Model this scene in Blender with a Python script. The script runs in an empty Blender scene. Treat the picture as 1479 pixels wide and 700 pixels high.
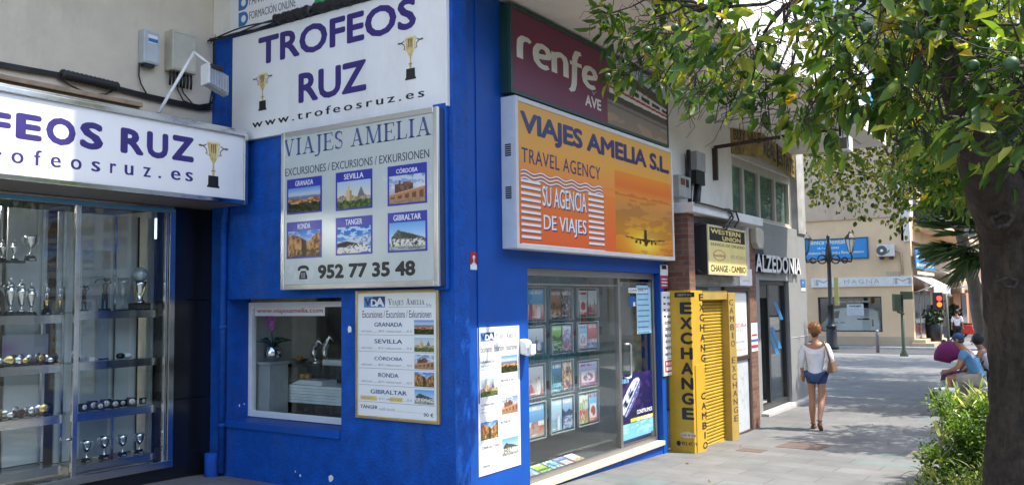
import bpy, bmesh, math, random
import numpy as np
from mathutils import Vector, Matrix

SC = bpy.context.scene
rnd = random.Random(7)
npr = np.random.RandomState(11)
R = math.radians

# ------------------------------------------------------------------ camera
YAW, PITCH, ROLL, FPX = R(33.57), R(3.908), R(-0.754), 1234.2
CAM_H = 1.95
Fv = np.array([math.cos(PITCH)*math.cos(YAW), math.cos(PITCH)*math.sin(YAW), math.sin(PITCH)])
R0 = np.cross(Fv, [0, 0, 1]); R0 /= np.linalg.norm(R0); U0 = np.cross(R0, Fv)
Rv = R0*math.cos(ROLL) + U0*math.sin(ROLL); Uv = -R0*math.sin(ROLL) + U0*math.cos(ROLL)
cam = bpy.data.cameras.new('camera'); cam_o = bpy.data.objects.new('camera', cam)
SC.collection.objects.link(cam_o)
cam.sensor_width = 36.0; cam.sensor_fit = 'HORIZONTAL'; cam.lens = 36*FPX/1479
cam.clip_start = .05; cam.clip_end = 1500
cam_o.matrix_world = Matrix(((Rv[0], Uv[0], -Fv[0], 0), (Rv[1], Uv[1], -Fv[1], 0), (Rv[2], Uv[2], -Fv[2], CAM_H), (0, 0, 0, 1)))
SC.camera = cam_o

# ------------------------------------------------------------------ light
SUN_AZ = R(26)      # angle of the sun away from the street normal, towards +x
SUN_EL = R(61)
sd = Vector((math.sin(SUN_AZ)*math.cos(SUN_EL), -math.cos(SUN_AZ)*math.cos(SUN_EL), math.sin(SUN_EL)))
SC.world = bpy.data.worlds.new('World'); SC.world.use_nodes = True
wn = SC.world.node_tree; bg = wn.nodes['Background']
sky = wn.nodes.new('ShaderNodeTexSky'); sky.sky_type = 'NISHITA'; sky.sun_disc = False
sky.sun_elevation = SUN_EL; sky.sun_rotation = math.atan2(sd.x, sd.y)
sky.dust_density = 1.5; sky.air_density = 1.0
wn.links.new(sky.outputs[0], bg.inputs[0]); bg.inputs[1].default_value = 0.15
sun = bpy.data.lights.new('sun', 'SUN'); sun_o = bpy.data.objects.new('sun', sun); SC.collection.objects.link(sun_o)
sun.energy = 2.1; sun.angle = R(.55); sun.color = (1, .95, .86)
sun_o.rotation_euler = sd.to_track_quat('Z', 'Y').to_euler(); sun_o.location = (0, 0, 30)
SC.view_settings.view_transform = 'Standard'; SC.view_settings.look = 'None'
SC.view_settings.exposure = 1.95; SC.view_settings.gamma = 1; SC.view_settings.use_curve_mapping = False
SC.render.engine = 'CYCLES'
SC.cycles.max_bounces = 8; SC.cycles.diffuse_bounces = 4; SC.cycles.glossy_bounces = 4
SC.cycles.transmission_bounces = 6; SC.cycles.transparent_max_bounces = 12
SC.cycles.caustics_reflective = False; SC.cycles.caustics_refractive = False

# ------------------------------------------------------------------ measuring helpers (survey of the street from the camera station)
GX = [-40, -20, 0, 5.5, 5.95, 7.54, 10.28, 13, 17.5, 22, 38, 40, 300]
GZ = [.7, .6, .36, .215, .19, .10, 0, -.11, -.13, -.18, -.47, -.5, -.5]
def gz(x): return float(np.interp(x, GX, GZ))
CP = np.array([0, 0, CAM_H])
def ray(u, v): return Fv*FPX + Rv*(u-739.5) - Uv*(v-350)
def hit(u, v, ax, val):
    d = ray(u, v); return CP + d*(val-CP[ax])/d[ax]
def ong(u, v):
    z = 0.
    for i in range(50):
        p = hit(u, v, 2, z); z = .5*z + .5*gz(p[0])
    return p
def at(u, v, depth):
    return Vector(CP + ray(u, v)*depth/FPX)

# ------------------------------------------------------------------ materials
MATS = {}
def mat(name, col, rough=.6, metal=0., var=.12, vscale=6., bump=0., bscale=40., bz=1., bd=.012, spec=.5, coat=0., dirt=None, dscale=1.2, damt=.5):
    if name in MATS: return MATS[name]
    m = bpy.data.materials.new(name); m.use_nodes = True; nt = m.node_tree; b = nt.nodes['Principled BSDF']
    b.inputs['Roughness'].default_value = rough; b.inputs['Metallic'].default_value = metal
    b.inputs['Specular IOR Level'].default_value = spec
    if coat: b.inputs['Coat Weight'].default_value = coat
    tc = nt.nodes.new('ShaderNodeTexCoord'); L = nt.links.new
    n = nt.nodes.new('ShaderNodeTexNoise'); n.inputs['Scale'].default_value = vscale; n.inputs['Detail'].default_value = 6
    n.inputs['Roughness'].default_value = .65
    L(tc.outputs['Object'], n.inputs['Vector'])
    mr = nt.nodes.new('ShaderNodeMapRange'); mr.inputs['From Min'].default_value = .3; mr.inputs['From Max'].default_value = .7
    mr.inputs['To Min'].default_value = 1-var; mr.inputs['To Max'].default_value = 1+var
    L(n.outputs[0], mr.inputs[0])
    mx = nt.nodes.new('ShaderNodeVectorMath'); mx.operation = 'SCALE'; mx.inputs[0].default_value = col[:3]
    L(mr.outputs[0], mx.inputs['Scale'])
    out = mx.outputs[0]
    if dirt:
        n2 = nt.nodes.new('ShaderNodeTexNoise'); n2.inputs['Scale'].default_value = dscale; n2.inputs['Detail'].default_value = 9
        n2.inputs['Roughness'].default_value = .7
        mp = nt.nodes.new('ShaderNodeMapping'); mp.inputs['Scale'].default_value = (1, 1, .35); mp.inputs['Location'].default_value = (3.1, 1.7, .4)
        L(tc.outputs['Object'], mp.inputs[0]); L(mp.outputs[0], n2.inputs['Vector'])
        r2 = nt.nodes.new('ShaderNodeMapRange'); r2.inputs['From Min'].default_value = .52; r2.inputs['From Max'].default_value = .72
        r2.inputs['To Max'].default_value = damt; L(n2.outputs[0], r2.inputs[0])
        mm = nt.nodes.new('ShaderNodeMix'); mm.data_type = 'RGBA'
        L(r2.outputs[0], mm.inputs[0]); L(out, mm.inputs[6]); mm.inputs[7].default_value = (*dirt[:3], 1)
        out = mm.outputs[2]
    L(out, b.inputs['Base Color'])
    rr = nt.nodes.new('ShaderNodeMapRange'); rr.inputs['To Min'].default_value = max(0, rough-.12); rr.inputs['To Max'].default_value = min(1, rough+.12)
    L(n.outputs[0], rr.inputs[0]); L(rr.outputs[0], b.inputs['Roughness'])
    if bump:
        nb = nt.nodes.new('ShaderNodeTexNoise'); nb.inputs['Scale'].default_value = bscale; nb.inputs['Detail'].default_value = 5
        bm_ = nt.nodes.new('ShaderNodeMapping'); bm_.inputs['Scale'].default_value = (1, 1, bz); L(tc.outputs['Object'], bm_.inputs[0]); L(bm_.outputs[0], nb.inputs['Vector'])
        bp = nt.nodes.new('ShaderNodeBump'); bp.inputs['Strength'].default_value = bump; bp.inputs['Distance'].default_value = bd
        L(nb.outputs[0], bp.inputs['Height']); L(bp.outputs[0], b.inputs['Normal'])
    MATS[name] = m; return m

def glass_mat(name, tint=(.93, .96, .95), ior=1.5, rough=0., boost=0.):
    if name in MATS: return MATS[name]
    m = bpy.data.materials.new(name); m.use_nodes = True; nt = m.node_tree; nt.nodes.clear(); L = nt.links.new
    o = nt.nodes.new('ShaderNodeOutputMaterial'); mx = nt.nodes.new('ShaderNodeMixShader')
    t = nt.nodes.new('ShaderNodeBsdfTransparent'); t.inputs[0].default_value = (*tint, 1)
    g = nt.nodes.new('ShaderNodeBsdfGlossy'); g.inputs['Roughness'].default_value = rough
    lw = nt.nodes.new('ShaderNodeLayerWeight'); lw.inputs[0].default_value = .5
    pw = nt.nodes.new('ShaderNodeMath'); pw.operation = 'POWER'; pw.inputs[1].default_value = 5; L(lw.outputs['Facing'], pw.inputs[0])
    f0 = ((ior-1)/(ior+1))**2; f = nt.nodes.new('ShaderNodeMath'); f.operation = 'MULTIPLY_ADD'; f.inputs[1].default_value = 1-f0; f.inputs[2].default_value = f0; L(pw.outputs[0], f.inputs[0])
    tc = nt.nodes.new('ShaderNodeTexCoord'); n = nt.nodes.new('ShaderNodeTexNoise'); n.inputs['Scale'].default_value = 1.1; n.inputs['Detail'].default_value = 2
    bp = nt.nodes.new('ShaderNodeBump'); bp.inputs['Strength'].default_value = .03; bp.inputs['Distance'].default_value = .02
    L(tc.outputs['Object'], n.inputs['Vector']); L(n.outputs[0], bp.inputs['Height']); L(bp.outputs[0], g.inputs['Normal'])
    if boost:
        ad = nt.nodes.new('ShaderNodeMath'); ad.operation = 'ADD'; ad.use_clamp = True; ad.inputs[1].default_value = boost
        L(f.outputs[0], ad.inputs[0]); L(ad.outputs[0], mx.inputs[0])
    else: L(f.outputs[0], mx.inputs[0])
    L(t.outputs[0], mx.inputs[1]); L(g.outputs[0], mx.inputs[2]); L(mx.outputs[0], o.inputs[0])
    MATS[name] = m; return m

def attr_mat(name, rough=.35, spec=.4, transl=0., coat=0.):
    """colours printed / grown into the mesh (attribute Col): pictures, leaves"""
    if name in MATS: return MATS[name]
    m = bpy.data.materials.new(name); m.use_nodes = True; nt = m.node_tree; L = nt.links.new
    b = nt.nodes['Principled BSDF']; b.inputs['Roughness'].default_value = rough; b.inputs['Specular IOR Level'].default_value = spec
    if coat: b.inputs['Coat Weight'].default_value = coat
    a = nt.nodes.new('ShaderNodeAttribute'); a.attribute_name = 'Col'
    L(a.outputs['Color'], b.inputs['Base Color'])
    if transl:
        tr = nt.nodes.new('ShaderNodeBsdfTranslucent'); mx = nt.nodes.new('ShaderNodeMixShader'); mx.inputs[0].default_value = transl
        vm = nt.nodes.new('ShaderNodeVectorMath'); vm.operation = 'MULTIPLY'; vm.inputs[1].default_value = (1.25, 1.3, .5)
        L(a.outputs['Color'], vm.inputs[0]); L(vm.outputs[0], tr.inputs[0])
        L(b.outputs[0], mx.inputs[1]); L(tr.outputs[0], mx.inputs[2]); L(mx.outputs[0], nt.nodes['Material Output'].inputs[0])
    MATS[name] = m; return m

def s2l(c): return tuple(((x/12.92) if x <= .04045 else ((x+.055)/1.055)**2.4) for x in c)
def rgb(r, g, b, k=1.): return tuple(k*x for x in s2l((r/255, g/255, b/255)))

def emit_mat(name, col, st):
    if name in MATS: return MATS[name]
    m = mat(name, col, .4); b = m.node_tree.nodes['Principled BSDF']
    b.inputs['Emission Color'].default_value = (*col, 1); b.inputs['Emission Strength'].default_value = st
    return m

# ------------------------------------------------------------------ frames and mesh builder
class Fr:
    def __init__(s, o, U, V, N): s.o, s.U, s.V, s.N = Vector(o), Vector(U), Vector(V), Vector(N)
    def P(s, a, b, d=0.): return s.o + s.U*a + s.V*b + s.N*d
class FS(Fr):      # faces the street (-y)
    def __init__(s, y): super().__init__((0, y, 0), (1, 0, 0), (0, 0, 1), (0, -1, 0)); s.y = y
    def px(s, u, v): h = hit(u, v, 1, s.y); return float(h[0]), float(h[2])
class FW(Fr):      # faces up the street, towards the camera (-x)
    def __init__(s, x): super().__init__((x, 0, 0), (0, -1, 0), (0, 0, 1), (-1, 0, 0)); s.x = x
    def px(s, u, v): h = hit(u, v, 0, s.x); return -float(h[1]), float(h[2])

TXC = {}
def text_geo(body, font='sans', bold=0., space=1.):
    k = (body, font, bold, space)
    if k in TXC: return TXC[k]
    if bold > 0:       # heavier weight: the outline laid over itself, each copy a hair in front of the last
        vs, fs = text_geo(body, font, 0., space); V, F = [], []
        sh = [(1, 0), (-1, 0), (0, 1), (0, -1), (.7, .7), (-.7, .7), (.7, -.7), (-.7, -.7)] if bold > .024 else [(1, 0), (-1, 0)]
        for i, (sx, sy) in enumerate(sh):
            V.append(np.c_[vs[:, 0]+sx*bold, vs[:, 1]+sy*bold, np.full(len(vs), float(i))]); F += [tuple(q+i*len(vs) for q in f) for f in fs]
        TXC[k] = (np.concatenate(V), F); return TXC[k]
    c = bpy.data.curves.new('writing', 'FONT'); c.body = body; c.space_character = space; c.resolution_u = 3
    o = bpy.data.objects.new('writing', c); SC.collection.objects.link(o)
    dg = bpy.context.evaluated_depsgraph_get()
    m = bpy.data.meshes.new_from_object(o.evaluated_get(dg))
    vs = np.array([(v.co[0], v.co[1], 0.) for v in m.vertices]); fs = [tuple(p.vertices) for p in m.polygons]
    bpy.data.objects.remove(o); bpy.data.curves.remove(c); bpy.data.meshes.remove(m)
    TXC[k] = (vs, fs); return TXC[k]

# a small serif alphabet for the travel agency's name (stroke polygons on a 0..1 cap height)
def _bar(x0, y0, x1, y1, w):      # slanted stroke, horizontal ends
    return [(x0-w/2, y0), (x0+w/2, y0), (x1+w/2, y1), (x1-w/2, y1)]
def _ser(x, y, w, up):             # bracketed serif
    h = .05 if up else -.05
    return [(x-w/2, y), (x+w/2, y), (x+w/2, y+h*.6), (x+w*.22, y+h*1.6), (x-w*.22, y+h*1.6), (x-w/2, y+h*.6)]
T, t_ = .135, .05
def _arc(cx, cy, rx, ry, a0, a1, w0, w1, n=14):
    out = []
    for i in range(n):
        qs = []
        for k in (i, i+1):
            f = k/n; a = R(a0+(a1-a0)*f); w = w0+(w1-w0)*math.sin(math.pi*f)
            qs.append((cx+(rx-w/2)*math.cos(a), cy+(ry-w/2)*math.sin(a))); qs.append((cx+(rx+w/2)*math.cos(a), cy+(ry+w/2)*math.sin(a)))
        out.append([qs[0], qs[1], qs[3], qs[2]])
    return out
SERIF = {
 'V': (.78, [_bar(.16, 1, .40, 0, T), _bar(.62, 1, .41, 0, t_), _ser(.16, 1, .30, 0), _ser(.62, 1, .26, 0)]),
 'I': (.38, [_bar(.19, 0, .19, 1, T), _ser(.19, 0, .32, 1), _ser(.19, 1, .32, 0)]),
 'A': (.80, [_bar(.15, 0, .39, 1, t_), _bar(.63, 0, .39, 1, T), _ser(.15, 0, .26, 1), _ser(.63, 0, .32, 1), [(.25, .30), (.55, .30), (.54, .36), (.26, .36)]]),
 'J': (.42, [_bar(.24, .0, .24, 1, T), _ser(.24, 1, .32, 0)] + _arc(.075, 0, .165, .2, 0, -130, .09, .10)),
 'E': (.66, [_bar(.18, 0, .18, 1, T), _ser(.18, 0, .32, 1), _ser(.18, 1, .32, 0), [(.18, .95), (.58, .95), (.58, 1), (.18, 1)], [(.18, 0), (.62, 0), (.62, .05), (.18, .05)],
             [(.18, .49), (.46, .49), (.46, .54), (.18, .54)], [(.56, .78), (.60, .78), (.59, 1), (.53, 1)], [(.62, 0), (.66, .24), (.62, .24), (.56, 0)], [(.44, .40), (.48, .40), (.48, .63), (.44, .63)]]),
 'S': (.58, _arc(.29, .76, .175, .21, 35, 270, .045, .15) + _arc(.28, .26, .195, .23, 90, -145, .15, .05) + [[(.44, .76), (.47, .76), (.47, .98), (.43, .95)], [(.08, .02), (.12, .05), (.11, .27), (.08, .27)]]),
 'M': (.98, [_bar(.15, 0, .17, 1, t_), _bar(.82, 0, .80, 1, T), _bar(.20, 1, .47, .02, T), _bar(.78, 1, .49, .02, t_), _ser(.15, 0, .26, 1), _ser(.82, 0, .32, 1), _ser(.17, 1, .26, 0), _ser(.81, 1, .3, 0)]),
 'L': (.62, [_bar(.18, 0, .18, 1, T), _ser(.18, 0, .32, 1), _ser(.18, 1, .32, 0), [(.18, 0), (.58, 0), (.58, .05), (.18, .05)], [(.57, 0), (.61, .26), (.57, .26), (.51, 0)]]),
 ' ': (.32, []), '.': (.2, [[(.05, 0), (.16, 0), (.16, .11), (.05, .11)]]),
}
def serif_geo(body, small=1.0):
    vs, fs, x = [], [], 0.
    for i, ch in enumerate(body):
        w, polys = SERIF[ch.upper()]; k = small if (ch.islower() or (small < 1 and ch == '.')) else 1.
        for p in polys:
            n = len(vs); vs += [(x+a*k, b*k) for a, b in p]; fs.append(tuple(range(n, n+len(p))))
        x += w*k+.02
    return np.array(vs), fs

class MB:
    def __init__(s): s.v, s.f, s.m, s.sm, s.c = [], [], [], [], None
    def add(s, vs, fs, m=0, smooth=False):
        n = len(s.v); s.v += [tuple(v) for v in vs]
        for f in fs: s.f.append(tuple(i+n for i in f)); s.m.append(m); s.sm.append(smooth)
        return s
    def hexa(s, p, m=0):          # 8 points: bottom ring 0-3, top ring 4-7
        return s.add(p, [(0, 3, 2, 1), (4, 5, 6, 7), (0, 1, 5, 4), (1, 2, 6, 5), (2, 3, 7, 6), (3, 0, 4, 7)], m)
    def box(s, x0, x1, y0, y1, z0, z1, m=0):
        return s.hexa([(x0, y0, z0), (x1, y0, z0), (x1, y1, z0), (x0, y1, z0), (x0, y0, z1), (x1, y0, z1), (x1, y1, z1), (x0, y1, z1)], m)
    def fbox(s, fr, a0, a1, b0, b1, d0, d1, m=0):
        return s.hexa([fr.P(a0, b0, d1), fr.P(a1, b0, d1), fr.P(a1, b0, d0), fr.P(a0, b0, d0), fr.P(a0, b1, d1), fr.P(a1, b1, d1), fr.P(a1, b1, d0), fr.P(a0, b1, d0)], m)
    def frame(s, fr, a0, a1, b0, b1, w, d0, d1, m=0):
        s.fbox(fr, a0, a0+w, b0, b1, d0, d1, m); s.fbox(fr, a1-w, a1, b0, b1, d0, d1, m)
        s.fbox(fr, a0+w, a1-w, b0, b0+w, d0, d1, m); s.fbox(fr, a0+w, a1-w, b1-w, b1, d0, d1, m); return s
    def poly(s, fr, pts, d, m=0): return s.add([fr.P(a, b, d) for a, b in pts], [tuple(range(len(pts)))], m)
    def prism(s, fr, pts, d0, d1, m=0):
        n = len(pts); vs = [fr.P(a, b, d0) for a, b in pts] + [fr.P(a, b, d1) for a, b in pts]
        return s.add(vs, [tuple(range(n))[::-1], tuple(range(n, 2*n))] + [(i, (i+1) % n, n+(i+1) % n, n+i) for i in range(n)], m)
    def tube(s, pts, rad, n=8, m=0, smooth=True, cap=True):
        pts = [Vector(p) for p in pts]
        if not hasattr(rad, '__len__'): rad = [rad]*len(pts)
        vs, fs = [], []; pn = None
        for i, p in enumerate(pts):
            d = (pts[min(i+1, len(pts)-1)] - pts[max(i-1, 0)])
            d = d.normalized() if d.length > 1e-9 else Vector((0, 0, 1))
            if pn is None: pn = d.orthogonal().normalized()
            pn = (pn - d*pn.dot(d)); pn = pn.normalized() if pn.length > 1e-6 else d.orthogonal().normalized()
            q = d.cross(pn)
            for k in range(n):
                a = 2*math.pi*k/n; vs.append(p + (pn*math.cos(a) + q*math.sin(a))*rad[i])
        for i in range(len(pts)-1):
            for k in range(n):
                fs.append((i*n+k, i*n+(k+1) % n, (i+1)*n+(k+1) % n, (i+1)*n+k))
        if cap: fs += [tuple(range(n))[::-1], tuple(range((len(pts)-1)*n, len(pts)*n))]
        return s.add(vs, fs, m, smooth)
    def lathe(s, c, prof, n=16, m=0, smooth=True, sx=1., sy=1.):
        c = Vector(c); vs, fs = [], []
        for r, z in prof:
            for k in range(n):
                a = 2*math.pi*k/n; vs.append((c.x+r*math.cos(a)*sx, c.y+r*math.sin(a)*sy, c.z+z))
        for i in range(len(prof)-1):
            for k in range(n): fs.append((i*n+k, i*n+(k+1) % n, (i+1)*n+(k+1) % n, (i+1)*n+k))
        fs += [tuple(range(n))[::-1], tuple(range((len(prof)-1)*n, len(prof)*n))]
        return s.add(vs, fs, m, smooth)
    def ball(s, c, r, m=0, nu=12, nv=8):
        if not hasattr(r, '__len__'): r = (r, r, r)
        c = Vector(c); vs = [(c.x, c.y, c.z-r[2])]; fs = []
        for j in range(1, nv):
            b = -math.pi/2 + math.pi*j/nv
            for k in range(nu):
                a = 2*math.pi*k/nu; vs.append((c.x+r[0]*math.cos(a)*math.cos(b), c.y+r[1]*math.sin(a)*math.cos(b), c.z+r[2]*math.sin(b)))
        vs.append((c.x, c.y, c.z+r[2])); top = len(vs)-1
        for k in range(nu): fs.append((0, 1+(k+1) % nu, 1+k)); fs.append((top, top-nu+k, top-nu+(k+1) % nu))
        for j in range(nv-2):
            for k in range(nu): a = 1+j*nu; fs.append((a+k, a+(k+1) % nu, a+nu+(k+1) % nu, a+nu+k))
        return s.add(vs, fs, m, True)
    def geo(s, fr, g, a0, a1, b0, b1, d, m=0, shear=0.):
        vs, fs = g
        if len(vs) == 0: return s
        lo, hi = vs.min(0), vs.max(0); sx = (a1-a0)/max(hi[0]-lo[0], 1e-6); sy = (b1-b0)/max(hi[1]-lo[1], 1e-6)
        if vs.shape[1] == 2: vs = np.c_[vs, np.zeros(len(vs))]
        return s.add([fr.P(a0+(x-lo[0])*sx + shear*(y-lo[1])*sy, b0+(y-lo[1])*sy, d+k*6e-5) for x, y, k in vs], fs, m)
    def txt(s, fr, body, a0, a1, b0, b1, d, m=0, bold=0., space=1., shear=0.):
        return s.geo(fr, text_geo(body, 'sans', bold, space), a0, a1, b0, b1, d, m, shear)
    def ptxt(s, fr, body, bl, tr, d, m=0, bold=0., space=1., serif=None, shear=0.):   # from two surveyed corners on the frame's plane
        a0, b0 = fr.px(*bl); a1, b1 = fr.px(*tr)
        g = serif_geo(body, serif) if serif else text_geo(body, 'sans', bold, space)
        return s.geo(fr, g, a0, a1, b0, b1, d, m, shear)

OFF = {}
def _set(o, label, cat, group, kind):
    if label: o['label'] = label
    if cat: o['category'] = cat
    if group: o['group'] = group
    if kind: o['kind'] = kind
def thing(name, label, cat, base, group=None, kind=None):
    o = bpy.data.objects.new(name, None); SC.collection.objects.link(o); o.empty_display_size = .1
    o.location = base; OFF[o.name] = Vector(base); _set(o, label, cat, group, kind); return o
def link_mesh(name, me, parent=None, off=None):
    o = bpy.data.objects.new(name, me); SC.collection.objects.link(o)
    if parent is not None: o.parent = parent; OFF[o.name] = OFF[parent.name]
    else: o.location = off; OFF[o.name] = Vector(off)
    return o
def part(name, mb, mats, parent=None, base=None, label=None, cat=None, group=None, kind=None, bev=0., recalc=True):
    if not isinstance(mats, (list, tuple)): mats = [mats]
    off = OFF[parent.name] if parent is not None else Vector(base if base is not None else (0, 0, 0))
    me = bpy.data.meshes.new(name)
    va = np.array([tuple(v) for v in mb.v], dtype=float).reshape(-1, 3) - np.array(off)
    me.from_pydata(va.tolist(), [], mb.f)
    me.polygons.foreach_set('material_index', mb.m); me.polygons.foreach_set('use_smooth', mb.sm)
    for m in mats: me.materials.append(m)
    if mb.c is not None:
        a = me.color_attributes.new('Col', 'FLOAT_COLOR', 'POINT')
        ca = np.ones((len(mb.v), 4)); ca[:, :3] = mb.c; a.data.foreach_set('color', ca.ravel())
    if recalc:
        b = bmesh.new(); b.from_mesh(me); bmesh.ops.recalc_face_normals(b, faces=b.faces); b.to_mesh(me); b.free()
    me.update()
    o = link_mesh(name, me, parent, off)
    _set(o, label, cat, group, kind)
    if bev:
        md = o.modifiers.new('bevel', 'BEVEL'); md.width = bev; md.segments = 2; md.limit_method = 'ANGLE'; md.angle_limit = R(40)
    return o
def copy_tree(o, parent=None, loc=None, rotz=None, scale=None):
    c = o.copy(); SC.collection.objects.link(c)
    if parent is not None: c.parent = parent
    if loc is not None: c.location = loc
    if rotz is not None: c.rotation_euler = (0, 0, rotz)
    if scale is not None: c.scale = (scale,)*3
    OFF[c.name] = Vector(c.location)
    for ch in list(o.children): copy_tree(ch, c)
    return c

# ------------------------------------------------------------------ printed pictures
def vn(x, y, seed=0):
    xi = np.floor(x).astype(np.int64); yi = np.floor(y).astype(np.int64); fx = x-xi; fy = y-yi
    fx = fx*fx*(3-2*fx); fy = fy*fy*(3-2*fy)
    def h(a, b):
        q = (a*374761393 + b*668265263 + seed*974711) & 0x7fffffff
        q = ((q ^ (q >> 13))*1274126177) & 0x7fffffff
        return (q ^ (q >> 16)) % 10007/10007.
    return (h(xi, yi)*(1-fx)+h(xi+1, yi)*fx)*(1-fy)+(h(xi, yi+1)*(1-fx)+h(xi+1, yi+1)*fx)*fy
def fb(x, y, seed=0): return .5*vn(x, y, seed)+.3*vn(x*2.1, y*2.1, seed+1)+.2*vn(x*4.3, y*4.3, seed+2)
def mixc(c, m, col): 
    m = np.clip(m, 0, 1)[..., None]; return c*(1-m)+np.array(col)/255.*m
def grad(v, stops):
    out = np.zeros(v.shape+(3,))
    for k in range(3): out[..., k] = np.interp(v, [s[0] for s in stops], [s[1][k]/255. for s in stops])
    return out
def p_castle(u, v, s):
    c = grad(v, [(0, (90, 80, 60)), (.5, (200, 170, 120)), (.75, (190, 205, 225)), (1, (105, 150, 205))])
    hill = .62+.06*fb(u*4, v*0, s); c = mixc(c, (v < hill)*1., (120, 130, 150))
    top = .50+.10*(np.floor(vn(u*9, v*0, s+3)*3)/3); n = fb(u*16, v*16, s+5)
    c = mixc(c, (v < top)*1., (214, 150, 92)); c = mixc(c, (v < top)*(n > .56)*.8, (130, 72, 44)); c = mixc(c, (v < top)*(n < .36)*.7, (240, 200, 150))
    tr = .30+.16*fb(u*7, v*0, s+8); c = mixc(c, (v < tr)*1., (38, 44, 26)); c = mixc(c, (v < tr)*(fb(u*14, v*14, s+9) > .55)*.7, (96, 92, 40))
    return c
def p_tower(u, v, s):
    c = grad(v, [(0, (120, 130, 80)), (.4, (225, 222, 200)), (1, (182, 202, 224))])
    bl = .40+.12*(np.floor(vn(u*11, v*0, s)*4)/4); c = mixc(c, (v < bl)*1., (196, 170, 130)); c = mixc(c, (v < bl)*(fb(u*20, v*12, s) > .55)*.7, (120, 104, 84))
    tw = (np.abs(u-.36) < .085)*(v < .66) + (np.abs(u-.36) < .04)*(v < .82)+(np.abs(u-.36) < .012)*(v < .92)
    c = mixc(c, (tw > 0)*1., (222, 190, 142)); c = mixc(c, (np.abs(u-.41) < .03)*(v < .66)*.6, (150, 120, 84))
    sp = (np.abs(u-.72) < .10*np.clip((.78-v)/.32, 0, 1))*(v > .4); c = mixc(c, sp*1., (120, 120, 120))
    tr = .22+.14*fb(u*8, v*0, s+4); c = mixc(c, (v < tr)*1., (64, 84, 40)); c = mixc(c, (v < tr)*(fb(u*18, v*18, s+6) > .55)*.7, (140, 146, 78))
    return c
def p_bridge(u, v, s):
    c = grad(v, [(0, (170, 130, 96)), (.5, (200, 200, 205)), (1, (120, 150, 190))]); c = mixc(c, (fb(u*5, v*8, s) > .52)*(v > .5)*.7, (235, 235, 235))
    b = (np.abs(u-.42) < .26)*(v < .70)+(np.abs(u-.30) < .03)*(v < .82)+(np.abs(u-.5) < .10)*(v < .77)
    c = mixc(c, (b > 0)*1., (104, 74, 60)); c = mixc(c, (b > 0)*(fb(u*22, v*10, s+2) > .56)*.6, (170, 126, 96))
    top = .34+.22*u; br = v < top; c = mixc(c, br*1., (190, 136, 96)); c = mixc(c, br*(np.abs(v-top) < .03)*1., (222, 180, 138))
    ar = br*(np.abs((u*5) % 1-.5) < .27)*(v < top-.12)*(v > .16); c = mixc(c, ar*.8, (104, 70, 52))
    c = mixc(c, (v < .17)*1., (160, 122, 94)); c = mixc(c, (v < .17)*(fb(u*12, v*30, s) > .5)*.5, (196, 170, 140)); return c
def p_cliff(u, v, s):
    c = grad(v, [(0, (80, 74, 40)), (.6, (170, 196, 226)), (1, (66, 128, 204))]); c = mixc(c, (fb(u*6, v*10, s) > .55)*.6, (235, 240, 245))
    l = .84-.9*np.abs(u-.12)**1.6+.06*fb(u*10, v*0, s); r_ = .92-1.3*np.abs(u-1.0)**1.2+.06*fb(u*10, v*0, s+1); top = np.maximum(l, np.maximum(r_, .34))
    m = v < top; n = fb(u*18, v*5, s+3)
    c = mixc(c, m*1., (186, 132, 80)); c = mixc(c, m*(n > .54)*.75, (104, 64, 40)); c = mixc(c, m*(n < .38)*.6, (226, 180, 120))
    c = mixc(c, m*(np.abs(u-.5) < .07)*.8, (54, 42, 34)); c = mixc(c, (v < .3)*(fb(u*12, v*12, s+7) > .5)*.85, (70, 84, 34)); return c
def p_bay(u, v, s):
    c = grad(v, [(0, (60, 110, 170)), (.45, (90, 170, 215)), (1, (20, 90, 180))]); c = mixc(c, (fb(u*6, v*9, s) > .54)*(v > .55)*.8, (235, 240, 250))
    m = (v < .55+.25*(u-.4))*(v > .30); n = fb(u*16, v*16, s+2); c = mixc(c, m*1., (206, 214, 226)); c = mixc(c, m*(n > .55)*.7, (90, 110, 140))
    d = (v < .46-.3*np.abs(u-.28))*(v > .24); c = mixc(c, d*1., (60, 50, 40)); w = (v < .24+.10*np.sqrt(np.clip(1-((u-.62)/.33)**2, 0, 1)))
    c = mixc(c, w*(n < .56)*1., (238, 226, 204)); return c
def p_rock(u, v, s):
    c = grad(v, [(0, (170, 190, 205)), (.4, (200, 220, 238)), (1, (110, 170, 225))])
    top = np.where(u < .25, .40+1.25*u, .71-.42*(u-.25))+.05*fb(u*9, v*0, s); top = np.where(u < .06, .3, top); m = v < top
    c = mixc(c, m*1., (70, 72, 66)); c = mixc(c, m*(fb(u*14, v*14, s+1) > .55)*.6, (130, 126, 104))
    h = (v < .38+.08*np.floor(vn(u*14, v*0, s)*3)/3)*(v > .15); c = mixc(c, h*(fb(u*20, v*14, s+2) > .42)*1., (226, 220, 206)); c = mixc(c, (v < .15)*1., (120, 128, 122))
    c = mixc(c, (v < .15)*(fb(u*10, v*40, s) > .5)*.6, (214, 214, 200)); return c
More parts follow.
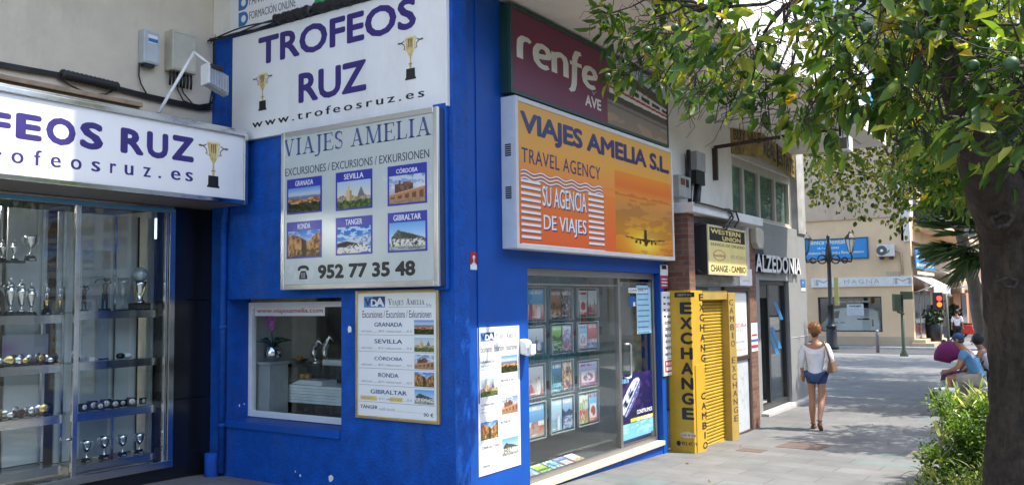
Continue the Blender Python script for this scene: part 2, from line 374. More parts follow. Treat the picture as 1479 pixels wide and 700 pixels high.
def p_train(u, v, s):
    c = grad(v, [(0, (150, 122, 96)), (.35, (132, 122, 112)), (.7, (96, 88, 78)), (1, (120, 110, 104))])
    c = mixc(c, (fb(u*9, v*9, s) > .5)*(v > .45)*.6, (70, 66, 44)); c = mixc(c, (v > .93-.2*u)*1., (186, 200, 214))
    y0 = .47-.06*u; y1 = .78-.20*u; body = (v > y0)*(v < y1)*(u > .03+.5*(np.clip(v-.60, 0, 1)))
    c = mixc(c, body*1., (226, 222, 214)); c = mixc(c, body*(np.abs(v-(y0+.3*(y1-y0))) < .018)*1., (176, 40, 44))
    win = body*(v > y0+.52*(y1-y0))*(v < y0+.80*(y1-y0))*(u > .36)*((u*5.5) % 1 < .78); c = mixc(c, win*1., (44, 44, 50))
    cab = body*(((u-.16)/.09)**2+((v-(y0+.62*(y1-y0)))/.06)**2 < 1); c = mixc(c, cab*1., (50, 54, 62))
    c = mixc(c, (v > y0-.10)*(v < y0)*.8, (66, 54, 46)); c = mixc(c, (np.abs(v-(y0-.16)) < .012)*.8, (90, 84, 80))
    c = mixc(c, (v < .22)*(fb(u*5, v*9, s) > .45)*.5, (190, 158, 122)); return c
def p_sunset(u, v, s):
    c = grad(v, [(0, (226, 120, 30)), (.3, (222, 150, 40)), (.55, (206, 140, 70)), (.72, (232, 150, 60)), (.82, (236, 120, 50)), (1, (244, 150, 50))])
    g = np.exp(-(((u-.5)/.30)**2+((v-.14)/.16)**2)); c = mixc(c, g*1.0, (255, 226, 70))
    c = mixc(c, ((v > .70)*(v < .70+.05*vn(u*14, v*0, s)))*.5, (196, 90, 50)); n = fb(u*3, v*12, s); c = mixc(c, (n > .52)*(v < .68)*.35, (150, 96, 56))
    def blob(cx, cy, rx, ry): return (((u-cx)/rx)**2+((v-cy)/ry)**2) < 1
    pl = (np.abs(v-(.175+.03*np.abs(u-.5)/.35)) < .012*(1.3-np.abs(u-.5)/.35))*(np.abs(u-.5) < .35)
    pl = pl | blob(.5, .16, .035, .05) | ((np.abs(u-.49) < .022)*(v > .16)*(v < .31)) | blob(.33, .155, .02, .022) | blob(.67, .155, .02, .022) | blob(.4, .15, .02, .022) | blob(.6, .15, .02, .022)
    c = mixc(c, pl*1., (70, 40, 14)); return c
def p_ship(u, v, s):
    c = grad(v, [(0, (24, 26, 70)), (1, (38, 32, 92))]); c = mixc(c, (fb(u*6, v*8, s) > .58)*.5, (92, 52, 110))
    # hull lies along a rising diagonal
    t = (u-.02)*.62+(v-.2)*.78; w = -(u-.02)*.78+(v-.2)*.62; L = t/.95
    hw = .17*np.sqrt(np.clip(1-np.abs(2*L-.8)**3., 0, 1)); hull = (L > .0)*(L < 1)*(np.abs(w) < hw)
    c = mixc(c, hull*1., (214, 220, 236)); c = mixc(c, hull*(w < -.045)*1., (92, 98, 152)); c = mixc(c, hull*(np.abs(w+.10) < .012)*(vn(L*40, w*0, s) > .35)*.9, (210, 214, 236))
    dk = hull*(np.abs(w-.05) < .07)*(L > .12)*(L < .82); c = mixc(c, dk*(vn(L*16, w*26, s) > .52)*.85, (70, 96, 150)); c = mixc(c, dk*(vn(L*9, w*9, s+3) > .72)*1., (24, 28, 60)); c = mixc(c, hull*(np.abs(w-.12) < .01)*.9, (250, 250, 250)); return c
def p_magazine(seed, sky=(70, 140, 210), mid=(190, 150, 110), low=(200, 90, 90), title=(245, 245, 245), two=False):
    kind = seed % 5
    def f(u, v, s):
        hz = .30+.25*((seed*37) % 10)/10
        c = grad(v, [(0, low), (hz*.7, mid), (hz, mid), (hz+.05, sky), (1, tuple(min(255, x+60) for x in sky))])
        n = fb(u*4, v*4, seed); m = fb(u*9, v*9, seed+3)
        if kind == 0:      # coast: bright band and pale houses
            c = mixc(c, (v < hz)*(n > .5)*.8, low); c = mixc(c, (np.abs(v-hz) < .07)*(vn(u*12, v*3, seed) > .45)*.9, (245, 240, 232))
        elif kind == 1:    # people: pale heads over coloured bodies
            for k in range(3):
                cx = .22+.28*k+.04*((seed+k*7) % 5-2); hgt = .42+.05*((seed*3+k) % 4)
                body = (((u-cx)/.13)**2+((v-hgt*.45)/(hgt*.45))**2 < 1); c = mixc(c, body*.95, (low, mid, (235, 235, 240))[k % 3]); c = mixc(c, (((u-cx)/.055)**2+((v-hgt-.02)/.055)**2 < 1)*1., (222, 170, 138))
        elif kind == 2:    # hills and water
            c = mixc(c, (v < hz+.18*vn(u*3, v*0, seed))*(v > hz*.8)*1., tuple(int(.6*x) for x in mid)); c = mixc(c, (v < hz*.8)*(fb(u*3, v*26, seed) > .52)*.6, (235, 240, 245))
        elif kind == 3:    # flower or fruit spots
            c = mixc(c, (m > .57)*.9, low); c = mixc(c, (m < .36)*.7, (250, 244, 226))
        else:              # big white panel with a coloured block
            c = mixc(c, (v < .62)*(u > .1)*(u < .9)*(v > .12)*.9, (238, 238, 236)); c = mixc(c, (((u-.5)/.3)**2+((v-.36)/.18)**2 < 1)*(n > .38)*.95, low)
        b = (v > .84)*(v < .94)*(u > .08)*(u < .92)*(vn(u*26, v*3, seed) > .36)
        c = mixc(c, b*.95, title if kind != 4 else low); c = mixc(c, (v > .05)*(v < .09)*(u > .1)*(u < .6)*(vn(u*40, v*3, seed) > .4)*.8, (250, 250, 250))
        return c*.90+.10
    return f
def picture(name, fr, a0, a1, b0, b1, d, fn, parent, nx=30, ny=26, seed=1, m=None, label=None, border=None):
    u, v = np.meshgrid(np.linspace(0, 1, nx+1), np.linspace(0, 1, ny+1)); col = np.clip(fn(u, v, seed), 0, 1)
    col = np.where(col <= .04045, col/12.92, ((col+.055)/1.055)**2.4)*.92
    o, U, V = np.array(fr.P(a0, b0, d)), np.array(fr.U)*(a1-a0), np.array(fr.V)*(b1-b0)
    P = o+u[..., None]*U+v[..., None]*V
    mb = MB(); W = nx+1
    mb.add(P.reshape(-1, 3), [(j*W+i, j*W+i+1, (j+1)*W+i+1, (j+1)*W+i) for j in range(ny) for i in range(nx)]); mb.c = col.reshape(-1, 3)
    return part(name, mb, m or attr_mat('printed_paper', .45, .3), parent, label=label, recalc=False)

# ================================================================== SETTING
X0 = float(hit(657, 485, 1, 4.43)[0]); YP = 4.43; YA = 4.476
Y1 = float(hit(305, 500, 0, X0)[1]); XR = 10.28
YS = 6.984; YB = 4.78; XB = 18.22
W0 = FW(X0); SA = FS(YA); S1 = FS(Y1); SB = FS(YB)
M_blue = mat('blue_masonry_paint', (.002, .074, .37), .68, spec=.3, var=.30, vscale=7, bump=.9, bscale=38, bd=.010, dirt=(.045, .10, .27), dscale=1.6, damt=.6)
M_bluesm = mat('blue_gloss_paint', (.002, .072, .36), .5, spec=.35, var=.16, vscale=2.5, bump=.12, bscale=9, dirt=(.03, .08, .26), dscale=1.3, damt=.5)
M_white = mat('white_plaster', (.84, .79, .70), .8, var=.07, vscale=2.2, bump=.15, bscale=30, dirt=(.42, .38, .32), damt=.35)
M_beige = mat('beige_plaster', (.68, .58, .44), .85, var=.08, vscale=2, bump=.2, bscale=40, dirt=(.36, .30, .23), damt=.45)
M_alu = mat('brushed_aluminium', (.62, .61, .58), .32, .85, var=.04, vscale=3)
M_wframe = mat('white_lacquered_frame', (.78, .78, .76), .4, var=.05)
M_blk = mat('black_plastic', (.015, .015, .017), .45)
M_glass = glass_mat('clear_glass', (.95, .97, .96), 1.5)
M_shopglass = glass_mat('shop_glass', (.955, .975, .965), 1.52, boost=.025)
M_cream = mat('cream_stone_sill', (.62, .54, .43), .6, var=.1, vscale=8)
M_conc = mat('grey_concrete', (.42, .41, .39), .85, var=.12, vscale=3, bump=.2)
M_paper = mat('white_print', (.80, .80, .79), .5, var=.02)

def paving_mat():
    m = bpy.data.materials.new('grey_stone_paving'); m.use_nodes = True; nt = m.node_tree; L = nt.links.new; b = nt.nodes['Principled BSDF']
    tc = nt.nodes.new('ShaderNodeTexCoord'); mp = nt.nodes.new('ShaderNodeMapping'); mp.inputs['Rotation'].default_value = (0, 0, math.pi/2)
    L(tc.outputs['Object'], mp.inputs[0])
    br = nt.nodes.new('ShaderNodeTexBrick'); br.offset = .5; br.inputs['Scale'].default_value = 1
    br.inputs['Brick Width'].default_value = .8; br.inputs['Row Height'].default_value = .4; br.inputs['Mortar Size'].default_value = .006
    br.inputs['Mortar Smooth'].default_value = .3; br.inputs['Bias'].default_value = 0
    br.inputs['Color1'].default_value = (0, 0, 0, 1); br.inputs['Color2'].default_value = (1, 1, 1, 1); br.inputs['Mortar'].default_value = (.5, .5, .5, 1)
    L(mp.outputs[0], br.inputs['Vector'])
    cr = nt.nodes.new('ShaderNodeValToRGB'); e = cr.color_ramp.elements
    e[0].position = 0; e[0].color = (.135, .135, .132, 1); e[1].position = 1; e[1].color = (.135, .165, .157, 1)
    for p, c in ((.35, (.165, .165, .16, 1)), (.6, (.15, .15, .148, 1)), (.86, (.18, .178, .17, 1)), (.90, (.14, .168, .16, 1))):
        k = e.new(p); k.color = c
    L(br.outputs['Color'], cr.inputs[0])
    n = nt.nodes.new('ShaderNodeTexNoise'); n.inputs['Scale'].default_value = 1.3; n.inputs['Detail'].default_value = 8; n.inputs['Roughness'].default_value = .7
    L(tc.outputs['Object'], n.inputs['Vector'])
    mr = nt.nodes.new('ShaderNodeMapRange'); mr.inputs['From Min'].default_value = .3; mr.inputs['From Max'].default_value = .7; mr.inputs['To Min'].default_value = .70; mr.inputs['To Max'].default_value = 1.22
    L(n.outputs[0], mr.inputs[0]); sc = nt.nodes.new('ShaderNodeVectorMath'); sc.operation = 'SCALE'; L(cr.outputs[0], sc.inputs[0]); L(mr.outputs[0], sc.inputs['Scale'])
    # scattered spots of gum
    vo = nt.nodes.new('ShaderNodeTexVoronoi'); vo.inputs['Scale'].default_value = 2.2; L(tc.outputs['Object'], vo.inputs['Vector'])
    sp = nt.nodes.new('ShaderNodeMapRange'); sp.inputs['From Min'].default_value = .03; sp.inputs['From Max'].default_value = .05; sp.inputs['To Min'].default_value = .5; sp.inputs['To Max'].default_value = 0
    L(vo.outputs['Distance'], sp.inputs[0])
    m1 = nt.nodes.new('ShaderNodeMix'); m1.data_type = 'RGBA'; L(sp.outputs[0], m1.inputs[0]); L(sc.outputs[0], m1.inputs[6]); m1.inputs[7].default_value = (.07, .068, .065, 1)
    m2 = nt.nodes.new('ShaderNodeMix'); m2.data_type = 'RGBA'; L(br.outputs['Fac'], m2.inputs[0]); L(m1.outputs[2], m2.inputs[6]); m2.inputs[7].default_value = (.085, .082, .078, 1)
    L(m2.outputs[2], b.inputs['Base Color']); b.inputs['Roughness'].default_value = .62
    bp = nt.nodes.new('ShaderNodeBump'); bp.inputs['Strength'].default_value = .5; bp.inputs['Distance'].default_value = .004; bp.invert = True
    L(br.outputs['Fac'], bp.inputs['Height']); L(bp.outputs[0], b.inputs['Normal'])
    return m
M_pave = paving_mat()
M_asph = mat('asphalt', (.06, .06, .062), .85, var=.2, vscale=8, bump=.3, bscale=120)

def strip(name, x0, x1, y0, y1, m, dz=0., n=40):
    mb = MB(); xs = sorted(set([x0, x1] + [x for x in GX if x0 < x < x1] + [x0+(x1-x0)*i/n for i in range(n+1)]))
    for i in range(len(xs)-1):
        a, c = xs[i], xs[i+1]
        mb.add([(a, y0, gz(a)+dz), (c, y0, gz(c)+dz), (c, y1, gz(c)+dz), (a, y1, gz(a)+dz)], [(0, 1, 2, 3)])
    return part(name, mb, m, base=(0, 0, 0), kind='structure', recalc=False)
strip('ground', -300, 400, -300, 300, mat('dusty_ground', (.22, .20, .17), .9), dz=-.16, n=4)
strip('pavement', -40, 38.2, -1.1, 60, M_pave)
strip('pavement_across_junction', 44.6, 160, -1.1, 60, M_pave, dz=.004)
strip('road', -40, 160, -9.5, -1.1, M_asph, dz=-.12)
strip('side_road', 38.2, 44.6, -1.1, 60, M_asph, dz=-.10)
strip('pavement_opposite', -40, 160, -14, -9.5, M_pave)
kb = MB()
for i in range(40):
    a, c = -40+2*i, -38+2*i
    if c > 38.3: break
    kb.hexa([(a, -1.22, gz(a)-.14), (c-.012, -1.22, gz(c)-.14), (c-.012, -1.1, gz(c)-.14), (a, -1.1, gz(a)-.14), (a, -1.22, gz(a)+.003), (c-.012, -1.22, gz(c)+.003), (c-.012, -1.1, gz(c)+.003), (a, -1.1, gz(a)+.003)])
for i in range(22):
    y = -1.1+i*1.0
    for x in (38.2, 44.48): kb.box(x, x+.12, y, y+.988, gz(x)-.14, gz(x)+.006)
part('kerb', kb, mat('kerb_stone', (.46, .44, .41), .8), base=(0, 0, 0), kind='structure')
zc = MB()
for i in range(9): zc.box(39.0+i*.6, 39.35+i*.6, 1.2, 4.4, gz(40)-.1, gz(40)-.095)
part('road_markings', zc, mat('road_paint', (.7, .7, .68), .7, var=.15), base=(0, 0, 0), kind='structure')

# ================================================================== TRAVEL AGENCY BUILDING
agency = thing('travel_agency_building', 'cobalt blue corner building of the travel agency, white storeys overhanging its shop front', 'building', (X0, YP, gz(X0)))
XE = 17.35; YO = 2.95; ZS = 4.80
sx0, sz0 = SA.px(674, 485); gx0, _ = SA.px(763, 485)
ZT = 2.275
glx1 = SA.px(945, 500)[0]
ry0, rz0, ry1, rz1 = 7.40, .765, 5.76, 2.005    # recess opening on the side wall
w = MB(); th = .30
zb = -.25
# side wall round the window recess
w.box(X0, X0+th, ry0, Y1+.4, zb, ZS); w.box(X0, X0+th, YP+.35, ry1, zb, ZS)
w.box(X0, X0+th, ry1, ry0, zb, rz0); w.box(X0, X0+th, ry1, ry0, rz1, ZS)
w.box(X0, sx0-.02, YP, YP+.348, zb, ZS)                                        # corner pier
wall = part('wall', w, M_blue, agency)
w = MB()
w.box(sx0-.022, sx0+.01, YA+.05, YA+.30, zb, ZS)                                # shadow gap beside the pier
jx = float(hit(692, 420, 1, YA)[0]); 
w.box(sx0, gx0, YA, YA+.28, zb, ZS); w.box(gx0, XR, YA+.002, YA+.28, ZT, ZS)    # panel and header
w.box(glx1+.22, XR, YA+.001, YA+.28, zb, ZT)                                   # jamb
w.box(gx0, glx1+.22, YA+.012, YA+.25, zb, .155)                                # plinth
for z in (.93, 2.9, 3.55): w.box(sx0+.02, gx0-.02, YA-.002, YA, z, z+.004)     # joints in the sheet cladding
w.box(sx0+.16, sx0+.172, YA-.012, YA, 1.05, 4.7)
for xx in (8.1, 9.0): w.box(xx, xx+.006, YA+.008, YA+.012, -.1, .1)
w.box(XR, XR+.20, YA+.13, YA+.3, zb, ZS)
part('street_cladding', w, M_bluesm, agency, bev=.004)
w = MB()
w.box(X0, XE, YO, Y1+.4, ZS, 5.1); w.box(X0, XE, YO+.12, Y1+.4, 5.1, 14)
part('upper_storeys', w, M_white, agency)
w = MB(); w.box(X0+.6, XE-.5, YO+.35, YO+.37, ZS-.012, ZS); w.box(9.1, 9.14, YO+.1, YB, ZS-.02, ZS); w.box(13.2, 13.24, YO+.1, YB, ZS-.02, ZS)
part('soffit_joint', w, M_conc, agency)
w = MB()
for i in range(4):
    for k in range(3):
        w.fbox(FS(YO+.12), X0+1.1+i*2.9, X0+2.7+i*2.9, 6.0+k*2.8, 7.5+k*2.8, -.02, .03)
part('upper_window', w, mat('dark_window', (.05, .06, .07), .15), agency)
# recessed window
XW = 6.066; WW = FW(XW)
wy0, wz0 = WW.px(360, 598); wy1 = -6.03
f = MB(); f.frame(WW, -7.40, -5.75, .775, 1.97, .055, -.05, .012)
f.fbox(WW, -7.345, -5.8, .83, .842, .0, .008)
frame = part('window_frame', f, M_wframe, agency, bev=.004)
p = MB(); p.fbox(WW, -7.345, -5.805, .83, 1.915, -.03, -.024); part('pane', p, M_glass, frame)
s = MB(); s.box(X0-.03, XW-.005, ry1+.005, ry0-.005, .70, .768); part('window_sill', s, M_bluesm, agency, bev=.006)
t = MB(); a0, b0 = WW.px(366, 456); a1, b1 = WW.px(467, 441)
t.fbox(WW, a0, a1, b0, b1, -.023, -.021, 0); t.txt(WW, 'www.viajesamelia.com', a0+.03, a1-.03, b0+.018, b1-.022, -.0195, 1, .012)
part('web_address_sticker', t, [M_paper, mat('red_print', (.5, .02, .02), .5)], agency)
# downpipe and stub
d = MB(); py = float(hit(322, 500, 0, X0-.04)[1]); d.tube([(X0-.045, py, .24), (X0-.045, py, 2.75), (X0-.04, py-.02, 2.9), (X0-.02, py-.03, 3.72)], .036, 12)
for z in (.7, 1.7, 2.7): d.tube([(X0-.045, py, z), (X0-.045, py, z+.04)], .042, 12)
part('downpipe', d, M_blue, agency)
d = MB(); d.tube([(X0-.10, 7.50, gz(X0)-.02), (X0-.10, 7.50, .44)], .07, 14); part('pipe_stub', d, M_blue, agency, bev=.008)
# old pipe running beside the corner under the white board
d = MB(); d.box(X0-.05, X0, 4.47, 4.62, 2.05, 3.66); part('cable_duct', d, M_bluesm, agency, bev=.012)
# chips in the paint
ch = MB()
for (u, v, r) in ((505, 475, .030), (478, 690, .035), (434, 686, .012), (427, 680, .008), (346, 585, .012), (353, 583, .008), (456, 622, .008)):
    a, b = W0.px(u, v); ch.poly(W0, [(a+r*(.7+.5*rnd.random())*math.cos(k*.7), b+r*(.8+.6*rnd.random())*math.sin(k*.7)) for k in range(9)], .003)
part('bare_plaster_patch', ch, M_white, agency)
# shop front
ZG = .165
GY = YA+.10; SG = FS(GY)
bx = float(hit(893, 500, 1, GY)[0]); dx0 = float(hit(899, 500, 1, GY)[0]); ex = glx1+.20
f = MB(); f.fbox(SG, gx0, ex, ZT-.075, ZT, -.03, .03); f.fbox(SG, gx0, ex, ZG+.01, ZG+.06, -.03, .03)
f.fbox(SG, gx0, gx0+.03, ZG+.06, ZT-.075, -.03, .03); f.fbox(SG, bx-.028, bx+.028, ZG+.06, ZT-.075, -.03, .03); f.fbox(SG, ex-.04, ex, ZG+.06, ZT-.075, -.03, .03)
f.fbox(SG, gx0+.03, bx-.035, ZT-.17, ZT-.155, -.02, .02)
sf = part('shop_front_frame', f, mat('dull_aluminium', (.36, .35, .33), .36, .85, var=.05, vscale=3), agency, bev=.003)
p = MB(); p.fbox(SG, gx0+.03, bx-.035, ZG+.06, ZT-.17, -.006, .004); part('pane', p, M_shopglass, sf)
p = MB(); p.fbox(SG, gx0+.03, bx-.03, ZT-.155, ZT-.075, -.006, .004); part('pane', p, M_shopglass, sf)
d = MB(); d.frame(SG, bx+.04, ex-.055, ZG+.065, ZT-.115, .012, -.008, .008)
d.fbox(SG, bx+.05, bx+.13, ZT-.17, ZT-.12, -.015, .015); d.fbox(SG, ex-.14, ex-.065, ZT-.17, ZT-.12, -.015, .015); d.fbox(SG, ex-.15, ex-.065, ZG+.07, ZG+.14, -.015, .015)
door = part('door', d, MATS['dull_aluminium'], agency)
p = MB(); p.fbox(SG, bx+.05, ex-.067, ZG+.075, ZT-.125, -.006, .002); part('pane', p, M_shopglass, door)
h = MB(); hx = bx+.22; h.tube([SG.P(hx-.10, 1.42, .004), SG.P(hx-.10, 1.42, .05), SG.P(hx-.03, 1.42, .055), SG.P(hx, 1.40, .055), SG.P(hx, 1.05, .055), SG.P(hx-.03, 1.02, .055), SG.P(hx-.10, 1.02, .05), SG.P(hx-.10, 1.02, .004)], .014, 10); part('handle', h, M_alu, door)
# sheets stuck to the door glass
def dpx(u, v): return SG.px(u, v)
a0, b0 = dpx(902, 644); a1, b1 = dpx(942, 533)
def shipcard(u, v, s):
    c = p_ship(u, np.clip((v-.28)/.72, 0, 1), s); c = mixc(c, (v < .27)*1., (120, 190, 222)); c = mixc(c, (v < .27)*(fb(u*3, v*20, s) > .55)*.5, (190, 224, 240))
    c = mixc(c, (v > .275)*(v < .33)*(u > .25)*1., (226, 214, 60)); c = mixc(c, (v < .04)*1., (40, 50, 90)); c = mixc(c, (np.abs(u-.12) < .1)*(np.abs(v-.90) < .035)*1., (120, 190, 230)); return c
picture('cruise_poster', SG, bx+.06, ex-.075, b0+.03, b1, .003, shipcard, door, 60, 80, 3, attr_mat('glossy_print', .25, .5))
t = MB(); ca0, ca1 = bx+.06+.46*(ex-bx-.135), ex-.10
t.txt(SG, 'CONSTRUIMOS', ca0, ca1, b0+.335, b0+.385, .0045, 0, .03); t.txt(SG, 'LO INCREÍBLE', ca0, ca1, b0+.25, b0+.305, .0045, 0, .03)
part('poster_lettering', t, M_paper, door)
t = MB(); t.fbox(SG, bx+.30, ex-.17, 2.03, 2.09, .002, .004, 0); t.txt(SG, 'C/AN 2096-2', bx+.33, ex-.2, 2.045, 2.075, .0045, 1, .01)
a0, b0 = dpx(920, 482); a1, b1 = dpx(940, 412); t.fbox(SG, a0, a1-.02, b0, b1, .002, .0035, 2)
for k in range(9):
    t.fbox(SG, a0+.03, a1-.07-.1*rnd.random(), b1-.05-k*.068, b1-.035-k*.068, .0035, .0042, 3)
a0, b0 = dpx(908, 442); a1, b1 = dpx(917, 428); t.fbox(SG, a0, a1, b0, b1, .002, .0035, 4); t.fbox(SG, a0+.12, a1, b0, b0+.05, .0035, .0042, 0)
part('door_notice', t, [M_paper, mat('dark_ink', (.04, .04, .05), .6), mat('pale_blue_sheet', (.36, .62, .72), .6), mat('blue_ink', (.10, .22, .40), .6), mat('blue_card', (.02, .10, .30), .5)], door)
s = MB(); s.box(gx0, glx1+.215, YA-.025, GY+.25, ZG-.045, ZG+.008); part('shop_sill', s, M_cream, agency, bev=.005)
# the room behind both windows
r = MB(); r.box(X0+th+.01, XR, 10.5, 10.55, .1, 2.7, 0); r.box(X0+th, XR, GY+.3, 10.55, .06, .12, 1); r.box(X0+th, XR, GY+.05, 10.55, 2.62, 2.7, 0); r.box(XR-.06, XR-.005, GY+.06, 10.5, .1, 2.7, 0); r.box(X0, X0+th-.004, Y1+.41, 10.55, .1, 2.7, 0); r.box(X0+th+.002, X0+th+1.0, 7.46, 7.52, .1, 2.62, 2)
part('interior_wall', r, [mat('room_paint', (.70, .69, .63), .8), mat('room_floor', (.40, .38, .34), .4), mat('pale_partition', (.72, .70, .62), .7)], agency)
b = MB()
for i in range(26): b.box(8.45+i*.068, 8.51+i*.068, 5.55, 5.56, .5, 2.45)
part('vertical_blind', b, mat('teal_blind_fabric', (.20, .50, .58), .8), agency)
b = MB(); b.box(9.55, 10.15, 5.30, 5.32, 2.02, 2.14, 0); b.box(8.7, 10.1, 5.29, 5.31, 1.50, 1.60, 0); b.box(9.55, 9.68, 5.28, 5.30, 1.6, 2.02, 0)
part('wall_poster', b, mat('faded_orange_poster', (.45, .16, .06), .6, var=.4, vscale=9), agency)

# ================================================================== SIGNS ON THE SIDE WALL
M_navy = mat('navy_lettering', (.035, .020, .16), .45, var=.1)
M_navy2 = mat('blue_grey_lettering', (.07, .09, .22), .45, var=.1)
M_ink = mat('black_ink', (.012, .012, .015), .5, var=.1)
M_board = mat('white_sign_face', (.82, .80, .77), .35, var=.03, vscale=1.5, dirt=(.50, .48, .44), dscale=1.0, damt=.35)
M_board2 = mat('pale_grey_acrylic', (.52, .55, .51), .25, var=.06, vscale=2, dirt=(.36, .36, .31), dscale=.9, damt=.35)
M_gold = mat('gold_print', (.62, .46, .18), .4, var=.35, vscale=25)
M_goldd = mat('dark_gold_print', (.16, .11, .04), .4)
M_goldl = mat('light_gold_print', (.80, .72, .42), .4)
def cup_print(mb, fr, a, b0, b1, d, m=(0, 1, 2, 3)):
    """printed picture of a gold cup: gold, dark gold, black, light gold"""
    H = b1-b0; S = lambda pts: [(a+x*H, b0+y*H) for x, y in pts]
    mb.poly(fr, S([(-.15, 0), (.15, 0), (.15, .03), (.125, .05), (.12, .24), (-.12, .24), (-.125, .05), (-.15, .03)]), d, m[2])
    mb.poly(fr, S([(-.025, .24), (.025, .24), (.03, .34), (.018, .40), (.022, .50), (-.022, .50), (-.018, .40), (-.03, .34)]), d, m[0])
    mb.poly(fr, S([(-.03, .50), (.03, .50), (.10, .62), (.155, .92), (-.155, .92), (-.10, .62)]), d, m[0])
    mb.poly(fr, S([(-.155, .90), (.155, .90), (.16, .94), (-.16, .94)]), d+.0006, m[3])
    for x in (-.06, -.015, .03): mb.poly(fr, S([(x, .70), (x+.018, .70), (x+.024, .88), (x-.004, .88)]), d+.0006, m[1])
    mb.poly(fr, S([(.06, .60), (.09, .62), (.13, .88), (.09, .88)]), d+.0006, m[3]); mb.poly(fr, S([(-.05, .33), (.05, .33), (.05, .345), (-.05, .345)]), d+.0006, m[1])
    for sg in (-1, 1):
        pts = []
        for i in range(15):
            t = i/14; ang = R(200-330*t); rr = .085+.03*t
            pts.append((sg*(.245+rr*math.cos(ang)*1.0), .80+.20*(t-.5)*1.1+rr*math.sin(ang)*.55))
        for i in range(14):
            (x0, y0), (x1, y1) = pts[i], pts[i+1]; L = math.hypot(x1-x0, y1-y0)+1e-9; nx, ny = -(y1-y0)/L*.011, (x1-x0)/L*.011
            mb.poly(fr, S([(x0-nx, y0-ny), (x1-nx, y1-ny), (x1+nx, y1+ny), (x0+nx, y0+ny)]), d+.0003, m[1])
        mb.poly(fr, S([(sg*.10, .64), (sg*.19, .66), (sg*.20, .70), (sg*.12, .67)]), d, m[0])
CUPM = [M_gold, M_goldd, M_ink, M_goldl]

# --- big white trophy-shop board
y0, zb0 = W0.px(337, 197); y1, zb1 = W0.px(656, 146); y0 = -7.30; y1 = -4.46
bz0 = 3.63; bz1 = 4.74
sg = thing('trophy_shop_board', 'large white board with purple lettering and two gold cups above the silver-framed board', 'sign', (X0, -y0, bz0))
b = MB(); b.fbox(W0, y0, y1, bz0, bz1, .0, .045); part('board', b, M_board, sg, bev=.004)
D = .0465
FB = FW(X0-D)
t = MB()
def fit(fr, mb, body, p0, p1, vb0, vb1, vt0, m=0, bold=0., space=1., serif=None):
    """p0,p1: left and right image columns; vb0, vb1: image row of the baseline at each; vt0: top row at the first"""
    a0, z0 = fr.px(p0, vb0); a1, z1 = fr.px(p1, vb1); _, zt = fr.px(p0, vt0); z = (z0+z1)/2; h = zt-z0
    g = serif_geo(body, serif) if serif else text_geo(body, 'sans', bold, space)
    mb.geo(fr, g, a0, a1, z, z+h, 0, m); return a0, a1, z, h
fit(FB, t, 'TROFEOS', 373, 601, 92, 44, 52, 0, .03)
fit(FB, t, 'RUZ', 431, 529, 149, 132, 106, 0, .03)
fit(FB, t, 'www.trofeosruz.es', 364, 613, 186, 138.5, 175, 1, .018, 1.35)
part('lettering', t, [M_navy, M_ink], sg, recalc=False)
c = MB(); a, z0 = FB.px(379, 159.5); _, z1 = FB.px(379, 102); cup_print(c, FB, a, z0, z1, .0005)
part('printed_cup', c, CUPM, sg, recalc=False)
c = MB(); a, z0 = FB.px(593, 115); _, z1 = FB.px(593, 48); cup_print(c, FB, a, z0, z1, .0005)
part('printed_cup', c, CUPM, sg, recalc=False)
# --- electronics shop panel, cut by the top of the photograph
sg = thing('electronics_shop_sign', 'white panel with blue icons and grey FORMACION ONLINE lettering above the white board', 'sign', (X0, 7.4, 4.80))
b = MB(); b.fbox(W0, -7.36, -4.44, 4.79, 6.3, 0, .03); part('board', b, M_board, sg)
FP = FW(X0-.0315); t = MB()
fit(FP, t, 'FORMACIÓN ONLINE', 360, 427, 28, 10, 14, 0, .006); fit(FP, t, 'PANTALLAS', 360, 402, 7, -3, -8, 0, .006)
for (u, v, r) in ((350, 28, .0), (350, 5, .0)):
    a, z = FP.px(u, v); t.poly(FP, [(a-.06, z-.075), (a+.02, z-.075)] + [(a+.02+.072*math.cos(R(k)), z+.075*math.sin(R(k))) for k in range(-80, 90, 20)] + [(a+.02, z+.075), (a-.06, z+.075)], 0, 1)
    t.poly(FP, [(a+.02+.038*math.cos(R(k)), z+.038*math.sin(R(k))) for k in range(0, 360, 30)], .001, 2)
a, z = FP.px(480, -4); t.poly(FP, [(a-.22*1.1, z-.13)] + [(a+.25*math.cos(R(k)), z-.02+.15*math.sin(R(k))) for k in range(-150, 200, 20)], 0, 3)
fit(FP, t, 'www.pantallas', 463, 497, 3, -6, -4, 2, .02)
part('lettering', t, [mat('grey_lettering', (.10, .10, .11), .5), mat('icon_blue', (.02, .17, .42), .4), M_paper, mat('green_badge', (.01, .30, .07), .4)], sg, recalc=False)
# --- cable loom over the white board
ca = thing('cable_loom', 'bundle of black cables running along the top edge of the white board', 'cables', (X0, 7.3, 4.74))
c = MB()
for k in range(4):
    pts = []
    for i in range(22):
        y = 7.66-i*.15; pts.append((X0-.05-.012*k, y, 4.762+.022*math.sin(i*.7+k*1.7)+.008*k))
    c.tube(pts, .008, 6)
part('cable', c, M_blk, ca)
c = MB()
for (ya, yb) in ((6.62, 6.10), (6.06, 5.40)):
    pts = [(X0-.06, ya+(yb-ya)*i/24, 4.795+.01*math.sin(i)) for i in range(25)]; c.tube(pts, [.05+.006*((i % 2)*2-1) for i in range(25)], 10)
part('corrugated_sleeve', c, M_blk, ca)

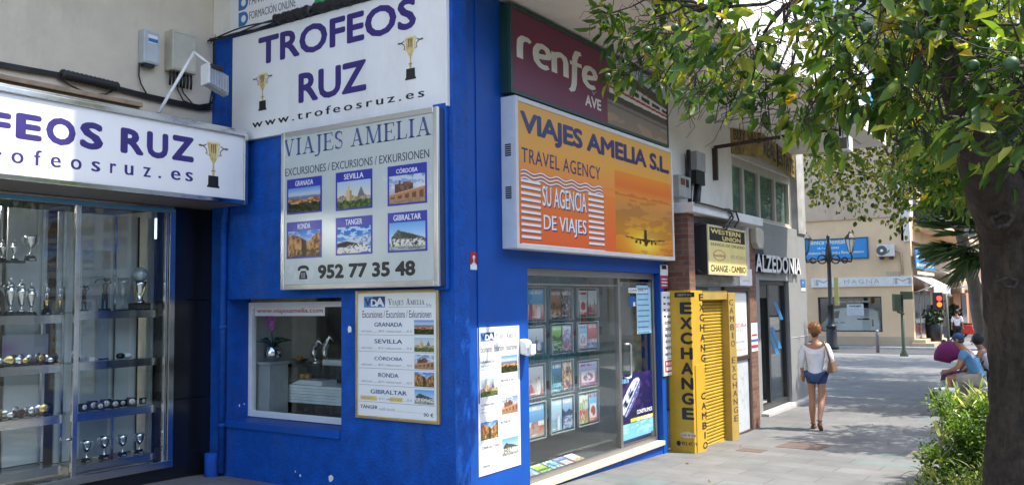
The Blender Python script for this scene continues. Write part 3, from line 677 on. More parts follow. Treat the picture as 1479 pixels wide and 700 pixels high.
# --- silver framed excursions board
sg = thing('excursions_board', 'pale acrylic excursions board in a silver frame, six town pictures and a big telephone number', 'sign', (X0, 5.6, 1.99))
DB = .15; FV = FW(X0-DB); a0, z0 = FV.px(405, 418); a1, z1 = FV.px(631, 154)
z0 = (FV.px(405, 418)[1]+FV.px(631, 412.5)[1])/2; z1 = (FV.px(405, 193)[1]+FV.px(631, 154)[1])/2
W_ = W0
b = MB(); b.fbox(W0, a0, a1, z0, z1, 0, DB-.012, 0); part('light_box', b, mat('dark_blue_metal', (.01, .03, .10), .5), sg, bev=.004)
b = MB(); b.frame(W0, a0-.004, a1+.004, z0-.004, z1+.004, .05, DB-.03, DB); part('frame', b, M_alu, sg, bev=.006)
b = MB(); b.fbox(W0, a0+.045, a1-.045, z0+.045, z1-.045, DB-.012, DB-.008); part('face', b, M_board2, sg)
FV = FW(X0-DB+.0075); t = MB()
fit(FV, t, 'VIAJES AMELIA', 409, 623, 231.5, 203, 201, 1, serif=1.0)
fit(FV, t, 'EXCURSIONES / EXCURSIONS / EXKURSIONEN', 412, 620, 254, 228.5, 243, 2, .012)
_a = fit(FV, t, '952 77 35 48', 459, 600, 402.5, 398, 382, 0, .045)
a, z = FV.px(438, 403); H = .135
S = lambda pts: [(a+x*H, z+y*H) for x, y in pts]
t.poly(FV, S([(-.42, 0), (.42, 0), (.40, .22), (.24, .58), (-.24, .58), (-.40, .22)]), 0, 0)
t.poly(FV, S([(-.58, .62)] + [(.56*math.cos(R(k)), .72+.26*math.sin(R(k))) for k in range(170, 5, -15)] + [(.58, .62), (.34, .60), (.26, .74), (-.26, .74), (-.34, .60)]), 0, 0)
for i in range(3):
    for k in range(3): x, y = -.14+.14*i, .14+.13*k; t.poly(FV, S([(x-.04, y-.035), (x+.04, y-.035), (x+.04, y+.035), (x-.04, y+.035)]), .001, 3)
part('lettering', t, [M_ink, M_navy2, mat('slate_lettering', (.04, .045, .07), .5), M_board2], sg, recalc=False)
M_pb = mat('picture_border_blue', (.02, .025, .32), .35)
CITY = [('GRANADA', 414.5, 465, 310.5, 257, p_castle), ('SEVILLA', 485, 538, 305, 247, p_tower), ('CÓRDOBA', 560, 617, 298, 238, p_bridge),
        ('RONDA', 414.5, 465, 374, 320.5, p_cliff), ('TANGER', 485, 538, 369, 314, p_bay), ('GIBRALTAR', 560, 618.5, 365, 307, p_rock)]
xs = [FV.px((c[1]), 300)[0] for c in CITY[:3]]; xe = [FV.px(c[2], 300)[0] for c in CITY[:3]]
for i, (nm, u0, u1, vb, vt, fn) in enumerate(CITY):
    a0, a1 = xs[i % 3], xs[i % 3]+.385 if False else xe[i % 3]
    zb_ = FV.px(u0, vb)[1]; zt_ = FV.px(u0, vt+ (1 if i > 2 else 3))[1]
    t = MB(); t.fbox(FV, a0, a1, zb_, zt_, 0, .0015, 0); t.txt(FV, nm, (a0+a1)/2-.028*len(nm)*.62, (a0+a1)/2+.028*len(nm)*.62, zt_-.072, zt_-.022, .0022, 1, .02)
    pn = part('town_panel', t, [M_pb, M_paper], sg)
    picture('picture', FV, a0+.02, a1-.02, zb_+.015, zt_-.09, .0022, fn, pn, 60, 48, 5+i)

# --- gold framed price board
sg = thing('price_board', 'white price list in a gold frame beside the recessed window, five small pictures', 'sign', (X0, 5.0, .9))
FQ = FW(X0-.03); a0, z1 = FQ.px(513, 420); a1, _ = FQ.px(633, 416); z0 = (FQ.px(511, 602)[1]+FQ.px(633, 613)[1])/2; z1 = (FQ.px(513, 420)[1]+FQ.px(633, 416)[1])/2
b = MB(); b.frame(W0, a0, a1, z0, z1, .028, 0, .032); part('frame', b, mat('gold_anodised_frame', (.55, .42, .20), .35, .7), sg, bev=.004)
b = MB(); b.fbox(W0, a0+.02, a1-.02, z0+.02, z1-.02, 0, .022); part('board', b, M_paper, sg)
LOGO = [mat('logo_dark_blue', (.012, .05, .17), .4), mat('logo_mid_blue', (.10, .24, .50), .4), M_paper, M_ink, mat('small_grey_print', (.30, .30, .32), .6), mat('highlighter_yellow', (.75, .55, .12), .6)]
def vda(t, fr, a0, a1, z0, z1, d):
    w = a1-a0; t.fbox(fr, a0, a1, z0, z1, d, d+.001, 1); t.fbox(fr, a0+w*.42, a1, z0+.2*(z1-z0), z1, d+.001, d+.0016, 0)
    t.txt(fr, 'V', a0+.02*w, a0+.36*w, z0+.12*(z1-z0), z1-.12*(z1-z0), d+.0022, 0, .05); t.txt(fr, 'D', a0+.34*w, a0+.62*w, z0+.10*(z1-z0), z1-.25*(z1-z0), d+.0024, 2, .03); t.txt(fr, 'A', a0+.55*w, a0+.98*w, z0+.08*(z1-z0), z1-.12*(z1-z0), d+.0028, 2, .05)
def price_rows(t, fr, A, Z, w, h, d):
    """A, Z: lower corner of a w x h board"""
    vda(t, fr, A+.08*w, A+.36*w, Z+.885*h, Z+.975*h, d)
    t.geo(fr, serif_geo('Viajes Amelia', .72), A+.40*w, A+.86*w, Z+.895*h, Z+.955*h, d+.0006, 3); t.txt(fr, 'S.L.', A+.88*w, A+.95*w, Z+.895*h, Z+.912*h, d+.0006, 3)
    t.fbox(fr, A+.40*w, A+.95*w, Z+.886*h, Z+.888*h, d, d+.0006, 3)
    t.txt(fr, 'Excursiones / Excursions / Exkursionen', A+.06*w, A+.94*w, Z+.80*h, Z+.86*h, d+.0006, 3, -.005)
t = MB(); A, Z, w_, h_ = a0+.03, z0+.03, a1-a0-.06, z1-z0-.06; d = .0225
price_rows(t, W0, A, Z, w_, h_, d)
PR = [('GRANADA', '100 €', '85 €', p_castle), ('SEVILLA', '85 €', '75 €', p_tower), ('CÓRDOBA', '80 €', '70 €', p_bridge), ('RONDA', '60 €', '45 €', p_cliff), ('GIBRALTAR', '45 €', '25 €', p_rock)]
board_pics = []
for i, (nm, p1, p2, fn) in enumerate(PR):
    zt = Z+h_*(.79-.137*i)
    wd = .052*len(nm); cx = A+.40*w_; t.txt(W0, nm, cx-wd*w_/2/1.0, cx+wd*w_/2/1.0, zt-.062*h_, zt-.028*h_, d+.0006, 0, .02)
    zz = zt-.105*h_
    if i == 4: t.fbox(W0, A+.03*w_, A+.25*w_, zz-.012*h_, zz+.022*h_, d, d+.0003, 5); t.fbox(W0, A+.42*w_, A+.58*w_, zz-.012*h_, zz+.022*h_, d, d+.0003, 5)
    t.txt(W0, 'with lunch ........ '+p1+' / without lunch ...... '+p2, A+.04*w_, A+.70*w_, zz-.004*h_, zz+.016*h_, d+.0006, 4, .006)
    if i < 5: t.fbox(W0, A+.01*w_, A+.98*w_, zt-.131*h_, zt-.129*h_, d, d+.0005, 3)
    board_pics.append((A+.73*w_, A+.97*w_, zt-.122*h_, zt-.008*h_, fn))
t.txt(W0, 'TÁNGER', A+.03*w_, A+.26*w_, Z+.055*h_, Z+.09*h_, d+.0006, 3, .02); t.txt(W0, 'with lunch ..............................', A+.28*w_, A+.82*w_, Z+.048*h_, Z+.072*h_, d+.0006, 4)
t.txt(W0, '90 €', A+.84*w_, A+.96*w_, Z+.025*h_, Z+.055*h_, d+.0006, 3, .01)
part('lettering', t, LOGO, sg, recalc=False)
for i, (x0, x1, q0, q1, fn) in enumerate(board_pics): picture('picture', W0, x0, x1, q0, q1, d+.0008, fn, sg, 36, 30, 30+i)

# ================================================================== SIGNS ON THE STREET FRONT
# --- orange light box
YF = 4.31; FO = FS(YF); ox0, oz0 = 6.575, 2.435; ox1, oz1 = 10.26, 3.865
sg = thing('travel_agency_light_box', 'long orange light box sign with a plane at sunset over the shop front', 'sign', (ox0, YA, oz0))
b = MB(); b.box(ox0, ox1, YF+.012, YA-.001, oz0, oz1, 0); part('light_box', b, mat('grey_lacquered_metal', (.62, .63, .66), .45, var=.06, dirt=(.4, .36, .33), damt=.3), sg, bev=.008)
b = MB(); b.frame(FO, ox0, ox1, oz0, oz1, .045, -.012, .004); part('frame', b, mat('pale_metal_trim', (.66, .64, .60), .45, var=.08), sg, bev=.004)
v = MB()
FL = FW(ox0)
for z in (3.30, 2.90):
    for k in range(6): v.fbox(FL, -YA+.05, -YA+.115, z+k*.02, z+k*.02+.012, 0, .004)
part('vent_grille', v, M_ink, sg)
fx0, fx1, fz0, fz1 = ox0+.045, ox1-.045, oz0+.045, oz1-.045
FO2 = FS(YF)
def orange(u, v, s):
    c = grad(v, [(0, (236, 104, 52)), (.5, (240, 140, 60)), (.7, (240, 165, 66)), (1, (232, 168, 70))]); st = ((v*60) % 1 < .3)*(v > .45); c = mixc(c, st*.18, (255, 226, 150))
    q = (u > .555)*(v < .70); cs = p_sunset(np.clip((u-.555)/.445, 0, 1), np.clip(v/.70, 0, 1), s); c = np.where(q[..., None], cs, c); return c
picture('face', FO2, fx0, fx1, fz0, fz1, -.006, orange, sg, 230, 120, 3, attr_mat('translucent_sign_print', .4, .3))
t = MB(); FT = FS(YF+.005)
M_sgn = mat('dark_violet_lettering', (.022, .015, .11), .4)
def fitS(fr, mb, body, u0, u1, vt0, vb0, vt1, vb1, d, m=0, bold=0., space=1.):
    a0, zt0 = fr.px(u0, vt0); _, zb0_ = fr.px(u0, vb0); a1, zt1 = fr.px(u1, vt1); _, zb1_ = fr.px(u1, vb1)
    mb.geo(fr, text_geo(body, 'sans', bold, space), a0, a1, (zb0_+zb1_)/2, (zt0+zt1)/2, d, m); return a0, a1, (zb0_+zb1_)/2, (zt0+zt1)/2
fitS(FT, t, 'VIAJES AMELIA S.L.', 751, 966, 158, 198, 229, 259, 0, 0, .04, .95)
fitS(FT, t, 'TRAVEL AGENCY', 753, 867, 213, 234, 241, 260, 0, 0, .01, 1.1)
q0, q1, zb_, zt_ = fitS(FT, t, 'SU AGENCIA', 783, 847, 265, 297, 283, 307, .001, 1, .02)
fitS(FT, t, 'SU AGENCIA', 784, 848, 267, 299, 285, 309, .0, 0, .02)
r0, r1, zb2, zt2 = fitS(FT, t, 'DE VIAJES', 785, 847, 308, 336, 320, 346, .001, 1, .02)
fitS(FT, t, 'DE VIAJES', 786, 848, 310, 338, 322, 348, .0, 0, .02)
a0, za = FT.px(752, 246); a1, zc_ = FT.px(870, 271)
for k in range(3):
    for i in range(60):
        x0, x1 = a0+(a1-a0)*i/60, a0+(a1-a0)*(i+1)/60; f = lambda x: za+.0+ (FT.px(870, 271)[1]-za)*(x-a0)/(a1-a0)*.0+.013*math.sin((x-a0)*2*math.pi/.30)-k*.036
        t.poly(FT, [(x0, f(x0)-.006), (x1, f(x1)-.006), (x1, f(x1)+.006), (x0, f(x0)+.006)], .0005, 1 if k != 1 else 1)
        t.poly(FT, [(x0, f(x0)-.014), (x1, f(x1)-.014), (x1, f(x1)-.006), (x0, f(x0)-.006)], .0005, 0)
L0, L1 = FT.px(753, 300)[0], FT.px(781, 300)[0]; Q0, Q1 = FT.px(850, 300)[0], FT.px(872, 300)[0]; zl0 = FT.px(753, 343)[1]; zl1 = FT.px(753, 262)[1]
for k in range(10):
    z = zl0+(zl1-zl0)*k/9
    for (x0, x1) in ((L0, L1), (Q0, Q1)): t.fbox(FT, x0, x1, z, z+.026, 0, .0012, 1); t.fbox(FT, x0+.008, x1+.008, z-.010, z, 0, .0008, 2)
zz = FT.px(753, 356)[1]; t.fbox(FT, L0, Q1+.01, zz, zz+.035, 0, .0012, 1); t.fbox(FT, L0+.01, Q1+.02, zz-.012, zz, 0, .0008, 2)
part('lettering', t, [M_sgn, M_paper, mat('brown_shadow_print', (.20, .06, .03), .5)], sg, recalc=False)

# --- maroon railway sign
YR = 4.36; FRn = FS(YR); rx0, rx1, rz0_, rz1_ = 6.58, 10.27, 3.90, 4.755
sg = thing('railway_ticket_sign', 'maroon and photograph railway sign in a dark green case under the white overhang', 'sign', (rx0, YA, rz0_))
M_grn = mat('dark_green_metal', (.010, .045, .038), .4)
b = MB(); b.box(rx0, rx1, YR+.01, YA-.001, rz0_, rz1_); part('case', b, M_grn, sg, bev=.004)
b = MB(); b.frame(FRn, rx0, rx1, rz0_, rz1_, .035, -.012, .008); part('frame', b, M_grn, sg, bev=.003)
xm = FRn.px(877, 130)[0]
def rp(u, v, s): return mixc(np.zeros(u.shape+(3,)), np.ones_like(u), (120, 50, 78)) * (1-.05*fb(u*4, v*3, s))[..., None]
picture('maroon_face', FRn, rx0+.035, xm, rz0_+.035, rz1_-.035, 0, rp, sg, 10, 8, 2, attr_mat('translucent_sign_print', .4, .3))
picture('train_face', FRn, xm, rx1-.035, rz0_+.035, rz1_-.035, 0, p_train, sg, 170, 110, 4, attr_mat('translucent_sign_print', .4, .3))
t = MB(); FR2 = FS(YR-.0015)
def stroke(mb, pl, w, d, m=0):
    n = len(pl)
    for i in range(n-1):
        (x0, y0, k0), (x1, y1, k1) = pl[i], pl[i+1]; L = math.hypot(x1-x0, y1-y0)+1e-9; nx, ny = -(y1-y0)/L*w/2, (x1-x0)/L*w/2
        mb.poly(FR2, [(ax0+p*ux, zbase+q*uy) for p, q in ((x0-nx*k0, y0-ny*k0), (x1-nx*k1, y1-ny*k1), (x1+nx*k1, y1+ny*k1), (x0+nx*k0, y0+ny*k0))], d+i*4e-5, m)
    for i in range(1, n-1):
        x, y, k = pl[i]; mb.poly(FR2, [(ax0+(x+w/2*k*math.cos(R(t)))*ux, zbase+(y+w/2*k*math.sin(R(t)))*uy) for t in range(0, 360, 30)], d+(n+i)*4e-5, m)
RW = [  # hand-drawn rounded lower-case letters, unit x-height
  [(.10, 0, 1), (.10, .5, 1), (.12, .78, 1), (.22, .93, 1), (.38, .95, .9), (.50, .88, .7)],
  [(.68, .42, 1), (.95, .48, 1), (1.18, .56, .9), (1.20, .72, 1), (1.12, .90, 1), (.96, .96, 1), (.80, .90, 1), (.70, .70, 1), (.68, .45, 1), (.72, .20, 1), (.86, .04, 1), (1.02, .02, 1), (1.18, .10, .7)],
  [(1.42, 0, 1), (1.42, .95, 1)], [(1.42, .70, .8), (1.52, .88, 1), (1.68, .96, 1), (1.84, .88, 1), (1.90, .68, 1), (1.90, 0, 1)],
  [(2.06, -.55, .6), (2.20, -.42, .9), (2.26, -.10, 1), (2.28, .50, 1), (2.30, 1.10, 1), (2.40, 1.40, 1), (2.58, 1.45, .7)], [(2.08, .82, .8), (2.60, .86, .8)],
  [(2.72, .42, 1), (2.99, .48, 1), (3.22, .56, .9), (3.24, .72, 1), (3.16, .90, 1), (3.00, .96, 1), (2.84, .90, 1), (2.74, .70, 1), (2.72, .45, 1), (2.76, .20, 1), (2.90, .04, 1), (3.06, .02, 1), (3.22, .10, .7)]]
ax0, az0 = FR2.px(747, 83); ax1, az1 = FR2.px(862, 130); _, azt = FR2.px(747, 52); ux = (ax1-ax0)/3.3; uy = (azt-az0)/.95
zbase = (az0+az1)/2
for i_, pl in enumerate(RW): stroke(t, pl, .23, .0002+.001*(i_ % 2), 0)
fitS(FR2, t, 'AVE', 845, 868, 138, 154, 143, 159, .0003, 0, .03)
a, z = FR2.px(857, 137); t.poly(FR2, [(a-.04, z+.05), (a, z-.01), (a+.10, z+.07), (a+.01, z+.02)], .0006, 1)
part('lettering', t, [mat('cream_lettering', (.70, .68, .60), .4), mat('steel_blue_print', (.20, .26, .40), .4)], sg, recalc=False)

# --- price board on the street front
sg = thing('street_price_board', 'tall white price list on the blue cladding beside the shop window, with staggered pictures', 'sign', (6.2, YA, .45))
FC = FS(YA); a0, z1 = FC.px(689, 473); a1, _ = FC.px(749, 469); z0 = FC.px(689, 689)[1]
b = MB(); b.fbox(FC, a0, a1, z0, z1, 0, .006); part('board', b, M_paper, sg)
t = MB(); w_, h_ = a1-a0, z1-z0; d = .0062
vda(t, FC, a0+.06*w_, a0+.38*w_, z0+.905*h_, z0+.965*h_, d)
t.geo(FC, serif_geo('Viajes Amelia', .72), a0+.42*w_, a0+.92*w_, z0+.912*h_, z0+.955*h_, d+.0006, 3)
t.txt(FC, 'Excursiones / Excursions / Exkursionen', a0+.06*w_, a0+.94*w_, z0+.83*h_, z0+.873*h_, d+.0006, 3)
pics = []
for i, (nm, p1, p2, fn) in enumerate(PR):
    zt = z0+h_*(.79-.145*i); lf = i % 2 == 0; xa = a0+(.06 if lf else .52)*w_
    t.txt(FC, nm, xa, xa+.045*len(nm)*w_, zt-.035*h_, zt-.018*h_, d+.0006, 3, .02)
    t.txt(FC, 'with lunch ...... '+p1, xa, xa+.40*w_, zt-.06*h_, zt-.046*h_, d+.0006, 4, .004); t.txt(FC, 'without lunch ... '+p2, xa, xa+.40*w_, zt-.083*h_, zt-.069*h_, d+.0006, 4, .004)
    t.fbox(FC, xa+(.26 if lf else -.10)*w_, xa+(.46 if lf else .22)*w_, zt-.118*h_, zt-.116*h_, d, d+.0005, 3)
    xp = a0+(.54 if lf else .05)*w_; pics.append((xp, xp+.40*w_, zt-.118*h_, zt+.002*h_, fn))
t.txt(FC, 'TANGER', a0+.07*w_, a0+.25*w_, z0+.05*h_, z0+.066*h_, d+.0006, 3, .02); t.txt(FC, 'with lunch .............. 90 €', a0+.28*w_, a0+.92*w_, z0+.055*h_, z0+.072*h_, d+.0006, 4)
part('lettering', t, LOGO, sg, recalc=False)
for i, (x0, x1, q0, q1, fn) in enumerate(pics): picture('picture', FC, x0, x1, q0, q1, d+.0008, fn, sg, 36, 30, 70+i)
# --- alarm sticker, leaflet dispenser, language list
sg = thing('alarm_sticker', 'small red and white alarm notice on the blue cladding below the light box', 'notice', (6.05, YA, 2.1))
a0, z0 = FC.px(679, 389); a1, z1 = FC.px(689, 364); t = MB(); t.fbox(FC, a0, a1, z0, z1, 0, .003, 0); t.fbox(FC, a0, a1, z0, z0+.045, .003, .004, 1)
cx, cz = (a0+a1)/2, (z0+z1)/2+.03
t.poly(FC, [(cx+.02*math.cos(R(k)), cz+.02*math.sin(R(k))) for k in range(0, 360, 40)], .0038, 1); t.fbox(FC, cx-.006, cx+.006, cz-.05, cz, .003, .0038, 1); t.fbox(FC, cx-.028, cx+.028, cz-.062, cz-.05, .003, .0038, 1)
part('notice', t, [mat('alarm_red', (.42, .02, .03), .4), M_paper], sg)
sg = thing('leaflet_dispenser', 'small white plastic leaflet dispenser sticking out at the window edge above its own shadow', 'dispenser', (6.8, YA, 1.36))
a0, z0 = FC.px(750, 514); a1, z1 = FC.px(759, 491); b = MB(); b.hexa([(a0, YA-.11, z0), (a1, YA-.11, z0), (a1, YA, z0+.02), (a0, YA, z0+.02), (a0, YA-.07, z1), (a1, YA-.07, z1), (a1, YA, z1+.02), (a0, YA, z1+.02)])
part('holder', b, M_wframe, sg, bev=.015)
b = MB(); b.box(a0+.015, a1-.015, YA-.125, YA-.10, z0+.02, z1-.03); part('leaflet', b, M_paper, sg)
sg = thing('language_list_board', 'narrow white board of dark word strips on the blue door jamb beside the yellow cabinet', 'sign', (10.1, YA, 1.2))
a0, z0 = FC.px(957, 543); a1, z1 = FC.px(972, 421); b = MB(); b.fbox(FC, a0, a1, z0, z1, 0, .02, 0); part('board', b, M_paper, sg, bev=.003)
t = MB(); w_, h_ = a1-a0, z1-z0
WORDS = ['HOTELES', 'TRENES', 'AVIONES', 'BARCOS', 'EXCURSIONES', 'CRUCEROS', 'BILLETES', 'ALQUILER', 'VISITAS', 'RENT A CAR']
for i, wd in enumerate(WORDS):
    z = z1-(.05+.075*i)*h_
    if i < 4: t.fbox(FC, a0+.10*w_, a0+.26*w_, z-.03*h_, z-.008*h_, .02, .021, 0)
    t.txt(FC, wd, a0+(.36 if i < 4 else .14)*w_, a1-.07*w_, z-.040*h_, z-.004*h_, .0215, 1 if i in (1, 2, 7) else 0, .03)
t.fbox(FC, a0+.05*w_, a1-.05*w_, z0+.20*h_, z0+.205*h_, .02, .021, 0); t.fbox(FC, a0+.1*w_, a0+.9*w_, z0+.04*h_, z0+.18*h_, .02, .0205, 2); t.txt(FC, 'RED', a0+.2*w_, a0+.8*w_, z0+.12*h_, z0+.16*h_, .0215, 3, .03); t.fbox(FC, a0+.2*w_, a0+.8*w_, z0+.06*h_, z0+.10*h_, .0205, .0215, 3)
part('lettering', t, [M_ink, M_navy2, mat('red_card', (.45, .05, .04), .5), M_paper], sg)
sg = thing('small_red_notice', 'small red notice with a grey header above the narrow word board', 'notice', (10.1, YA, 1.95))
a0, z0 = FC.px(954, 416); a1, z1 = FC.px(964, 383); t = MB(); zm = z0+(z1-z0)*.55; t.fbox(FC, a0, a1, z0, zm, 0, .004, 0); t.fbox(FC, a0, a1, zm, z1, 0, .005, 1); t.fbox(FC, a0+.05, a1-.05, zm+.08, zm+.13, .005, .006, 2)
for k in range(3): t.fbox(FC, a0+.03, a1-.03, z0+.03+k*.04, z0+.045+k*.04, .004, .005, 1)
part('notice', t, [mat('notice_red', (.40, .03, .06), .5), M_paper, M_ink], sg)

# ================================================================== TROPHY SHOP
shop = thing('trophy_shop_building', 'beige plastered building with the steel framed trophy shop window and black granite pier', 'building', (2.5, Y1, gz(2.5)))
SGx1 = float(hit(250, 480, 1, Y1)[0])          # window ends, granite begins
XL = -5.0
M_gran = mat('black_granite', (.010, .011, .014), .18, var=.3, vscale=60, spec=.6)
M_steel = mat('polished_steel', (.66, .66, .64), .16, 1., var=.06, vscale=12)
w = MB(); w.box(XL, X0-.005, Y1+.02, Y1+.35, 3.55, 14); w.box(XL, X0-.005, Y1+.02, Y1+.35, 2.92, 3.55)
part('wall', w, M_beige, shop)
w = MB(); w.box(XL, X0-.004, 5.95, Y1+.3, 6.2, 14)
part('upper_storeys', w, M_beige, shop)
w = MB()
for z0, z1 in ((-.1, 1.0), (1.006, 2.0), (2.006, 2.95)): w.box(SGx1, X0-.004, Y1, Y1+.3, z0, z1)
w.box(XL, SGx1-.002, Y1-.006, Y1+.2, -.1, .345)
part('granite_pier', w, M_gran, shop, bev=.003)
w = MB()
w.hexa([(XL, Y1-.02, 3.70), (X0-.2, Y1-.02, 3.70), (X0-.2, Y1+.03, 3.70), (XL, Y1+.03, 3.70), (XL, Y1-.16, 3.86), (X0-1.0, Y1-.16, 3.86), (X0-1.0, Y1+.03, 3.86), (XL, Y1+.03, 3.86)])
w.box(XL, X0-.95, Y1-.19, Y1+.02, 3.862, 3.91)
part('cornice', w, mat('weathered_timber', (.38, .27, .17), .8, var=.3, vscale=7), shop, bev=.008)
# window
gz0, gz1 = .37, 2.885
fx1 = SGx1-.005; mx = float(hit(109, 560, 1, Y1)[0]); PX = [mx-1.35*3, mx-1.35*2, mx-1.35, mx]
f = MB(); f.fbox(S1, XL, fx1, gz1, gz1+.035, -.03, .03, 1); f.fbox(S1, XL, fx1, gz1+.035, gz1+.06, -.05, .01, 0); f.fbox(S1, XL, fx1, gz0-.02, gz0+.05, -.03, .035, 0)
f.fbox(S1, fx1-.065, fx1, gz0+.05, gz1, -.03, .03, 0); f.fbox(S1, fx1-.10, fx1-.075, gz0+.05, gz1, -.02, .015, 0)
for x in PX: f.fbox(S1, x-.035, x-.004, gz0+.05, gz1, -.02, .02, 0); f.fbox(S1, x+.004, x+.03, gz0+.05, gz1, -.045, -.008, 0)
sfr = part('shop_window_frame', f, [M_steel, mat('light_blue_enamel', (.10, .32, .50), .35)], shop, bev=.003)
pz = PX+[fx1-.10]
for i in range(4):
    p = MB(); d = -.004 if i % 2 else -.03; p.fbox(S1, pz[i]+(.03 if i < 3 else .03), pz[i+1]-(.035 if i < 3 else .0), gz0+.05, gz1, d-.006, d); part('pane', p, M_shopglass, sfr)
for i in (3,):
    h = MB(); a, z = S1.px(100, 633); h.tube([S1.P(a, z, .0), S1.P(a, z, .035), S1.P(a-.05, z, .035)], .012, 8); part('handle', h, M_steel, sfr)
# inside
it = MB()
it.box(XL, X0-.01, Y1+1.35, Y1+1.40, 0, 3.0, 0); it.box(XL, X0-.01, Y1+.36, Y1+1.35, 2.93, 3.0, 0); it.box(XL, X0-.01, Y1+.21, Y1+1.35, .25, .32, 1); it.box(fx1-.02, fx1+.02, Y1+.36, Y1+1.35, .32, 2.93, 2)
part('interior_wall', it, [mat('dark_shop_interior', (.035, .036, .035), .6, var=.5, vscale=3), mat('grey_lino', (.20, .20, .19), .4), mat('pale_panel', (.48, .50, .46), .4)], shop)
l = MB(); l.box(mx-1.9, mx-.75, Y1+.75, Y1+.95, 2.90, 2.928); part('ceiling_lamp', l, emit_mat('lit_tube', (1, .96, .88), 38.0), shop)

# display cases behind the glass: one each side of the middle upright
M_shelfglass = glass_mat('shelf_glass', (.80, .88, .86), 1.5)
M_panel = mat('pale_grey_panel', (.70, .73, .70), .45, var=.05)
XA, XBm, XC = mx+.06, mx+.56, fx1-.12
DY0, DY1 = Y1+.10, Y1+.42
def zat(u, v): return float(hit(u, v, 1, Y1+.10)[2])
ZR = [zat(175, 448), zat(175, 519), zat(175, 589), zat(175, 661)]
ZL = [zat(55, 376), zat(55, 455), zat(55, 527), zat(55, 602), zat(55, 676)]
dc = thing('display_case', 'shallow glass shelved display case by the granite pier holding golfers, clocks and small cups', 'display case', (XA, Y1+.1, .32))
b = MB(); b.box(XA-.02, XC, DY1, DY1+.02, ZR[3], 2.86, 0); b.box(XA+.22, XA+.50, DY1-.012, DY1-.001, ZR[3], 2.5, 1); part('back_panel', b, [M_panel, mat('darker_panel', (.42, .45, .44), .4)], dc)
for i, z in enumerate(ZR):
    b = MB(); b.box(XA, XC, DY0+.012, DY1-.002, z-.02, z-.006, 0); b.box(XA, XC, DY0-.012, DY0+.01, z-.075, z, 1); part('shelf', b, [M_shelfglass, M_steel], dc)
b = MB()
for x in (XA+.02, XC-.03, XC-.28): b.box(x, x+.022, DY1-.03, DY1-.008, ZR[3], 2.86)
part('upright', b, M_steel, dc)
dl = thing('display_case', 'wider display case with rows of medals, tall silver urns and gold columns', 'display case', (mx-1.2, Y1+.1, .32))
XD = mx-2.7
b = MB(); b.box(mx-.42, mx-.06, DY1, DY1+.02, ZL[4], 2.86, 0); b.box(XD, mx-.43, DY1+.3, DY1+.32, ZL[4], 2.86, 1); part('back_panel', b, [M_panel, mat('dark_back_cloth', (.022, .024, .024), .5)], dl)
for i, z in enumerate(ZL):
    b = MB(); x1 = mx-.42 if i == 0 else mx-.07; b.box(XD, x1, DY0+.012, DY1+.29*(i != 1)-.002, z-.02, z-.006, 0)
    if i: b.box(XD, x1, DY0-.012, DY0+.01, z-.075, z, 1)
    else: b.box(XD, x1, DY0+.0, DY0+.012, z-.03, z-.005, 2)
    part('shelf', b, [M_shelfglass, M_steel, M_gran], dl)
b = MB()
for x in (mx-.12, mx-.50, mx-1.4): b.box(x, x+.022, DY1-.03, DY1-.008, ZL[4], 2.86)
part('upright', b, M_steel, dl)

# ---- trophies
M_silver = mat('polished_silver', (.80, .80, .78), .12, 1., var=.04)
M_goldm = mat('polished_gold', (.85, .62, .22), .18, 1., var=.06)
M_base = mat('black_marble_base', (.012, .012, .014), .25)
M_brnz = mat('dark_bronze', (.09, .07, .055), .35, .8)
M_plate = mat('engraved_plate', (.70, .68, .60), .3, .6)
def base_block(mb, r, h, m=0, plate=True):
    mb.box(-r, r, -r, r, 0, h*.5, m); mb.box(-r*.85, r*.85, -r*.85, r*.85, h*.5, h, m)
def handles(mb, r0, z0, z1, out, m=0, w=.006):
    for sg_ in (-1, 1):
        mb.tube([(sg_*r0, 0, z0), (sg_*(r0+out*.7), 0, z0+(z1-z0)*.25), (sg_*(r0+out), 0, z0+(z1-z0)*.65), (sg_*(r0+out*.7), 0, z1), (sg_*(r0+out*.2), 0, z1-(z1-z0)*.12)], w, 6, m)
def mk_cup(name, label, loc, H, group=None):
    t = thing(name, label, 'trophy', (0, 0, 0), group)
    b = MB(); base_block(b, .16*H, .20*H); part('plinth', b, M_base, t)
    b = MB(); b.box(-.10*H, .10*H, -.165*H, -.158*H, .03*H, .085*H); part('plate', b, M_plate, t)
    b = MB(); b.lathe((0, 0, 0), [(.12*H, .20*H), (.10*H, .23*H), (.035*H, .28*H), (.03*H, .36*H), (.05*H, .39*H), (.03*H, .43*H), (.05*H, .47*H), (.15*H, .56*H), (.21*H, .72*H), (.22*H, .88*H), (.25*H, 1.0*H), (.235*H, 1.0*H), (.20*H, .88*H), (.03*H, .6*H)], 18)
    part('cup', b, M_silver, t)
    b = MB(); handles(b, .20*H, .62*H, .95*H, .13*H, w=.018*H); part('handle', b, M_silver, t)
    t.location = loc; OFF[t.name] = Vector(loc); return t
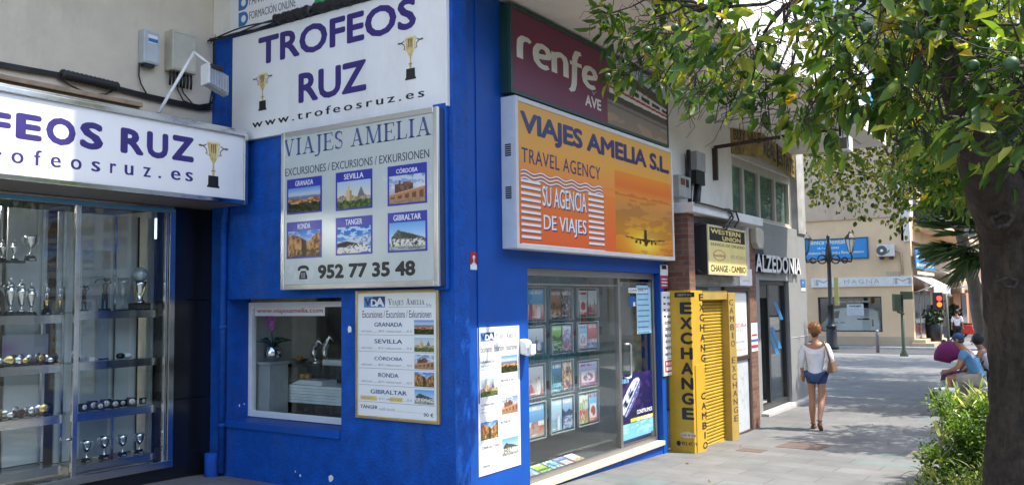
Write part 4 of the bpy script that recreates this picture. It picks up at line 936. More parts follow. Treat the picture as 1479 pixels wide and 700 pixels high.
def mk_urn(name, label, loc, H, group=None):
    t = thing(name, label, 'trophy', (0, 0, 0), group)
    b = MB(); base_block(b, .12*H, .10*H); part('plinth', b, M_base, t)
    b = MB(); b.lathe((0, 0, 0), [(.10*H, .10*H), (.09*H, .13*H), (.03*H, .19*H), (.03*H, .24*H), (.06*H, .27*H), (.09*H, .42*H), (.13*H, .60*H), (.13*H, .66*H), (.09*H, .70*H), (.10*H, .74*H)], 18); part('body', b, M_silver, t)
    b = MB(); b.lathe((0, 0, 0), [(.11*H, .745*H), (.10*H, .79*H), (.05*H, .85*H), (.02*H, .88*H)], 16); b.ball((0, 0, .94*H), .055*H); part('lid', b, M_silver, t)
    b = MB(); handles(b, .11*H, .50*H, .78*H, .09*H, w=.012*H); part('handle', b, M_silver, t)
    t.location = loc; OFF[t.name] = Vector(loc); return t
def figure_mesh(mb, H, z, club=True, m=0):
    P = lambda x, y, zz: (x*H, y*H, z+zz*H)
    mb.tube([P(-.07, 0, 0), P(-.06, 0, .25), P(-.03, 0, .48)], [.03*H, .04*H, .06*H], 8, m); mb.tube([P(.07, 0, 0), P(.06, 0, .25), P(.03, 0, .48)], [.03*H, .04*H, .06*H], 8, m)
    mb.tube([P(0, 0, .44), P(0, 0, .56), P(.01, 0, .72), P(.01, 0, .82)], [.075*H, .065*H, .085*H, .04*H], 8, m); mb.ball(P(.015, 0, .90), .065*H, m, 10, 7)
    if club:
        mb.tube([P(.08, 0, .76), P(.16, -.06, .80), P(.12, -.04, .95)], .025*H, 6, m); mb.tube([P(-.06, 0, .76), P(.0, -.1, .84), P(.12, -.04, .95)], .025*H, 6, m)
        mb.tube([P(.12, -.04, .93), P(-.25, .02, .90), P(-.34, .02, .80)], [.010*H, .010*H, .02*H], 6, m)
    else:
        mb.tube([P(.08, 0, .74), P(.16, 0, .62), P(.10, -.04, .52)], .025*H, 6, m); mb.tube([P(-.08, 0, .74), P(-.12, 0, .9), P(-.03, 0, 1.06)], .025*H, 6, m); mb.ball(P(.0, 0, 1.10), .05*H, m, 8, 6)
def mk_figure(name, label, loc, H, gold=False, group=None, rot=0.):
    t = thing(name, label, 'trophy', (0, 0, 0), group)
    if gold:
        b = MB(); base_block(b, .10*H, .16*H); part('plinth', b, M_base, t)
        b = MB(); b.box(-.05*H, .05*H, -.104*H, -.1*H, .03*H, .065*H); part('plate', b, M_plate, t)
        b = MB(); b.lathe((0, 0, 0), [(.085*H, .16*H), (.085*H, .42*H), (.095*H, .44*H), (.06*H, .46*H)], 20); part('column', b, M_goldm, t)
        b = MB(); figure_mesh(b, .50*H, .46*H, False); part('figure', b, M_silver, t)
    else:
        b = MB(); b.box(-.14*H, .14*H, -.10*H, .10*H, 0, .06*H); part('plinth', b, M_base, t, bev=.003)
        b = MB(); figure_mesh(b, .94*H, .06*H, True); part('figure', b, M_brnz, t)
    t.location = loc; t.rotation_euler = (0, 0, rot); OFF[t.name] = Vector(loc); return t
def sp(u, v, dy=.12):      # stand point on a shelf, from its place in the window
    h = hit(u, v, 1, Y1+.10+dy); return float(h[0]), Y1+.10+dy
def put(u, z, dy=.12): x, y = sp(u, 400, dy); return (x, y, z)
mk_figure('golfer_trophy', 'small dark bronze golfer trophy at the middle upright, club raised behind', put(122, ZR[0]), .25)
mk_figure('golfer_trophy', 'larger dark bronze golfer trophy in mid swing beside the glass vase', put(152, ZR[0]), .33)
t = thing('glass_vase_trophy', 'slender clear glass vase trophy between the larger golfer and the globe', 'trophy', (0, 0, 0))
b = MB(); b.lathe((0, 0, 0), [(.05, 0), (.05, .012), (.012, .03), (.010, .09), (.02, .11), (.045, .17), (.05, .26), (.055, .32), (.050, .32), (.042, .18), (.01, .13)], 18); part('vase', b, glass_mat('vase_glass', (.82, .88, .88), 1.6, boost=.12), t)
b = MB(); b.box(-.055, .055, -.055, .055, -.0, .011); part('plinth', b, M_base, t); t.location = put(178, ZR[0]); 
t = thing('globe_trophy', 'tall trophy with a glass football on a twisted silver and gold stem', 'trophy', (0, 0, 0))
b = MB(); b.box(-.075, .075, -.075, .075, 0, .07); part('plinth', b, M_base, t, bev=.004)
b = MB(); b.lathe((0, 0, 0), [(.055, .07), (.052, .085), (.035, .10), (.042, .18), (.055, .24), (.07, .285), (.06, .285)], 20, 0)
for k in range(3): b.tube([(.05*math.cos(R(120*k+i*9)), .05*math.sin(R(120*k+i*9)), .09+.02*i) for i in range(10)], .007, 6, 1)
part('stem', b, [M_silver, M_goldm], t)
b = MB(); b.ball((0, 0, .355), .075, 0, 20, 14); part('globe', b, mat('frosted_crystal', (.55, .60, .60), .15, .3, var=.4, vscale=22), t); t.location = put(202, ZR[0])
for u, hh, lb in ((130, .20, 'nearest the middle upright'), (155, .215, 'in front of the red extinguisher'), (181, .20, 'beside the black hose'), (205, .19, 'nearest the granite pier')):
    mk_cup('small_cup_trophy', 'small silver cup on the bottom shelf, the one '+lb, put(u, ZR[3], .10), hh, 'small silver cups on the bottom shelf')
for u, hh, lb in ((16, .345, 'tallest'), (32, .335, 'middle'), (46, .30, 'shortest')):
    mk_urn('silver_urn_trophy', lb+' of the three lidded silver urn trophies standing in a row', put(u, ZL[1], .11), hh, 'lidded silver urns')
mk_figure('gold_column_trophy', 'gold column trophy topped by a silver figure, standing next to the silver urns', put(68, ZL[1], .10), .30, True, 'gold column trophies')
mk_figure('gold_column_trophy', 'gold column trophy topped by a silver figure, the one closer to the small golfer', put(87, ZL[1], .10), .29, True, 'gold column trophies')
mk_cup('tall_cup_trophy', 'wide silver bowl trophy with a tall stem on the dark upper shelf', put(43, ZL[0], .14), .235)
mk_urn('slim_cup_trophy', 'slim silver cup on the dark upper shelf next to the wide bowl trophy', put(20, ZL[0], .14), .19)
mk_urn('slim_cup_trophy', 'slim silver cup at the photo edge on the dark upper shelf', put(3, ZL[0], .14), .18)
# desk clocks and medals
proto = thing('desk_clock', 'square desk clock', 'clock', (0, 0, 0), 'desk clocks on the shelf above the small cups')
b = MB(); b.box(-.042, .042, -.02, .02, 0, .08); part('clock_case', b, M_base, proto, bev=.006)
b = MB(); b.lathe((0, 0, 0), [(.026, -.001), (.026, .001)], 16); b.v = [(x, -.0205-z, y+.042) for x, y, z in b.v]; part('dial', b, M_paper, proto)
b = MB(); b.box(-.0015, .0015, -.0235, -.0225, .042, .062); b.box(0, .016, -.0235, -.0225, .0405, .0435); part('clock_hands', b, M_ink, proto)
CL = [(124, 1.0, 'first from the middle upright'), (137, 1.1, 'second from the middle upright'), (148, .9, 'third from the middle upright'), (156, 1.15, 'fourth from the middle upright'), (169, 1.0, 'fifth from the middle upright'), (180, .85, 'third from the granite pier'), (193, 1.1, 'second from the granite pier'), (209, .8, 'nearest the granite pier')]
for i, (u, s_, lb) in enumerate(CL):
    c = proto if i == 0 else copy_tree(proto)
    c.location = put(u, ZR[2], .07+.05*(i % 2)); c.scale = (s_,)*3; c.rotation_euler = (0, 0, R(rnd.uniform(-25, 15))); c['label'] = 'dark desk clock with a white dial, '+lb
proto = thing('medal_stand', 'round medal on a stand', 'medal', (0, 0, 0), 'medals on the two lower shelves of the wide case')
b = MB(); b.box(-.022, .022, -.012, .012, 0, .018); part('stand', b, M_base, proto)
b = MB(); b.lathe((0, 0, 0), [(.036, -.004), (.04, 0), (.036, .004)], 18); b.v = [(x, z, y+.055) for x, y, z in b.v]; part('medal_disc', b, M_silver, proto)
ML = [(z, u, k) for z, us in ((2, (4, 10, 16, 22, 28, 34, 40, 46, 52, 58, 64, 70, 76, 83)), (3, (4, 12, 20, 28, 36, 44, 52, 60, 68, 76))) for k, u in enumerate(us)]
ORD = ['first', 'second', 'third', 'fourth', 'fifth', 'sixth', 'seventh', 'eighth', 'ninth', 'tenth', 'eleventh', 'twelfth', 'thirteenth', 'fourteenth']
for i, (zi, u, k) in enumerate(ML):
    c = proto if i == 0 else copy_tree(proto)
    c.location = put(u, ZL[zi], .05+.09*(i % 2)+.03*rnd.random()); c.scale = (rnd.uniform(.6, 1.1),)*3; c.rotation_euler = (0, 0, R(rnd.uniform(-35, 30)))
    if i % 4 == 2:
        for ch in c.children:
            if ch.name.startswith('medal_disc'): ch.data = ch.data.copy(); ch.data.materials[0] = M_goldm
    if i % 5 == 3:
        for ch in c.children:
            if ch.name.startswith('medal_disc'): ch.data = ch.data.copy(); ch.data.materials[0] = M_brnz
    c['label'] = ORD[k]+(' gold' if i % 4 == 2 and i % 5 != 3 else ' dark bronze' if i % 5 == 3 else ' silver')+' medal from the photo edge, on the '+('shelf under the silver urns' if zi == 2 else 'lower medal shelf')
t = thing('display_card', 'pale lilac display card propped behind the medals under the silver urns', 'card', put(33, ZL[2], .2))
x0 = put(6, ZL[2], .2)[0]; x1 = put(72, ZL[2], .2)[0]; fr = FS(Y1+.30)
picture('card', fr, x0, x1, ZL[2], ZL[2]+.27, 0, lambda u, v, s: mixc(grad(v, [(0, (150, 150, 160)), (1, (176, 180, 186))]), np.exp(-((u-.1)/.2)**2-((v-.55)/.2)**2), (150, 120, 160)), t, 16, 10)
b = MB(); b.txt(fr, 'RADIANT', x0+.22, x1-.1, ZL[2]+.20, ZL[2]+.222, .001, 0, 0, 1.5); part('lettering', b, mat('small_grey_print', (.3, .3, .32)), t)
for i, (u, s_) in enumerate(((122, 1), (134, .8), (150, 1), (186, .9), (176, 1.1))):
    lb = ['flat silver plaque nearest the middle upright on the shelf below the golfers', 'low glass block beside the flat silver plaque', 'long grey pen stand lying at the middle of the shelf', 'pale round paperweight towards the granite pier', 'glossy black oval paperweight on the shelf below the golfers'][i]
    t = thing(['plaque', 'glass_block', 'pen_stand', 'paperweight', 'paperweight'][i], lb, ['plaque', 'block', 'pen stand', 'paperweight', 'paperweight'][i], put(u, ZR[1], .10))
    x, y, z = put(u, ZR[1], .10); b = MB()
    if i < 3: b.box(x-.035*s_-.02*(i == 2), x+.035*s_+.02*(i == 2), y-.02, y+.02, z, z+[.05, .035, .022][i])
    else: b.ball((x, y, z+.03), (.045, .035, .03))
    part('body', b, [M_silver, M_panel, M_silver, M_panel, M_base][i], t, bev=.004 if i < 3 else 0)
t = thing('fire_extinguisher', 'red fire extinguisher with a white label standing behind the small silver cups', 'extinguisher', (float(hit(157, 640, 1, Y1+.75)[0]), Y1+.75, .32))
x, y = t.location.x, t.location.y; ez = .32
b = MB(); b.lathe((x, y, ez), [(.08, 0), (.085, .02), (.085, .42), (.07, .48), (.03, .52), (.03, .55)], 20); part('cylinder', b, mat('red_enamel', (.45, .02, .02), .3), t)
b = MB(); b.box(x-.05, x+.05, y-.089, y-.08, ez+.18, ez+.34); part('sticker', b, M_paper, t)
b = MB(); b.tube([(x, y, ez+.54), (x+.06, y, ez+.58), (x+.20, y-.02, ez+.40), (x+.16, y-.02, ez+.1)], .014, 8); b.box(x-.03, x+.05, y-.015, y+.015, ez+.55, ez+.58); part('hose', b, M_blk, t)

# ---- light box sign of the trophy shop, in front of the wall over the window
tx1 = X0-.10; tz0, tz1 = 2.86, 3.61
tz0 = (S := FS(YS)).px(355, 293)[1]; tz1 = S.px(357, 192)[1]; tx0 = XL+.5
tz0 = (tz0+S.px(0, 262)[1])/2; tz1 = (tz1+S.px(0, 124)[1])/2
sg = thing('trophy_shop_light_box', 'long white light box sign with a steel rim over the trophy window', 'sign', (3, YS, tz0))
b = MB(); b.box(tx0, tx1, YS+.01, Y1-.01, tz0, tz1); part('case', b, mat('brown_grey_metal', (.22, .19, .16), .5, .4), sg)
b = MB(); b.frame(S, tx0, tx1, tz0, tz1, .045, -.03, .02); b.box(tx0, tx1+.002, YS+.02, YS+.30, tz1-.002, tz1+.03); part('rim', b, M_steel, sg, bev=.006)
b = MB(); b.fbox(S, tx0+.04, tx1-.04, tz0+.04, tz1-.04, -.02, -.004); part('face', b, M_board, sg)
t = MB(); Sx = FS(YS+.003)
_, zb_ = Sx.px(64, 199); a0 = Sx.px(64, 199)[0]; a1 = Sx.px(280, 222)[0]; zt = Sx.px(64, 171)[1]; zb2_ = Sx.px(280, 235)[1]; zt2_ = Sx.px(280, 199)[1]
# letters measured one by one: E O S  R U Z and the F before them
for ch, u0, u1 in (('F', -14, 15), ('E', 22, 60), ('O', 66, 109), ('S', 115, 149), ('R', 174, 208), ('U', 212, 243), ('Z', 248, 280)):
    q0, q1 = Sx.px(u0, 210)[0], Sx.px(u1, 215)[0]; uc = (u0+u1)/2
    # rows of the two lettering guide lines at this column
    vb = np.interp(uc, [20, 280], [199.5, 235]); vt = np.interp(uc, [20, 280], [162, 199]); zb_, zt_ = Sx.px(uc, vb)[1], Sx.px(uc, vt)[1]
    e = .008 if ch in 'OSU' else 0
    t.txt(Sx, ch, q0, q1, zb_-e*(ch != 'U' or 1), zt_+(e if ch != 'U' else 0), 0, 0, .045)
q0 = Sx.px(-60, 230)[0]; q1 = Sx.px(279, 260)[0]
_vb, _vt = Sx.px(-14, 195)[1], Sx.px(-14, 157.5)[1]; _x = Sx.px(-14, 200)[0]-.06
for ch, wd in (('O', .30), ('R', .25), ('T', .24)): t.txt(Sx, ch, _x-wd, _x, _vb, _vt, 0, 0, .045); _x -= wd+.055
_x = Sx.px(-5, 240)[0]-.13; _z = Sx.px(20, 235.5)[1]
for ch, wd, hh_ in (('t', .05, .115), ('.', .025, .022), ('w', .11, .088), ('w', .11, .088), ('w', .11, .088)): t.txt(Sx, ch, _x-wd, _x, _z, _z+hh_, 0, 0, .02); _x -= wd+.10
zbl = Sx.px(279, 262)[1]; zbl2 = Sx.px(50, 239)[1]
words_ = [('r', -5, 2), ('o', 16, 34), ('f', 49, 60), ('e', 73, 88), ('o', 102, 118), ('s', 132, 145), ('r', 159, 168), ('u', 180, 193), ('z', 207, 218), ('.', 229, 233), ('e', 247, 261), ('s', 268, 279)]
for ch, u0, u1 in words_:
    q0, q1 = Sx.px(u0, 240)[0], Sx.px(u1, 240)[0]; uc = (u0+u1)/2; vb = np.interp(uc, [20, 279], [235.5, 262.5]); zb_ = Sx.px(uc, vb)[1]
    hx = .088 if ch not in 'f.' else (.125 if ch == 'f' else .022)
    t.txt(Sx, ch, q0, q1, zb_, zb_+hx, 0, 0, .02)
part('lettering', t, M_navy, sg, recalc=False)
c = MB(); a, z0 = Sx.px(308, 271); _, z1 = Sx.px(308, 200); cup_print(c, Sx, a, z0, z1, 0); part('printed_cup', c, CUPM, sg, recalc=False)

# ---- boxes, cables and the floodlight on the beige wall
SW = FS(Y1+.02)
def cab(name, label, u0, v0, u1, v1, dep, m):
    a0, z0 = SW.px(u0, v1); a1, z1 = SW.px(u1, v0); t = thing(name, label, 'electrical box', (a0, Y1, z0))
    b = MB(); b.fbox(SW, a0, a1, z0, z1, 0, dep); part('box', b, m, t, bev=.012)
    b = MB(); b.frame(SW, a0+.015, a1-.015, z0+.02, z1-.02, .012, dep, dep+.006); part('lid_rim', b, m, t); return t, a0, a1, z0, z1
t, a0, a1, z0, z1 = cab('junction_box', 'light grey junction box with a blue sticker on the beige wall', 199, 50, 223, 92, .10, mat('light_grey_plastic', (.50, .52, .52), .5))
b = MB(); b.fbox(SW, a0+.045, a1-.03, z1-.13, z1-.05, .10, .104, 0); b.fbox(SW, a0+.045, a1-.03, z1-.12, z1-.085, .104, .106, 1); b.fbox(SW, a0+.02, a0+.13, z0-.03, z0, .02, .08, 2); part('sticker', b, [M_paper, mat('icon_blue', (.02, .17, .42), .4), M_blk], t)
t, a0, a1, z0, z1 = cab('telecom_box', 'larger cream telecom box with black cable ends under it', 237, 55, 273, 103, .14, mat('cream_plastic', (.52, .48, .38), .55, dirt=(.3, .26, .2)))
b = MB()
for k in range(7): x = a0+.02+(a1-a0-.04)*k/6; b.tube([(x, Y1-.05, z0), (x+.005, Y1-.05, z0-.05-.03*rnd.random()), (x+.02, Y1-.02, z0-.14)], .012, 6)
part('cable_end', b, M_blk, t)
ca = thing('wall_cables', 'black cables strung along the beige wall with a ribbed sleeve', 'cables', (4.5, Y1, 3.9))
def wp(u, v, d=.03): a, z = SW.px(u, v); return SW.P(a, z, d)
for k in range(4):
    b = MB(); b.tube([wp(-20, 88+2*k), wp(40, 99+2*k), wp(90, 108+1.5*k), wp(150, 122+1.5*k), wp(210, 137+2*k), wp(255, 147+2*k), wp(285, 153+2*k), wp(303, 150+3*k)], .009, 6); part('cable', b, M_blk, ca)
b = MB(); n = 26; pts = [wp(84+82*i/n, 108+19*i/n, .05) for i in range(n+1)]; b.tube(pts, [.045+.005*((i % 2)*2-1) for i in range(n+1)], 10); part('corrugated_sleeve', b, M_blk, ca)
for pl in ([wp(80, 112), wp(100, 125), wp(125, 136), wp(150, 137), wp(168, 128)], [wp(199, 92), wp(198, 110), wp(201, 122), wp(210, 138)], [wp(255, 112), wp(254, 130), wp(262, 146), wp(275, 152)], [wp(258, 115), wp(262, 135), wp(275, 150)], [wp(303, 150), wp(310, 130), wp(306, 100), wp(308, 60), wp(312, 20), wp(312, -20)], [wp(300, 154), wp(306, 120), wp(311, 95), wp(314, 40), wp(316, -20)], [wp(306, 100), wp(308, 75), wp(315, 60), wp(322, 58)]):
    b = MB(); b.tube(pl, .008, 6); part('cable', b, M_blk, ca)
fl = thing('floodlight', 'white floodlight on a bent arm rising from the top of the white sign', 'floodlight', wp(229, 163, .60))
fy = YS+.12; FF = FS(fy)
def fp(u, v, d=0.): a, z = FF.px(u, v); return FF.P(a, z, d)
b = MB(); b.tube([fp(229, 163), fp(280, 76), ], .016, 8); b.tube([fp(280, 76), fp(296, 98, .1)], .016, 8); part('arm', b, mat('white_steel', (.72, .70, .66), .4), fl)
c0 = Vector(fp(301, 120, .12))
b = MB(); u_ = Vector((.93, .1, -.22)).normalized(); v_ = Vector((.1, .25, .95)); v_ = (v_-u_*v_.dot(u_)).normalized(); n_ = u_.cross(v_)
def fb_(a0, a1, b0, b1, d0, d1, mm, mb): 
    mb.hexa([c0+u_*a0+v_*b0+n_*d1, c0+u_*a1+v_*b0+n_*d1, c0+u_*a1+v_*b0+n_*d0, c0+u_*a0+v_*b0+n_*d0, c0+u_*a0+v_*b1+n_*d1, c0+u_*a1+v_*b1+n_*d1, c0+u_*a1+v_*b1+n_*d0, c0+u_*a0+v_*b1+n_*d0], mm)
fb_(-.14, .13, -.11, .10, -.03, .03, 0, b); fb_(-.16, -.14, -.12, .11, -.04, .06, 1, b)
for k in range(12): fb_(-.13+.021*k, -.122+.021*k, -.105, .095, .03, .055, 0, b)
part('lamp_housing', b, [mat('grey_cast_metal', (.42, .44, .46), .5), mat('white_steel', (.72, .70, .66), .4)], fl)
b = MB(); b.box(c0.x-.10, c0.x+.05, c0.y-.05, c0.y+.05, c0.z+.10, c0.z+.15); part('gear_box', b, M_blk, fl, bev=.01)
bb = thing('ballast_box', 'flat dark box lying behind the steel rim of the white light box', 'electrical box', (5.2, YS+.4, tz1))
x0 = float(hit(250, 165, 1, YS+.45)[0]); b = MB(); b.box(x0, x0+.45, YS+.35, YS+.55, tz1, tz1+.10); part('box', b, M_blk, bb, bev=.01)

# ================================================================== INSIDE THE RECESSED WINDOW
def wi(u, v, x): h = hit(u, v, 0, x); return float(h[1]), float(h[2])
dx = 6.45
dk = thing('reception_desk', 'ribbed white reception desk behind the recessed window with a dark ledge above', 'desk', (dx, 6.5, .12))
ya, za = wi(395, 560, dx); yb = 5.0; _, zt = wi(395, 553, dx); _, zb_ = wi(420, 580, dx)
b = MB()
for k in range(6): b.box(dx+.01*(k % 2), dx+.6, yb, ya, zb_+(zt-zb_)*k/6, zb_+(zt-zb_)*(k+1)/6-.004, 0)
b.box(dx+.1, dx+.55, yb, ya-.06, .12, zb_, 1); part('front', b, [mat('white_laminate', (.80, .82, .80), .4), mat('dark_desk_base', (.06, .055, .05), .5)], dk)
_, zl = wi(420, 525, dx+.15); b = MB(); b.box(dx+.1, dx+.55, yb, ya-.02, zl-.03, zl, 0); b.box(dx+.35, dx+.5, yb, ya-.15, zt, zl-.03, 1); part('ledge', b, [M_blk, mat('smoked_panel', (.05, .055, .06), .2)], dk)
def on_ledge(u): y, _ = wi(u, 520, dx+.25); return (dx+.25, y, zl)
og = thing('orchid', 'purple orchid in a dimpled silver pot at the edge of the recessed window', 'plant', (6.3, wi(394, 520, 6.3)[0], wi(394, 521, 6.3)[1]))
ox, oy, oz = og.location
b = MB(); pd_ = thing('pedestal', 'pale pedestal under the orchid in the recessed window', 'pedestal', (ox, oy, .12)); b.box(6.16, 6.42, oy-.11, oy+.13, .12, oz-.03, 0); b.box(6.14, 6.44, oy-.13, oy+.15, oz-.03, oz, 0); part('body', b, mat('pale_pedestal', (.40, .40, .37), .5), pd_, bev=.005)
b = MB(); b.lathe((ox, oy, oz), [(.05, 0), (.09, .04), (.10, .09), (.085, .15), (.07, .17), (.06, .165)], 18); part('pot', b, M_silver, og)
b = MB()
for a in (20, 100, 170, 250, 310): b.tube([(ox, oy, oz+.16), (ox+.09*math.cos(R(a)), oy+.09*math.sin(R(a)), oz+.23), (ox+.2*math.cos(R(a)), oy+.2*math.sin(R(a)), oz+.22)], [.012, .03, .004], 6)
part('leaf', b, mat('orchid_leaf', (.03, .07, .02), .4), og)
stp = [(ox, oy, oz+.15), (ox, oy+.02, oz+.32), (ox-.01, oy+.0, oz+.48), (ox-.02, oy-.06, oz+.60)]
b = MB(); b.tube(stp, .006, 6); part('stem', b, mat('orchid_stem', (.08, .12, .03), .5), og)
M_orch = mat('orchid_petal', (.55, .14, .48), .5, var=.25, vscale=20)
for k in range(8):
    f = .45+.55*k/7; i = min(2, int(f*3)); fr_ = f*3-i; c = Vector(stp[i]).lerp(Vector(stp[i+1]), fr_)+Vector((-.03, .04*(1 if k % 2 else -1), -.01))
    b = MB()
    for q in range(5):
        a = R(72*q+20*k); d = Vector((0, math.cos(a), math.sin(a))); s_ = Vector((0, -math.sin(a), math.cos(a))); b.add([c, c+d*.025+s_*.018+Vector((-.006, 0, 0)), c+d*.05, c+d*.025-s_*.018+Vector((-.006, 0, 0))], [(0, 1, 2, 3)])
    b.ball(c+Vector((-.008, 0, 0)), .009); part('flower', b, M_orch, og, recalc=False)
for u, lb, k in ((412, 'small silver sail ornament next to the orchid', 0), (457, 'silver dolphin ornament at the middle of the dark ledge', 1), (473, 'tall silver bird ornament near the window jamb', 2)):
    x, y, z = on_ledge(u); t = thing('silver_ornament', lb, 'ornament', (x, y, z)); b = MB(); b.lathe((x, y, z), [(.06, 0), (.055, .03), (.02, .05)], 12)
    b.tube([(x, y, z+.04), (x, y+.05, z+.12), (x, y+.03, z+.19), (x, y-.05, z+.21+.05*k), (x, y-.09, z+.17+.04*k)], [.02, .035, .04, .03, .006], 8); part('body', b, M_silver, t)
x, y, z = on_ledge(433); t = thing('desk_bowl', 'low dark bowl with an orange fruit between two silver ornaments', 'bowl', (x, y, z)); b = MB(); b.lathe((x, y, z), [(.04, 0), (.08, .03), (.10, .05), (.09, .05), (.03, .01)], 14); part('bowl', b, M_brnz, t); b = MB(); b.ball((x, y, z+.06), .035); part('fruit', b, mat('orange_peel', (.6, .22, .03), .5), t)
x, y, z = on_ledge(485); t = thing('paper_stack', 'stack of white papers on the dark ledge by the window jamb', 'papers', (x, y, z)); b = MB()
for k in range(5): o = rnd.uniform(-.01, .01); b.box(x-.08+o, x+.1+o, y-.2, y+.12+o, z+k*.012, z+k*.012+.011)
part('sheet', b, M_paper, t)
yq, _ = wi(441, 545, dx+.2); t = thing('coffee_jars', 'pair of short amber jars standing on the white reception desk', 'jars', (dx+.2, yq, zt)); 
for k in (-1, 1):
    b = MB(); b.lathe((dx+.2, yq+.045*k, zt), [(.038, 0), (.038, .09), (.03, .10)], 12); part('jar', b, mat('amber_jar', (.42, .20, .03), .35), t)
yq, _ = wi(447, 555, dx+.1); t = thing('brochure_pile', 'low pile of white brochures lying on the white reception desk', 'brochures', (dx+.1, yq, zt)); b = MB()
for k in range(4): b.box(dx+.04, dx+.26, yq-.25, yq+.2-.03*k, zt+.012*k, zt+.012*k+.011)
part('brochure', b, M_paper, t)
t = thing('framed_print', 'dark framed picture on the wall behind the reception desk', 'picture', (9, 10.49, 1.2)); fr = FS(10.49); a0, z0 = fr.px(408, 496); a1, z1 = fr.px(440, 452)
b = MB(); b.frame(fr, a0, a1, z0, z1, .04, 0, .03, 0); part('frame', b, M_blk, t); picture('print', fr, a0+.04, a1-.04, z0+.04, z1-.04, .01, p_bridge, t, 14, 12)

# ================================================================== BROCHURES IN THE SHOP WINDOW
M_acr = glass_mat('acrylic', (.93, .95, .95), 1.45, boost=.02)
M_gloss = attr_mat('glossy_print', .25, .5)
HY = GY+.22; FH = FS(HY)
SPEC = [
 [(762, 786, 415, 461, 'a blue sky coast', [((60, 150, 220), (230, 190, 170), (200, 80, 90))]),
  (795, 826, 417, 459, 'two brown city covers in the top row', [((150, 100, 70), (190, 130, 80), (90, 50, 30)), ((90, 84, 90), (120, 90, 90), (30, 26, 40))]),
  (835, 863, 417, 455, 'white pair with red titles', [((210, 214, 222), (150, 160, 180), (190, 60, 50)), ((220, 220, 226), (170, 150, 140), (150, 40, 50))])],
 [(762, 786, 472, 508, 'blue car brochure', [((190, 205, 215), (60, 110, 180), (90, 110, 130))]),
  (797, 826, 468, 508, 'bright green forest brochure beside a blue one', [((110, 180, 60), (70, 140, 40), (40, 90, 30)), ((150, 180, 220), (120, 130, 170), (170, 90, 110))]),
  (835, 863, 466, 504, 'pale blue beach brochure and a striped one', [((120, 180, 235), (190, 200, 225), (200, 150, 170)), ((200, 90, 90), (90, 110, 180), (190, 200, 220))])],
 [(762, 786, 528, 573, 'white brochure with a cup and red cartouche', [((222, 222, 222), (210, 205, 200), (190, 90, 90))]),
  (796, 827, 523, 567, 'turquoise lagoon brochure beside a sunset sail', [((30, 110, 150), (40, 160, 190), (20, 120, 160)), ((220, 160, 100), (150, 100, 90), (90, 70, 90))]),
  (836, 863, 522, 558, 'mauve skyline brochure', [((170, 170, 220), (200, 130, 150), (150, 90, 140))])],
 [(762, 787, 584, 634, 'red rock and blue sky brochure in the bottom row', [((90, 150, 210), (190, 90, 50), (170, 160, 150))]),
  (796, 828, 576, 624, 'blue sea pair with a sailing ship', [((150, 190, 225), (110, 160, 190), (140, 170, 190)), ((130, 170, 215), (60, 90, 140), (90, 120, 170))]),
  (836, 864, 568, 613, 'dancers in red beside a blue sky brochure', [((190, 210, 190), (200, 60, 70), (150, 160, 90)), ((80, 160, 225), (170, 190, 200), (190, 70, 60))])]]
sd_ = 60
for r_, row in enumerate(SPEC):
    for (u0, u1, v0, v1, lb, covers) in row:
        a0, z1 = FH.px(u0, v0); a1, z0 = FH.px(u1, v1); z1 = FH.px(u0, v0)[1]; z0 = FH.px(u0, v1)[1]
        t = thing('brochure_holder', 'clear holder hanging in the window: '+lb, 'brochure holder', (a0, HY, z0), 'hanging brochure holders in the shop window')
        b = MB(); b.fbox(FH, a0-.02, a1+.02, z0-.03, z1+.01, -.012, -.006, 0); b.frame(FH, a0-.02, a1+.02, z0-.03, z1+.01, .008, -.014, .012, 1); b.fbox(FH, a0-.02, a1+.02, z0-.03, z0-.012, -.012, .012, 0); part('panel', b, [M_acr, mat('acrylic_edge', (.55, .60, .60), .2)], t)
        b = MB()
        for x in (a0+.05, a1-.05): b.tube([FH.P(x, z1, 0), FH.P(x, min(2.12, z1+.25), 0)], .002, 4)
        part('wire', b, M_alu, t)
        n = len(covers); wd = (a1-a0)/n
        for k, cv in enumerate(covers):
            sd_ += 1; picture('brochure', FH, a0+wd*k+.012, a0+wd*(k+1)-.006, z0, z1-.02, -.004, p_magazine(sd_, *cv), t, 20, 28, sd_, M_gloss)
b = MB(); rk = thing('display_stand', 'black crossbars and white legs carrying the hanging brochure holders', 'stand', (gx0+.9, HY+.1, .12))
b.box(gx0+.05, bx-.35, HY+.06, HY+.10, 1.0, 1.08); b.box(gx0+.05, bx-.35, HY+.06, HY+.10, 1.55, 1.60)
part('crossbar', b, M_blk, rk); b = MB()
for x in (gx0+.25, gx0+.34): b.box(x, x+.03, HY+.11, HY+.14, .12, 1.6)
part('upright', b, M_wframe, rk)
FLO = [((225, 225, 225), (200, 190, 190), (200, 60, 70), 'white and red magazine lying nearest the blue cladding'), ((110, 190, 230), (120, 180, 210), (220, 120, 150), 'sky blue magazine lying on the window floor'), ((170, 200, 60), (130, 180, 40), (60, 140, 90), 'lime green magazine lying on the window floor'),
       ((120, 200, 220), (200, 220, 225), (60, 120, 160), 'pale turquoise magazine lying on the window floor'), ((60, 110, 190), (200, 60, 70), (220, 200, 210), 'red and blue magazine lying on the window floor nearest the door'), ((230, 226, 214), (220, 190, 150), (190, 150, 100), 'cream leaflet lying last in the row of magazines')]
